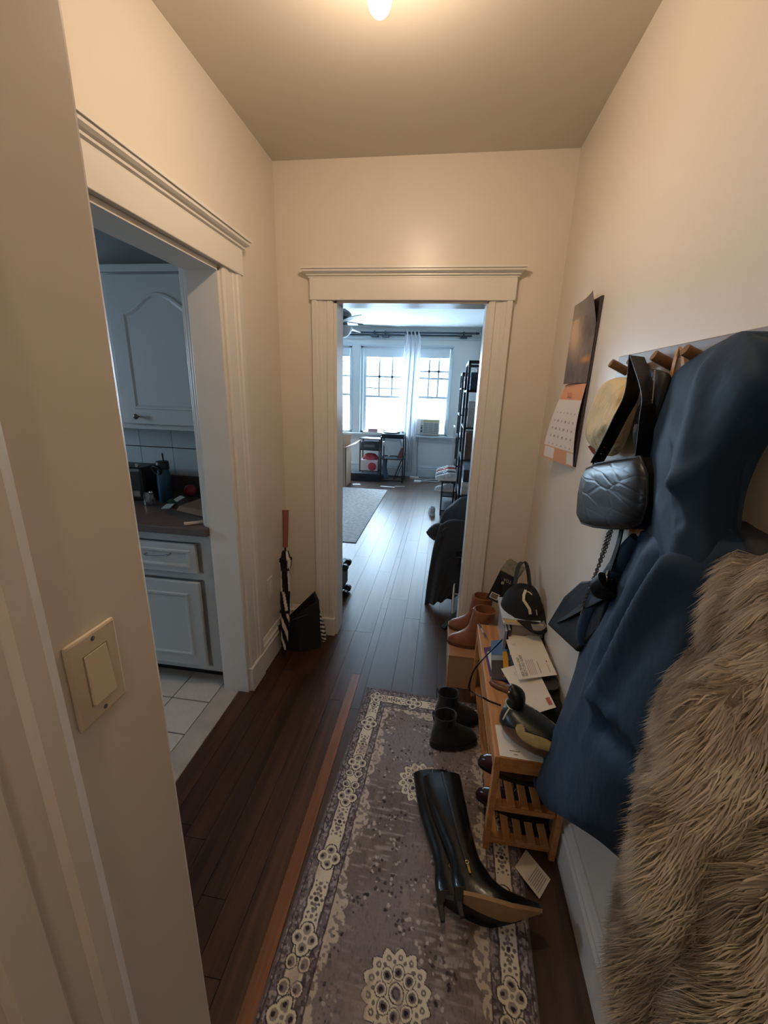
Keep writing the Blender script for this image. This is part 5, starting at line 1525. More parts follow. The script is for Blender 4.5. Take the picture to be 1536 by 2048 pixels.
# ---- tan tote behind the jacket
tt = thing('tan_tote', 'tan leather tote mostly hidden behind the blue jacket', 'handbag', (0.49, 1.0, 1.2))
M['tan'] = mat('tan_tote_leather', (176, 134, 94), 0.6, var=0.06)
MB().box(0.472, 0.508, 0.86, 1.048, 1.18, 1.262).build('body', M['tan'], tt, bevel=0.006)
MB().strap(spline([(0.49, 1.03, 1.26), (0.488, 1.02, 1.45), (0.478, 1.01, 1.60), (0.470, 0.985, 1.648), (0.478, 0.96, 1.60), (0.488, 0.90, 1.45), (0.49, 0.88, 1.26)], 24), 0.022, 0.004, (0.2, 1, 0)).build('handle', M['tan'], tt)
MB().strap([at(1350, 742, x=.478), at(1344, 762, x=.478)], 0.02, 0.004, (0, 1, 0)).build('orange_tag', mat('orange_leather', (160, 92, 48), 0.5), tt)
MB().strap([(0.486, 1.06, 1.05), (0.486, 1.055, 1.20)], 0.010, 0.004, (0, 1, 0)).build('dark_strap', M['bleather'], tt)


# ---- cloth bodies given by rows of outline points
def cloth_rows(rows, nu, nv):
    """rows of (u,v,x) control points -> dense grid of world points (row by row, spline both ways)"""
    P_ = []
    for r in rows:
        P_.append(spline([at(u, v, x=x_) for u, v, x_ in r], nu))
    out = []
    colsn = [spline([P_[i][j] for i in range(len(P_))], nv) for j in range(nu)]
    return colsn            # [nu][nv]


def ridge(p, a, b, w_, h_):
    """height of a soft fold running from a to b (2-D y,z), width w_"""
    a, b = Vector(a), Vector(b); d = b - a; t = max(0, min(1, (p - a).dot(d) / d.length_squared))
    return h_ * math.exp(-((p - (a + d * t)).length / w_) ** 2)


jk = thing('rain_jacket', 'navy blue hooded jacket hanging on the coat rail', 'jacket', (0.44, 0.85, 0.4))
mj, ntj, bj = new_mat('navy_jacket_cloth')
bj.inputs['Base Color'].default_value = (*lin((27, 45, 66)), 1); bj.inputs['Roughness'].default_value = 0.62; bj.inputs['Specular IOR Level'].default_value = 0.12; bj.inputs['Sheen Weight'].default_value = 0.06; bj.inputs['Sheen Tint'].default_value = (0.5, 0.75, 1, 1)
tcj = ntj.nodes.new('ShaderNodeTexCoord'); nj = ntj.nodes.new('ShaderNodeTexNoise'); nj.inputs['Scale'].default_value = 9; nj.inputs['Detail'].default_value = 3
bpj = ntj.nodes.new('ShaderNodeBump'); bpj.inputs['Strength'].default_value = 0.25; bpj.inputs['Distance'].default_value = 0.03
ntj.links.new(tcj.outputs['Object'], nj.inputs['Vector']); ntj.links.new(nj.outputs['Fac'], bpj.inputs['Height']); ntj.links.new(bpj.outputs['Normal'], bj.inputs['Normal'])

hood = [
    [(1462, 672, .462), (1476, 665, .454), (1486, 662, .450), (1500, 664, .452), (1520, 672, .462)],
    [(1402, 706, .468), (1430, 700, .448), (1466, 694, .436), (1510, 690, .436), (1570, 700, .458)],
    [(1346, 750, .470), (1385, 752, .440), (1440, 750, .420), (1505, 752, .420), (1590, 770, .452)],
    [(1306, 826, .472), (1345, 830, .434), (1405, 832, .410), (1465, 836, .414), (1534, 850, .448)],
    [(1288, 892, .474), (1322, 898, .430), (1375, 900, .402), (1430, 904, .408), (1494, 908, .448)],
    [(1283, 965, .474), (1314, 970, .428), (1362, 974, .400), (1410, 978, .408), (1464, 985, .448)],
    [(1284, 1030, .474), (1312, 1035, .426), (1358, 1040, .398), (1405, 1045, .408), (1455, 1050, .448)],
    [(1292, 1090, .470), (1320, 1098, .420), (1362, 1106, .394), (1410, 1112, .404), (1462, 1116, .446)],
    [(1305, 1170, .460), (1330, 1180, .412), (1370, 1190, .390), (1412, 1196, .400), (1455, 1200, .444)]]
G = cloth_rows(hood, 34, 60)
for i in range(34):
    for j in range(60):
        p = G[i][j]; q_ = Vector((p.y, p.z)); e_w = math.sin(math.pi * i / 33)
        d_ = ridge(q_, (0.80, 1.60), (0.66, 1.25), 0.030, 0.014) + ridge(q_, (0.86, 1.52), (0.74, 1.42), 0.016, 0.010) + ridge(q_, (0.74, 1.40), (0.64, 1.50), 0.018, 0.012) + ridge(q_, (0.84, 1.36), (0.70, 1.28), 0.014, 0.009)
        d_ -= ridge(q_, (0.80, 1.46), (0.70, 1.36), 0.014, 0.010)
        G[i][j] = p + Vector((-d_ * e_w, 0, 0))
Bk = [[Vector((min(XR - 0.006, p.x + 0.045 * math.sin(math.pi * min(1, max(0.0, i / 33))) + 0.02), p.y, p.z)) for p in c] for i, c in enumerate(G)]
hd_ = MB().shell(G, Bk).build('hood', mj, jk, smooth=True, angle=75)

bodyr = [
    [(1282, 1062, .470), (1322, 1060, .436), (1372, 1060, .424), (1420, 1062, .430), (1462, 1058, .452), (1490, 1066, .474)],
    [(1256, 1112, .466), (1306, 1114, .422), (1362, 1118, .404), (1420, 1118, .412), (1480, 1112, .440), (1560, 1104, .470)],
    [(1210, 1188, .460), (1274, 1194, .404), (1346, 1202, .384), (1410, 1206, .396), (1470, 1200, .430), (1530, 1190, .468)],
    [(1170, 1262, .452), (1246, 1278, .388), (1330, 1290, .368), (1396, 1292, .384), (1440, 1276, .424), (1468, 1262, .466)],
    [(1148, 1345, .442), (1222, 1366, .372), (1310, 1382, .356), (1376, 1384, .376), (1420, 1366, .420), (1452, 1350, .464)],
    [(1112, 1448, .420), (1184, 1476, .358), (1272, 1500, .350), (1346, 1506, .374), (1402, 1490, .418), (1440, 1470, .462)],
    [(1072, 1540, .392), (1140, 1572, .346), (1228, 1606, .350), (1306, 1626, .376), (1370, 1620, .420), (1420, 1600, .460)],
    [(1068, 1572, .384), (1128, 1612, .344), (1212, 1660, .352), (1286, 1694, .380), (1350, 1702, .424), (1404, 1690, .460)],
    [(1090, 1614, .382), (1130, 1638, .350), (1188, 1676, .360), (1250, 1726, .388), (1316, 1758, .430), (1380, 1760, .462)]]
G = cloth_rows(bodyr, 56, 84)
A1, A2 = at(1352, 1130, x=.39), at(1192, 1388, x=.37)
B1, B2 = at(1290, 1090, x=.42), at(1085, 1560, x=.36)
C1, C2 = at(1196, 1392, x=.37), at(1240, 1438, x=.37)
D1, D2 = at(1195, 1400, x=.37), at(1178, 1500, x=.37)
for i in range(56):
    for j in range(84):
        p = G[i][j]; q_ = Vector((p.y, p.z)); e_w = math.sin(math.pi * i / 55) ** 0.6 * min(1, j / 10)
        yz = lambda v_: (v_.y, v_.z)
        d_ = ridge(q_, yz(A1), yz(A2), 0.040, 0.042) + ridge(q_, yz(B1), yz(B2), 0.030, 0.020) + ridge(q_, yz(C1), yz(C2), 0.014, 0.018) + ridge(q_, yz(D1), yz(D2), 0.012, 0.012)
        sh = Vector((0.055, -0.03))
        d_ -= ridge(q_, tuple(Vector(yz(A1)) + Vector((0.06, 0.0))), tuple(Vector(yz(A2)) + Vector((0.062, 0.02))), 0.030, 0.030)
        d_ -= ridge(q_, tuple(Vector(yz(A2)) + Vector((-0.05, -0.03))), tuple(Vector(yz(A2)) + Vector((-0.20, 0.03))), 0.030, 0.026)
        d_ += 0.006 * mnoise.noise(Vector((p.y * 7, p.z * 4, 2)))
        G[i][j] = p + Vector((-d_ * e_w, 0, 0))
Bk = [[Vector((max(p.x + 0.012, min(XR - 0.028, 0.487)), p.y, p.z)) for p in c] for c in G]
MB().shell(G, Bk).build('body', mj, jk, smooth=True, angle=75)
# far sleeve hanging beside the flap bag
sl = spline([at(1275, 1075, x=.470), at(1240, 1140, x=.462), at(1205, 1200, x=.455), at(1182, 1250, x=.452), at(1176, 1285, x=.452)], 14)
MB().tube(sl, [0.016, 0.024, 0.028, 0.030, 0.032, 0.033, 0.033, 0.034, 0.034, 0.034, 0.034, 0.034, 0.033, 0.030], 16).build('sleeve', mj, jk, smooth=True)
# dark lining and near sleeve
mdk = mat('dark_lining', (22, 28, 38), 0.8)
ln = [
    [(1452, 1040, .470), (1475, 1056, .458), (1500, 1068, .462), (1560, 1086, .476)],
    [(1440, 1110, .462), (1490, 1112, .444), (1530, 1112, .448), (1590, 1120, .472)],
    [(1430, 1180, .456), (1470, 1184, .436), (1505, 1176, .444), (1545, 1160, .470)],
    [(1420, 1250, .452), (1440, 1254, .440), (1462, 1240, .452), (1490, 1222, .468)]]
G = cloth_rows(ln, 22, 22)
Bk = [[Vector((min(XR - 0.006, p.x + 0.03), p.y, p.z)) for p in c] for c in G]
MB().shell(G, Bk).build('dark_sleeve', mdk, jk, smooth=True, angle=75)

# ---- fur coat
fc_ = thing('fur_coat', 'long grey brown fur coat hanging nearest the viewer', 'coat', (0.40, 0.45, 0.3))
mf = vmat('fur', 0.62, spec=0.3)
furr = [
    [(1500, 1135, .475), (1560, 1120, .430), (1640, 1110, .400), (1760, 1110, .420), (1900, 1130, .470)],
    [(1492, 1205, .468), (1550, 1200, .400), (1640, 1200, .372), (1780, 1210, .400), (1960, 1240, .466)],
    [(1448, 1270, .462), (1510, 1280, .384), (1600, 1300, .340), (1760, 1330, .372), (2000, 1370, .462)],
    [(1392, 1340, .456), (1460, 1360, .370), (1560, 1390, .318), (1740, 1440, .352), (2040, 1500, .456)],
    [(1356, 1415, .450), (1430, 1440, .360), (1530, 1480, .304), (1720, 1550, .340), (2080, 1640, .452)],
    [(1320, 1500, .446), (1396, 1530, .352), (1500, 1580, .296), (1700, 1670, .334), (2120, 1790, .450)],
    [(1318, 1590, .442), (1388, 1630, .346), (1484, 1690, .292), (1690, 1800, .330), (2140, 1960, .450)],
    [(1290, 1690, .440), (1362, 1740, .344), (1456, 1810, .292), (1670, 1950, .330), (2160, 2150, .450)],
    [(1262, 1800, .438), (1330, 1860, .344), (1424, 1945, .296), (1640, 2120, .332), (2160, 2380, .450)],
    [(1254, 1900, .436), (1318, 1965, .346), (1404, 2060, .300), (1600, 2280, .336), (2100, 2640, .450)],
    [(1280, 2050, .434), (1336, 2130, .350), (1410, 2240, .306), (1570, 2480, .340), (2000, 2900, .450)]]
NU, NV = 60, 90
G = cloth_rows(furr, NU, NV)
Gn = np.array([[tuple(p) for p in c] for c in G])
uu, vv = np.meshgrid(np.linspace(0, 1, NU), np.linspace(0, 1, NV), indexing='ij')
lob = 0.046 * np.cos((uu * 3.3 + vv * 0.9) * 2 * np.pi) * np.sin(np.pi * uu) + 0.012 * np.cos((uu * 7 - vv * 2.0) * 2 * np.pi + 1)* np.sin(np.pi * uu)
Gn[..., 0] -= lob
Gn[..., 0] = np.minimum(Gn[..., 0], XR - 0.03)
G = [[Vector(Gn[i, j]) for j in range(NV)] for i in range(NU)]
Bk = [[Vector((max(p.x + 0.008, XR - 0.020), p.y, p.z)) for p in c] for c in G]
MB().shell(G, Bk).build('hide', mat('brown_hide', (112, 99, 87), 0.9), fc_, smooth=True, angle=75)
# strands: clumped, combed down and away from the viewer
rf = np.random.default_rng(5)
NS = 150000
ru, rv = rf.random(NS) * 0.86, rf.random(NS) * 0.995
fi, fj = ru * (NU - 1), rv * (NV - 1); i0, j0 = fi.astype(int), fj.astype(int); a_, b_ = (fi - i0)[:, None], (fj - j0)[:, None]
i1_, j1_ = np.minimum(i0 + 1, NU - 1), np.minimum(j0 + 1, NV - 1)
root = (Gn[i0, j0] * (1 - a_) + Gn[i1_, j0] * a_) * (1 - b_) + (Gn[i0, j1_] * (1 - a_) + Gn[i1_, j1_] * a_) * b_
du_ = Gn[i1_, j0] - Gn[i0, j0]; dvv = Gn[i0, j1_] - Gn[i0, j0]
nrm = np.cross(dvv, du_); nrm /= np.linalg.norm(nrm, axis=1)[:, None] + 1e-9
nrm *= np.where(nrm[:, :1] > 0, -1, 1)
cl_ = (np.floor(ru * 70) * 997 + np.floor(rv * 64) * 13).astype(int)
crng = np.random.default_rng(9); CT_ = crng.normal(0, 1, (5003, 3)); CB = crng.random(5003)
coff = CT_[cl_ % 5003]
n_l = vnoise(ru * 9, rv * 14, 31); n_s = vnoise(ru * 26, rv * 30, 32)
dirn = np.stack([np.full(NS, -0.10), 0.42 + 0.25 * (n_l - 0.5), np.full(NS, -0.86)], 1) + nrm * 0.33 + coff * 0.10 + rf.normal(0, 0.09, (NS, 3))
dirn /= np.linalg.norm(dirn, axis=1)[:, None]
Lh = (0.030 + 0.022 * rf.random(NS) + 0.012 * n_l)[:, None]
tip = root + dirn * Lh + np.stack([np.zeros(NS), np.zeros(NS), -0.010 * np.ones(NS)], 1)
mid_ = root + (dirn * 0.75 + nrm * 0.35) * Lh * 0.5
tip[:, 0] = np.minimum(tip[:, 0], XR - 0.004); mid_[:, 0] = np.minimum(mid_[:, 0], XR - 0.004)
side = np.cross(dirn, np.array([0.55, 0.75, 0.35]) + rf.normal(0, 0.25, (NS, 3))); side /= np.linalg.norm(side, axis=1)[:, None] + 1e-9
w0 = (0.0005 + 0.0004 * rf.random(NS))[:, None]
V_ = np.stack([root - side * w0, root + side * w0, mid_ - side * w0 * 0.9, mid_ + side * w0 * 0.9, tip], 1).reshape(-1, 3)
bi = (np.arange(NS) * 5)[:, None]
F3 = np.concatenate([bi + np.array([0, 1, 3]), bi + np.array([0, 3, 2]), bi + np.array([2, 3, 4])], 0)
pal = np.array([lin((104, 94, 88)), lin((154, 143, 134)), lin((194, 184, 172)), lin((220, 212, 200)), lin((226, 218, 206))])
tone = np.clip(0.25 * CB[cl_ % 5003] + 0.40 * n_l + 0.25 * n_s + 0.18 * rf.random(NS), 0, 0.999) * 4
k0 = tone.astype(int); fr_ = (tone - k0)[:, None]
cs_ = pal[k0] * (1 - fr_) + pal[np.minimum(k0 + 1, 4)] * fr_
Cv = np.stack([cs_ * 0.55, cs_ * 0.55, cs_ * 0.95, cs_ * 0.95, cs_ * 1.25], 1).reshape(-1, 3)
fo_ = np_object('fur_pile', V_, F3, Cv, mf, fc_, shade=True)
fo_['kind'] = 'stuff'

# ================================================================ LEFT CORNER OF THE HALL
M['zebra'] = None
mz, ntz, bz = new_mat('black_and_white_striped_fabric')
# umbrella with stripes: spiral stripes as geometry-coloured fabric
um = thing('umbrella', 'closed black and white striped umbrella with wooden handle leaning in the corner', 'umbrella', (-0.845, 2.03, 0))
tip_, top_ = Vector((-0.838, 1.985, 0.012)), at(571, 1020, y=2.16)
ud = (top_ - tip_); UL = ud.length; ud.normalize()
uu_ = ud.orthogonal().normalized(); uw = ud.cross(uu_)


def useg(z0, z1, r0, r1, name, m, parent, n=14): return MB().tube([tip_ + ud * (UL * z0), tip_ + ud * (UL * z1)], [r0, r1], n).build(name, m, parent, smooth=True)


nz_, na_ = 150, 40
P_ = np.zeros((na_ + 1, nz_, 3)); Cc = np.zeros((na_ + 1, nz_, 3))
for j in range(nz_):
    t = j / (nz_ - 1); z_ = lerp(0.06, 0.73, t)
    r_ = np.interp(t, [0, 0.06, 0.3, 0.36, 0.60, 0.80, 0.86, 0.93, 0.94, 1.0], [0.010, 0.018, 0.025, 0.024, 0.027, 0.026, 0.034, 0.037, 0.027, 0.017])
    for i in range(na_ + 1):
        a = 2 * math.pi * i / na_
        fold = 1 + 0.10 * math.cos(8 * a + 9 * t)
        p = tip_ + ud * (UL * z_) + (uu_ * math.cos(a) + uw * math.sin(a)) * r_ * fold
        P_[i, j] = p
        s_ = (a / (2 * math.pi) * 3 + (5.0 * t if t < 0.36 else 2.2 * t if t < 0.6 else 0.9 * t)) % 1
        wh = s_ < (0.42 if t < 0.36 else 0.30)
        Cc[i, j] = lin((206, 196, 190)) if wh else lin((22, 22, 28))
grid_object('canopy', P_, Cc, vmat('striped_canopy', 0.7), um)
useg(0.0, 0.07, 0.004, 0.005, 'ferrule', M['bmetal'], um)
useg(0.72, 0.76, 0.006, 0.006, 'shaft', M['bmetal'], um)
useg(0.755, 1.0, 0.0145, 0.019, 'handle', mat('reddish_wood', (134, 78, 62), 0.4, var=0.1), um)
for t in (0.315, 0.60): useg(t, t + 0.018, 0.0295, 0.0295, 'tie_band', M['black'], um)
MB().strap([tip_ + ud * (UL * 0.60) - Vector((0.026, 0, 0)), tip_ + ud * (UL * 0.55) - Vector((0.028, 0, 0))], 0.010, 0.003, (0, 1, 0)).build('red_tab', mat('red_tab', (116, 52, 52), 0.6), um)

# black shopping bag
bgm = mat('black_bag_paper', (14, 15, 19), 0.6, var=0.1)
sg = thing('shopping_bag', 'black shopping bag standing in the corner behind the umbrella', 'bag', (-0.77, 2.12, 0))
b0 = [Vector((-0.885, 2.085, 0.002)), Vector((-0.775, 2.065, 0.002)), Vector((-0.662, 2.140, 0.002)), Vector((-0.755, 2.262, 0.002))]
t0_ = [at(541, 1252, y=2.075), at(556, 1232, y=2.10) + Vector((0.05, -0.03, 0)), at(647, 1262, y=2.13) + Vector((0.0, 0.0, 0.10)), at(634, 1196, y=2.20)]
mid0 = [a_.lerp(c_, 0.55) + Vector((0.0, 0.0, 0)) for a_, c_ in zip(b0, t0_)]


def dens(q, n=6):
    out = []
    for k in range(4):
        for t in range(n): out.append(q[k].lerp(q[(k + 1) % 4], t / n))
    return out


tops = [Vector((-0.904, 2.062, 0.170)), Vector((-0.79, 2.070, 0.252)), Vector((-0.672, 2.145, 0.325)), Vector((-0.73, 2.245, 0.330))]
MB().loft([dens(b0), dens([a_.lerp(c_, 0.5) for a_, c_ in zip(b0, tops)]), dens(tops), dens([p.lerp(sum(tops, Vector()) / 4, 0.12) for p in tops]), dens([p.lerp(sum(tops, Vector()) / 4, 0.3) - Vector((0, 0, 0.06)) for p in tops])]).build('body', bgm, sg, smooth=True, angle=30)
MB().tube(spline([Vector((-0.84, 2.03, 0.19)), Vector((-0.80, 2.02, 0.245)), Vector((-0.75, 2.05, 0.26)), Vector((-0.72, 2.08, 0.262))], 16), 0.004, 6).build('cord_handle', bgm, sg, smooth=True)
u2_ = thing('folded_umbrella', 'small folded striped umbrella propped by the door casing', 'umbrella', (-0.655, 2.18, 0))
fa, fb_ = at(649, 1282, y=2.17), at(638, 1226, y=2.19)
fa.z = max(fa.z, 0.015)
n_ = 40
P_ = np.zeros((17, n_, 3)); Cc = np.zeros((17, n_, 3))
fd = (fb_ - fa); fl_ = fd.length; fd.normalize(); fu_ = fd.orthogonal().normalized(); fw_ = fd.cross(fu_)
for j in range(n_):
    t = j / (n_ - 1); r_ = 0.016 * math.sin(math.pi * min(1, 0.15 + 0.8 * t)) + 0.004
    for i in range(17):
        a = 2 * math.pi * i / 16
        P_[i, j] = fa + fd * fl_ * t + (fu_ * math.cos(a) + fw_ * math.sin(a)) * r_
        Cc[i, j] = lin((206, 198, 190)) if (t * 7 + a / 6.28 * 2) % 1 < 0.45 else lin((22, 22, 28))
grid_object('canopy', P_, Cc, vmat('striped_canopy_small', 0.7), u2_)
MB().tube([fb_, fb_ + fd * 0.03], 0.009, 10).build('grip', M['black'], u2_, smooth=True)

# ================================================================ LIVING ROOM
# suitcase behind the left casing
sc2 = thing('suitcase', 'black wheeled suitcase lying behind the left door casing', 'suitcase', (-0.95, 2.8, 0))
MB().box(-1.25, -0.684, 2.70, 2.99, 0.035, 0.262).build('shell', mat('black_suitcase', (18, 20, 26), 0.4), sc2, bevel=0.03)
MB().strap([(-0.690, 2.696, 0.20), (-0.676, 2.72, 0.12), (-0.682, 2.75, 0.06)], 0.02, 0.004, (0, 1, 0)).build('side_strap', M['chrome'], sc2)
for z_ in (0.252, 0.032):
    for y_ in (2.80, 2.90):
        wv = MB().cyl((-0.668, y_ - 0.014, z_), (-0.668, y_ + 0.014, z_), 0.026, n=18).build('wheel', M['black'], sc2, smooth=True)
        MB().box(-0.700, -0.665, y_ - 0.02, y_ + 0.02, z_ - 0.008, z_ + 0.008).build('wheel_housing', M['bmetal'], wv)

# area rug
ar = thing('area_rug', 'pale grey textured area rug on the living room floor', 'rug', (-2.0, 5.2, 0))
MB().box(-3.2, -0.835, 3.97, 6.42, 0.0005, 0.009).build('pile', mat('grey_rug', (176, 174, 172), 0.95, var=0.22, vscale=26, bump=0.5, bscale=120), ar, bevel=0.003)
MB().box(-3.21, -0.83, 3.962, 6.428, 0.0003, 0.006).build('border', mat('dark_rug_edge', (92, 92, 96), 0.95), ar)

# ceiling fan
fn_ = thing('ceiling_fan', 'white ceiling fan with glass bowl in the living room', 'fan', (-1.22, 4.8, 2.1))
FC = Vector((-1.22, 4.8, 0))
M['fanm'] = mat('pewter_metal', (110, 112, 116), 0.35, metal=0.7)
MB().lathe([(0.07, 2.609), (0.07, 2.59), (0.05, 2.56), (0.015, 2.55)], FC, 24).lathe([(0.013, 2.56), (0.013, 2.42)], FC, 12).build('downrod', M['fanm'], fn_, smooth=True)
MB().lathe([(0.03, 2.44), (0.06, 2.42), (0.065, 2.39), (0.11, 2.365), (0.132, 2.34), (0.130, 2.305), (0.10, 2.285), (0.07, 2.28), (0.085, 2.26), (0.09, 2.235), (0.05, 2.22)], FC, 28).build('motor_housing', M['fanm'], fn_, smooth=True)
MB().lathe([(0.145, 2.213), (0.142, 2.19), (0.125, 2.15), (0.085, 2.11), (0.03, 2.093), (0.004, 2.09)], FC, 28).build('glass_bowl', mat('frosted_glass', (226, 228, 228), 0.4), fn_, smooth=True)
MB().lathe([(0.004, 2.09), (0.010, 2.08), (0.004, 2.07)], FC, 12).cyl(FC + Vector((0.03, 0.02, 2.22)), FC + Vector((0.03, 0.02, 1.86)), 0.0016, n=6).ball(FC + Vector((0.03, 0.02, 1.85)), 0.012, 10, 8).build('pull_chain', M['fanm'], fn_)
blm = mat('white_fan_blade', (206, 210, 212), 0.4)
for k in range(5):
    a = math.radians(13 - 58 + 72 * k + 58 * 0) if False else math.radians(12 + 72 * k)
    d_ = Vector((math.cos(a), math.sin(a), 0)); s_ = Vector((-math.sin(a), math.cos(a), 0.22)).normalized()
    pts = [(0.20, -0.05), (0.20, 0.05), (0.30, 0.062), (0.57, 0.068), (0.60, 0.055), (0.61, 0.0), (0.60, -0.055), (0.57, -0.068), (0.30, -0.062)]
    pl = [FC + Vector((0, 0, 2.235)) + d_ * r_ + s_ * w_ for r_, w_ in pts]
    bo2 = MB().hexa(pl, [p + Vector((0, 0, 0.007)) for p in pl]).build('blade', blm, fn_, bevel=0.002)
    MB().bar(FC + Vector((0, 0, 2.262)) + d_ * 0.08, FC + Vector((0, 0, 2.244)) + d_ * 0.26, 0.03, 0.008).build('blade_iron', M['fanm'], bo2)

# curtain and rods
rd = thing('curtain_rod', 'long dark double curtain rod above the windows', 'curtain rod', (-1.0, 7.6, 2.48))
rm = mat('blue_black_rod', (52, 66, 80), 0.4, metal=0.4)
MB().cyl((-2.9, 7.60, 2.505), (0.42, 7.60, 2.515), 0.016, n=12).build('front_rod', rm, rd, smooth=True)
MB().cyl((-2.9, 7.645, 2.475), (0.36, 7.645, 2.480), 0.012, n=12).build('back_rod', rm, rd, smooth=True)
MB().lathe([(0.016, 0), (0.024, 0.01), (0.024, 0.02), (0.012, 0.03), (0.022, 0.045), (0.004, 0.06)], (0.42, 7.60, 2.515), 14, Matrix.Rotation(math.pi / 2, 3, 'Y')).build('finial', rm, rd, smooth=True)
for x_ in (-1.31, -1.12, 0.22):
    MB().box(x_ - 0.06, x_ + 0.06, 7.59, 7.699, 2.44, 2.475).box(x_ - 0.012, x_ + 0.012, 7.59, 7.62, 2.47, 2.54).build('bracket', rm, rd, bevel=0.004)
cu = thing('curtain', 'white grommet curtain gathered between the two windows', 'curtain', (-0.65, 7.6, 0.1))
rows = []
NUc, NVc = 72, 40
for i in range(NUc):
    c_ = []
    for j in range(NVc):
        t = j / (NVc - 1); u = i / (NUc - 1)
        z_ = lerp(2.545, 0.10, t)
        xl = np.interp(t, [0, 0.05, 0.35, 0.72, 0.9, 1], [-0.780, -0.775, -0.815, -0.830, -0.70, -0.645]); xr = np.interp(t, [0, 0.05, 0.35, 0.72, 0.9, 1], [-0.535, -0.495, -0.49, -0.50, -0.515, -0.52])
        am = 0.030 + 0.012 * t
        c_.append(Vector((lerp(xl, xr, u), 7.592 + am * math.sin(u * 2 * math.pi * 4.0 + 0.4) + 0.008 * math.sin(u * 23 + t * 5), z_)))
    rows.append(c_)
MB().grid(rows).build('panel', translucent('white_curtain_cloth', (226, 228, 232), 0.35), cu, smooth=True, angle=0)
for k in range(4):
    MB().torus((lerp(-0.78, -0.535, (k + 0.5) / 4), 7.592, 2.508), 0.026, 0.005, (1, 0.5, 0)).build('grommet', rm, cu, smooth=True)

# window air conditioner
ac = thing('air_conditioner', 'white window air conditioner in the right living room window', 'air conditioner', (-0.25, 7.75, 0.79))
acm = mat('beige_ac_plastic', (226, 224, 216), 0.5)
MB().box(-0.435, -0.085, 7.64, 8.05, 0.79, 1.075).build('case', acm, ac, bevel=0.01)
gr = MB().box(-0.375, -0.105, 7.632, 7.641, 0.815, 1.005).build('grille', mat('ac_grille_dark', (108, 116, 122), 0.6), ac)
for k in range(11): MB().box(-0.378, -0.102, 7.628, 7.634, 0.822 + k * 0.0165, 0.829 + k * 0.0165).build('louvre', acm, gr)
for k in range(4): MB().box(-0.376 + k * 0.09, -0.371 + k * 0.09, 7.626, 7.632, 0.815, 1.005).build('louvre_post', acm, gr)
MB().box(-0.375, -0.105, 7.634, 7.641, 1.02, 1.062).build('vent_strip', mat('ac_cream', (214, 204, 160), 0.5), ac)
MB().box(-0.425, -0.385, 7.632, 7.641, 0.83, 0.97).build('control_panel', mat('ac_panel', (160, 168, 172), 0.4), ac)
for z_ in (0.86, 0.92): MB().lathe([(0.013, 0), (0.012, 0.012), (0.002, 0.013)], (-0.405, 7.632, z_), 14, Matrix.Rotation(math.pi / 2, 3, 'X')).build('knob', M['black'], ac, smooth=True)
for k in range(6): MB().box(-0.082 + k * 0.018, -0.070 + k * 0.018, 7.752 + (k % 2) * 0.006, 7.766, 0.80, 1.07).build('accordion_panel', mat('pink_white_panel', (226, 212, 208), 0.6), ac)
MB().box(-0.50, -0.436, 7.752, 7.766, 0.80, 1.07).build('side_panel', mat('pink_white_panel2', (226, 212, 208), 0.6), ac)
MB().tube(spline([(0.12, 7.66, 0.775), (0.16, 7.64, 0.72), (0.21, 7.66, 0.62), (0.215, 7.672, 0.45), (0.22, 7.672, 0.2)], 16), 0.006, 6).build('power_cord', acm, ac, smooth=True)

# small black shelf unit with boxes
su = thing('side_shelf', 'small black metal shelf unit under the middle window', 'shelf', (-1.28, 7.3, 0))
for x_ in (-1.46, -1.115):
    for y_ in (7.18, 7.45): MB().box(x_, x_ + 0.018, y_, y_ + 0.018, 0, 0.72).build('leg', M['bmetal'], su)
for z_ in (0.14, 0.52, 0.715): MB().box(-1.46, -1.097, 7.18, 7.468, z_, z_ + 0.014).build('shelf_board', M['bmetal'], su)
bb_ = thing('storage_box', 'black box on the top level of the small shelf unit', 'box', (-1.28, 7.32, 0.53))
MB().box(-1.435, -1.125, 7.185, 7.455, 0.536, 0.66).build('body', mat('blue_black_box', (40, 50, 62), 0.6), bb_, bevel=0.004)
MB().box(-1.38, -1.19, 7.182, 7.186, 0.58, 0.62).build('label_panel', mat('faded_label', (104, 100, 106), 0.6), bb_)
wb = thing('storage_box', 'white box with a red printed shape in the small shelf unit', 'box', (-1.28, 7.32, 0.155))
MB().box(-1.44, -1.13, 7.175, 7.455, 0.156, 0.35).build('body', mat('pinkish_white_box', (206, 192, 196), 0.7), wb, bevel=0.004)
MB().lathe([(0.001, 0), (0.075, 0), (0.075, 0.001), (0.001, 0.001)], (-1.225, 7.1745, 0.235), 22, Matrix.Rotation(math.pi / 2, 3, 'X')).build('red_print', mat('red_print', (166, 52, 70), 0.6), wb)
rc = MB()
rows = [[Vector((-1.28 + 0.145 * g * math.cos(a), 7.31 + 0.11 * g * math.sin(a), 0.352 + h_ + 0.01 * math.sin(5 * a))) for a in [2 * math.pi * q / 24 for q in range(24)]] for g, h_ in ((1, 0), (1.02, 0.02), (0.9, 0.05), (0.6, 0.085), (0.2, 0.10))]
tag(rc.loft(rows).build('red_cloth', mat('red_cloth', (164, 66, 78), 0.9), smooth=True), 'crumpled red cloth on top of the white box', 'cloth')
lb_ = thing('low_case', 'long low black case on the floor under the windows', 'case', (-1.4, 7.12, 0))
MB().box(-1.72, -1.06, 7.02, 7.165, 0, 0.135).build('body', mat('dark_blue_case', (36, 46, 60), 0.6), lb_, bevel=0.008)
MB().box(-1.45, -1.30, 7.018, 7.022, 0.05, 0.09).build('handle', M['bmetal'], lb_)

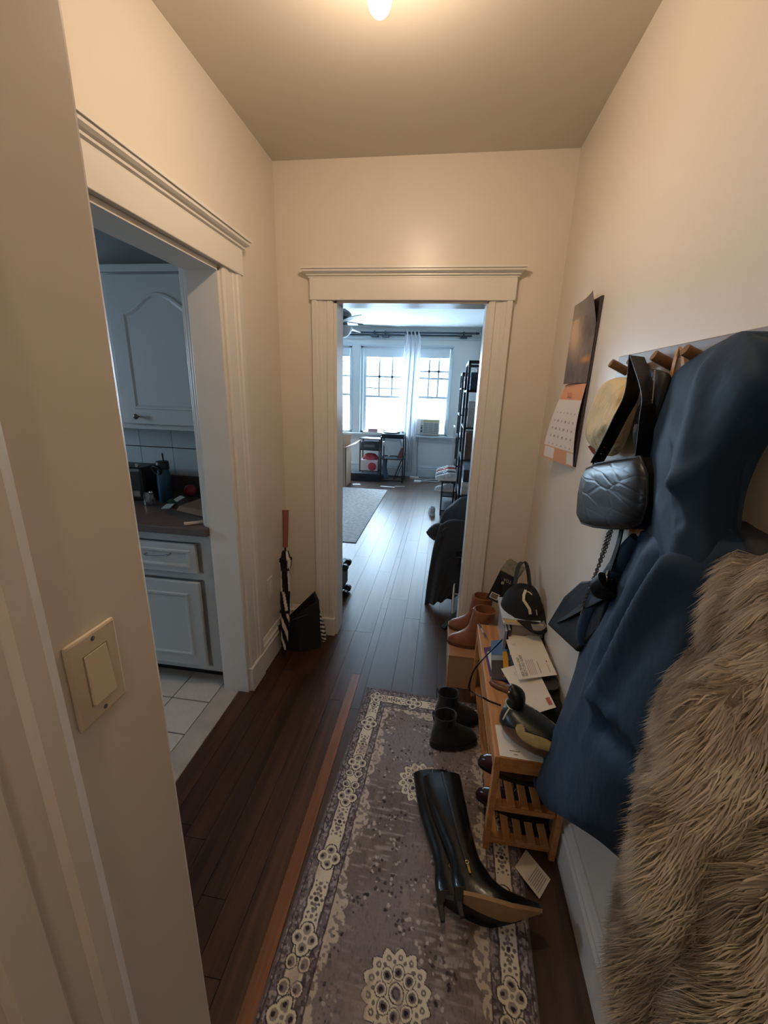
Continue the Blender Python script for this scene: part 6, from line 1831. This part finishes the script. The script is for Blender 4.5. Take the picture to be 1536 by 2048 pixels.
# turntable stand
ts = thing('metal_table', 'black square metal frame table under the middle window', 'table', (-0.87, 7.2, 0))
for x_ in (-1.065, -0.675):
    for y_ in (7.03, 7.40): MB().box(x_, x_ + 0.02, y_, y_ + 0.02, 0, 0.775).build('leg', M['bmetal'], ts)
for z_ in (0.02, 0.40, 0.765):
    fr_b = MB().box(-1.065, -0.655, 7.03, 7.05, z_, z_ + 0.018).box(-1.065, -0.655, 7.40, 7.42, z_, z_ + 0.018).box(-1.065, -1.045, 7.03, 7.42, z_, z_ + 0.018).box(-0.675, -0.655, 7.03, 7.42, z_, z_ + 0.018)
    fr_b.build('frame', M['bmetal'], ts)
MB().box(-1.045, -0.675, 7.05, 7.40, 0.767, 0.782).build('top', M['bmetal'], ts)
MB().box(-1.045, -0.675, 7.05, 7.40, 0.405, 0.412).build('lower_shelf', glassy('smoked_glass', (0.75, 0.82, 0.88), 0.12), ts)
tn = thing('turntable', 'black record turntable on the metal table', 'turntable', (-0.87, 7.2, 0.784))
MB().box(-1.05, -0.665, 7.04, 7.41, 0.784, 0.84).build('plinth', mat('turntable_black', (30, 40, 50), 0.4), tn, bevel=0.004)
MB().lathe([(0.001, 0.842), (0.145, 0.842), (0.145, 0.862), (0.001, 0.862)], (-0.90, 7.22, 0), 30).build('platter', M['bmetal'], tn, smooth=True)
MB().tube([(-0.715, 7.35, 0.865), (-0.72, 7.2, 0.872), (-0.79, 7.13, 0.866)], 0.006, 8).lathe([(0.02, 0.84), (0.02, 0.868)], (-0.715, 7.35, 0), 12).build('tonearm', M['chrome'], tn, smooth=True)
rec = thing('record', 'pale rolled poster leaning inside the metal table', 'poster', (-0.96, 7.2, 0.41))
MB().tube([(-1.02, 7.18, 0.66), (-0.93, 7.22, 0.435)], 0.020, 10).build('roll', mat('white_tube', (222, 224, 226), 0.6), rec, smooth=True)
MB().tube([(-1.022, 7.179, 0.665), (-1.03, 7.176, 0.69)], 0.021, 10).build('end_cap', M['white'], rec, smooth=True)
tag(MB().hexa([(-0.78, 7.12, 0.414), (-0.69, 7.12, 0.414), (-0.69, 7.30, 0.414), (-0.78, 7.30, 0.414)], [(-0.715, 7.15, 0.60), (-0.695, 7.15, 0.60), (-0.695, 7.28, 0.60), (-0.715, 7.28, 0.60)]).build('red_sleeve', mat('brown_red_sleeve', (112, 62, 58), 0.7)), 'dark red record sleeve leaning inside the metal table', 'record sleeve')
tag(MB().tube([(-0.96, 7.15, 0.04), (-1.01, 7.2, 0.22), (-0.99, 7.25, 0.375)], [0.05, 0.045, 0.03], 12).build('backpack', mat('blue_grey_bag', (58, 74, 92), 0.8), smooth=True), 'blue grey soft bag under the metal table', 'bag')
tag(MB().bar((-0.82, 7.10, 0.045), (-0.70, 7.16, 0.385), 0.02, 0.012).bar((-0.78, 7.10, 0.045), (-0.69, 7.10, 0.30), 0.012, 0.010).build('folded_stand', M['bmetal']), 'folded black stand leaning under the metal table', 'stand')

# records or tray on the window sill
ws = thing('sill_tray', 'pale tray with small things on the middle window sill', 'tray', (-1.15, 7.68, 0.776))
MB().box(-1.50, -0.80, 7.635, 7.72, 0.776, 0.80).build('tray', M['white'], ws, bevel=0.004)
MB().box(-1.40, -1.22, 7.65, 7.70, 0.801, 0.86).build('red_packet', mat('faded_red', (190, 150, 160), 0.6), ws)
MB().box(-1.12, -1.0, 7.65, 7.70, 0.801, 0.84).build('blue_packet', mat('faded_blue', (150, 166, 186), 0.6), ws)
MB().box(-0.95, -0.85, 7.65, 7.70, 0.801, 0.845).build('pink_packet', mat('faded_pink', (206, 176, 178), 0.6), ws)

# open carton left
oc = thing('open_carton', 'tall open cardboard carton beside the small shelf unit', 'box', (-1.8, 6.55, 0))
oc_m = mat('lit_cardboard', (176, 146, 122), 0.85, var=0.04)
b = MB(); b.box(-2.2, -1.53, 6.44, 6.45, 0, 0.66).box(-2.2, -1.53, 6.80, 6.81, 0, 0.66).box(-1.54, -1.53, 6.44, 6.81, 0, 0.66).box(-2.2, -2.19, 6.44, 6.81, 0, 0.66).box(-2.2, -1.53, 6.44, 6.81, 0, 0.01)
b.build('body', oc_m, oc)
MB().hexa([(-1.53, 6.36, 0.66), (-1.53, 6.80, 0.66), (-1.36, 6.82, 0.75), (-1.36, 6.38, 0.72)], [(-1.532, 6.36, 0.664), (-1.532, 6.80, 0.664), (-1.362, 6.82, 0.754), (-1.362, 6.38, 0.724)]).build('flap', oc_m, oc)
MB().hexa([(-2.2, 6.35, 0.66), (-1.54, 6.35, 0.66), (-1.54, 6.27, 0.74), (-2.2, 6.27, 0.74)], [(-2.2, 6.354, 0.66), (-1.54, 6.354, 0.66), (-1.54, 6.274, 0.742), (-2.2, 6.274, 0.742)]).build('flap', oc_m, oc)
MB().hexa([(-2.2, 6.80, 0.66), (-1.54, 6.80, 0.66), (-1.54, 6.84, 0.82), (-2.2, 6.84, 0.82)], [(-2.2, 6.804, 0.66), (-1.54, 6.804, 0.66), (-1.54, 6.844, 0.82), (-2.2, 6.844, 0.82)]).build('flap', oc_m, oc)
bs = thing('laundry_bag', 'white bag with a pale blue cloth in front of the carton', 'bag', (-1.62, 6.1, 0))
rows = [[Vector((-1.66 + r_ * math.cos(a) * (1 + 0.06 * math.sin(4 * a)), 6.1 + r_ * math.sin(a), z_)) for a in [2 * math.pi * q / 20 for q in range(20)]] for r_, z_ in ((0.10, 0.002), (0.135, 0.06), (0.13, 0.25), (0.11, 0.42), (0.09, 0.50))]
MB().loft(rows).build('sack', mat('white_sack', (206, 210, 214), 0.8), bs, smooth=True)
MB().ball((-1.62, 6.08, 0.55), (0.09, 0.08, 0.09), 14, 9).build('cloth', mat('pale_blue_cloth', (120, 160, 190), 0.85), bs, smooth=True)

# power strip, sun patches
ps = thing('power_strip', 'white power strip with cable on the floor under the windows', 'power strip', (-0.45, 7.4, 0))
MB().box(-0.56, -0.40, 7.42, 7.50, 0.001, 0.04).build('bar', M['white'], ps, bevel=0.006)
MB().box(-0.46, -0.34, 7.12, 7.24, 0.001, 0.03).build('adapter', M['white'], ps, bevel=0.006)
MB().tube(spline([(-0.42, 7.46, 0.015), (-0.30, 7.40, 0.01), (-0.15, 7.46, 0.01), (-0.02, 7.38, 0.01), (-0.06, 7.26, 0.01), (-0.25, 7.28, 0.01), (-0.36, 7.2, 0.015)], 40), 0.009, 6).build('cable', M['white'], ps, smooth=True)
MB().tube(spline([(-0.45, 7.48, 0.03), (-0.44, 7.60, 0.12), (-0.46, 7.668, 0.4), (-0.46, 7.668, 0.78)], 16), 0.005, 6).build('wall_cable', M['inkl'], ps, smooth=True)
for k, (u, v, w_, h_, r_, lb) in enumerate(((713, 969, 0.13, 0.10, 0.3, 'small sun patch as a white slab on the living room floor near the rug'), (775, 974, 0.24, 0.07, -0.1, 'long sun patch as a white slab on the living room floor'), (800, 973, 0.17, 0.03, 0.25, 'thin sun sliver as a white slab beside the long patch'))):
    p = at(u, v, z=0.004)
    tag(MB().obox(p + Vector((0, 0, 0.003)), (w_, h_, 0.006), Matrix.Rotation(r_, 3, 'Z')).build('sun_patch', M['white'], bevel=0.002), lb, 'paper')  # sunlit slivers of floor built as thin white slabs

# ---- black shelf towers on the right wall
M['shelfm'] = mat('blue_black_metal', (34, 42, 52), 0.5, metal=0.2)


def tower(y0, y1, label, levels, top):
    r = thing('shelf_tower', label, 'shelf', (0.35, (y0 + y1) / 2, 0), 'black shelf towers')
    for x_ in (0.205, 0.478):
        for y_ in (y0, y1 - 0.025): MB().box(x_, x_ + 0.025, y_, y_ + 0.025, 0, top).build('post', M['shelfm'], r)
    for z_ in levels: MB().box(0.205, 0.503, y0, y1, z_ - 0.02, z_).build('shelf_board', M['shelfm'], r)
    MB().box(0.205, 0.503, y0, y0 + 0.025, top - 0.03, top).box(0.205, 0.503, y1 - 0.025, y1, top - 0.03, top).box(0.205, 0.225, y0, y1, top - 0.03, top).build('top_frame', M['shelfm'], r)
    return r


tower(4.50, 5.18, 'tall black shelf tower nearest the opening on the right wall', (0.10, 0.46, 0.86, 1.20, 1.58), 1.87)
tower(6.20, 6.92, 'second black shelf tower further along by the window wall', (0.10, 0.50, 0.92, 1.25, 1.62), 1.83)
items = [  # name, category, label, x0,x1,y0,y1,z0,z1,colour
    ('hat_box', 'box', 'faded red bundle on the top shelf of the near tower', 0.30, 0.45, 4.55, 4.75, 1.58, 1.80, (150, 74, 84)),
    ('bottle_box', 'box', 'dark box on the top shelf of the near tower', 0.24, 0.30, 4.55, 4.8, 1.58, 1.76, (60, 84, 104)),
    ('photo_frame', 'frame', 'pale frame on the second shelf of the near tower', 0.24, 0.34, 4.56, 4.60, 1.20, 1.47, (196, 198, 200)),
    ('jeans_stack', 'clothes', 'folded blue jeans on the second shelf of the near tower', 0.28, 0.46, 4.62, 4.95, 1.20, 1.44, (74, 104, 134)),
    ('basket', 'basket', 'brown basket on the third shelf of the near tower', 0.24, 0.45, 4.54, 4.9, 0.86, 1.14, (112, 88, 80)),
    ('shoe_box', 'box', 'pale shoe box on the fourth shelf of the near tower', 0.24, 0.42, 4.54, 4.9, 0.46, 0.60, (190, 190, 190)),
    ('black_box', 'box', 'dark box above the pale shoe box on the near tower', 0.25, 0.42, 4.55, 4.9, 0.602, 0.74, (56, 62, 74)),
    ('mug', 'box', 'white container beside the brown basket', 0.26, 0.30, 4.92, 5.0, 0.86, 0.95, (200, 200, 200)),
    ('red_box', 'box', 'small red box on the bottom shelf of the near tower', 0.25, 0.40, 4.54, 4.9, 0.10, 0.30, (172, 56, 72)),
    ('tin', 'box', 'grey pink tin on the far shelf tower', 0.25, 0.33, 6.25, 6.5, 1.62, 1.72, (170, 140, 136)),
    ('white_jar', 'box', 'white carton on the upper shelf of the far tower', 0.34, 0.44, 6.25, 6.5, 1.62, 1.74, (220, 220, 214)),
    ('camera_case', 'box', 'small black case on the middle shelf of the far tower', 0.24, 0.36, 6.25, 6.5, 1.25, 1.34, (44, 50, 60)),
    ('paper_stack', 'papers', 'stack of white papers on the far tower', 0.24, 0.36, 6.24, 6.5, 0.92, 0.97, (214, 216, 220)),
]
for nm, ct_, lb, x0, x1, y0, y1, z0, z1, c in items:
    r = thing(nm, lb, ct_, ((x0 + x1) / 2, (y0 + y1) / 2, z0), 'things on the shelf towers')
    h_ = z1 - z0
    MB().box(x0, x1, y0, y1, z0 + 0.0005, z0 + h_ * 0.72).build('body', mat(nm + '_body', c, 0.75, var=0.15, vscale=20), r, bevel=0.006)
    MB().box(x0 - 0.003, x1 + 0.003, y0 - 0.003, y1 + 0.003, z0 + h_ * 0.72 + 0.0003, z1).build('upper_part', mat(nm + '_top', tuple(min(255, int(v * 1.12)) for v in c), 0.7), r, bevel=0.006)
# leaning mirror beside the far tower
mi = thing('leaning_mirror', 'narrow white edged mirror leaning beside the far shelf tower', 'mirror', (0.22, 7.3, 0))
mir, ntm, bmm = new_mat('mirror_silver'); bmm.inputs['Metallic'].default_value = 1; bmm.inputs['Roughness'].default_value = 0.03; bmm.inputs['Base Color'].default_value = (0.85, 0.88, 0.9, 1)
MB().box(0.170, 0.174, 7.02, 7.45, 0.1, 0.985).build('glass', mir, mi)
MB().box(0.1745, 0.190, 7.01, 7.46, 0.0, 1.0).build('backing', M['shelfm'], mi)
MB().box(0.164, 0.19, 7.0, 7.46, 0.986, 1.004).box(0.164, 0.19, 7.0, 7.018, 0.0, 0.985).build('frame', M['white'], mi)
# book rack with sneakers near the tower
kr = thing('low_rack', 'low black rack on the right in the living room', 'rack', (0.13, 5.4, 0))
for x_ in (0.02, 0.17):
    for y_ in (5.22, 5.95): MB().box(x_, x_ + 0.018, y_, y_ + 0.018, 0, 0.44).build('post', M['shelfm'], kr)
for z_ in (0.06, 0.25, 0.44): MB().box(0.02, 0.188, 5.22, 5.968, z_, z_ + 0.014).build('shelf_board', M['shelfm'], kr)
urs = [ring(0.026, -0.10, 0.16, 0.040, toe=0.25, heel=0.15), ring(0.045, -0.102, 0.16, 0.042, toe=0.25, heel=0.15), ring(0.062, -0.10, 0.135, 0.040, toe=0.25), ring(0.078, -0.098, 0.075, 0.036), ring(0.094, -0.096, 0.03, 0.033), ring(0.10, -0.095, 0.02, 0.032)]
urs = open_top(urs, 0.1, 0.03)
srs = [ring(0.0, -0.104, 0.168, 0.044, toe=0.25, heel=0.15), ring(0.026, -0.104, 0.166, 0.044, toe=0.25, heel=0.15)]


def lace(m_):
    def f(r):
        MB().strap([(0.03, -0.025, 0.088), (0.04, 0, 0.090), (0.03, 0.025, 0.088)], 0.008, 0.003, (1, 0, 0)).strap([(0.055, -0.025, 0.080), (0.065, 0, 0.083), (0.055, 0.025, 0.080)], 0.008, 0.003, (1, 0, 0)).build('laces', m_, r)
    return f


snk = [((0.10, 5.30, 0.455), (214, 216, 216), 'white sneaker at the near end of the low rack', 178), ((0.10, 5.42, 0.455), (90, 96, 104), 'grey sneaker second along the low rack', 178), ((0.10, 5.56, 0.455), (214, 214, 210), 'white sneaker in the middle of the low rack', 176), ((0.10, 5.70, 0.455), (170, 64, 58), 'red and white sneaker towards the far end of the low rack', 180), ((0.10, 5.84, 0.455), (206, 208, 208), 'white sneaker at the far end of the low rack', 182), ((-0.08, 5.25, 0.001), (190, 194, 198), 'pale sneaker on the floor beside the low rack', 100), ((0.10, 5.50, 0.265), (200, 204, 206), 'white sneaker on the middle level of the low rack', 178)]
for lc_, c, lb, yaw in snk:
    footwear('sneaker', lb, 'shoe', urs, srs, mat('sneaker_upper', c, 0.7, var=0.25, vscale=30), M['white'], lc_, (0, 0, math.radians(yaw)), 'sneakers by the low rack', extras=lace(M['white'] if c[0] < 180 else M['black']))

# ---- folding chair with coats, right behind the opening
fchr = thing('folding_chair', 'folding chair with light metal legs buried under coats', 'chair', (0.33, 2.95, 0))
for (a_, b_) in (((0.155, 2.72, 0.0), (0.155, 3.12, 0.72)), ((0.455, 2.72, 0.0), (0.455, 3.12, 0.72)), ((0.165, 3.16, 0.0), (0.165, 2.74, 0.44)), ((0.445, 3.16, 0.0), (0.445, 2.74, 0.44))):
    MB().tube([a_, b_], 0.010, 10).build('leg', M['chrome'], fchr, smooth=True)
MB().box(0.145, 0.465, 2.70, 3.05, 0.435, 0.455).build('seat', M['bmetal'], fchr, bevel=0.006)
MB().box(0.15, 0.46, 3.07, 3.09, 0.56, 0.76).build('backrest', M['bmetal'], fchr, bevel=0.006)
MB().tube([(0.16, 2.78, 0.13), (0.45, 2.78, 0.13)], 0.008, 8).tube([(0.17, 3.08, 0.10), (0.44, 3.08, 0.10)], 0.008, 8).build('stretcher', M['chrome'], fchr, smooth=True)
tag(MB().bar(at(886, 1258, y=2.50), at(930, 1212, y=2.62), 0.035, 0.030).build('black_bar', M['black'], bevel=0.004), 'black wooden bar leaning by the foot of the folding chair', 'bar')
M['cord'] = mat('dark_corduroy', (30, 33, 40), 0.9, bump=0.5, bscale=240, sheen=0.15)
M['cord2'] = mat('slate_coat', (40, 50, 60), 0.85)


def drape(name, label, rows_px, nu, nv, m, yb, ripple=0.010, nf=5, parts=None):
    r = thing(name, label, 'coat', (0.2, 2.9, 0.2))
    P2 = [spline([at(u, v, y=y_) for u, v, y_ in rr], nu) for rr in rows_px]
    Gd = [spline([P2[i][j] for i in range(len(P2))], nv) for j in range(nu)]
    for i in range(nu):
        for j in range(nv):
            p = Gd[i][j]; t = j / (nv - 1)
            Gd[i][j] = p + Vector((0, -ripple * t * math.sin(2 * math.pi * nf * i / (nu - 1) + 2 * t), 0))
    Bd = [[Vector((p.x, max(p.y + 0.03, yb), p.z)) for p in c] for c in Gd]
    MB().shell(Gd, Bd).build('body', m, r, smooth=True, angle=75)
    if parts: parts(r)
    return r


def collar(r):
    MB().strap(spline([at(905, 1052, y=2.84), at(886, 1066, y=2.82), at(876, 1090, y=2.81), at(868, 1112, y=2.82)], 12), 0.030, 0.012, (0.3, 0.2, 0.9)).build('collar', M['cord'], r)
    MB().strap(spline([at(893, 1125, y=2.80), at(900, 1116, y=2.80), at(908, 1120, y=2.80)], 8), 0.012, 0.008, (0, 1, 0.3)).build('pocket_flap', M['cord2'], r)


drape('corduroy_jacket', 'dark corduroy jacket draped over the folding chair', [
    [(880, 1052, 2.86), (896, 1044, 2.84), (915, 1042, 2.84), (945, 1045, 2.88)],
    [(868, 1090, 2.86), (888, 1086, 2.80), (915, 1086, 2.80), (950, 1090, 2.88)],
    [(860, 1130, 2.86), (880, 1132, 2.80), (908, 1134, 2.80), (945, 1136, 2.88)],
    [(853, 1175, 2.84), (872, 1178, 2.78), (896, 1178, 2.80), (930, 1176, 2.88)],
    [(849, 1210, 2.82), (868, 1208, 2.76), (884, 1203, 2.80), (905, 1196, 2.86)]], 40, 40, M['cord'], 2.88, 0.018, 3, collar)


def sleeve2(r): MB().tube(spline([at(884, 1055, y=2.98), at(872, 1062, y=2.95), at(862, 1072, y=2.92)], 8), [0.04, 0.046, 0.05, 0.052, 0.052, 0.052, 0.05, 0.048], 14).build('sleeve', M['cord'], r, smooth=True)


drape('slate_coat', 'slate blue coat heaped behind the corduroy jacket', [
    [(905, 1008, 3.04), (918, 1000, 3.0), (935, 996, 3.0), (955, 1000, 3.06)],
    [(890, 1022, 3.02), (910, 1018, 2.96), (935, 1018, 2.96), (958, 1020, 3.06)],
    [(880, 1045, 3.02), (905, 1045, 2.95), (935, 1045, 2.95), (958, 1048, 3.06)],
    [(878, 1075, 3.02), (902, 1078, 2.95), (930, 1080, 2.95), (955, 1080, 3.06)]], 30, 24, M['cord2'], 3.05, 0.012, 3, sleeve2)

# ---- a pale building across the street
bd_ = thing('apartment_building', 'pale washed out apartment building seen through the windows', 'building', (-3, 24, -8))
bmt = mat('pale_facade', (206, 210, 214), 0.9)
MB().box(-14, 4, 24, 30, -10, 0.25).build('facade', bmt, bd_)
MB().box(-14.2, 4.2, 23.8, 30, 0.25, 0.6).build('cornice', mat('pale_cornice', (222, 224, 226), 0.9), bd_)
for k in range(16):
    wn = MB().box(-12 + k * 1.0, -11.5 + k * 1.0, 23.93, 24.0, -1.6, -0.3).build('window', mat('grey_window', (150, 160, 172), 0.3), bd_)

# clean up the helper flags
for o in bpy.data.objects:
    if '_local' in o: del o['_local']
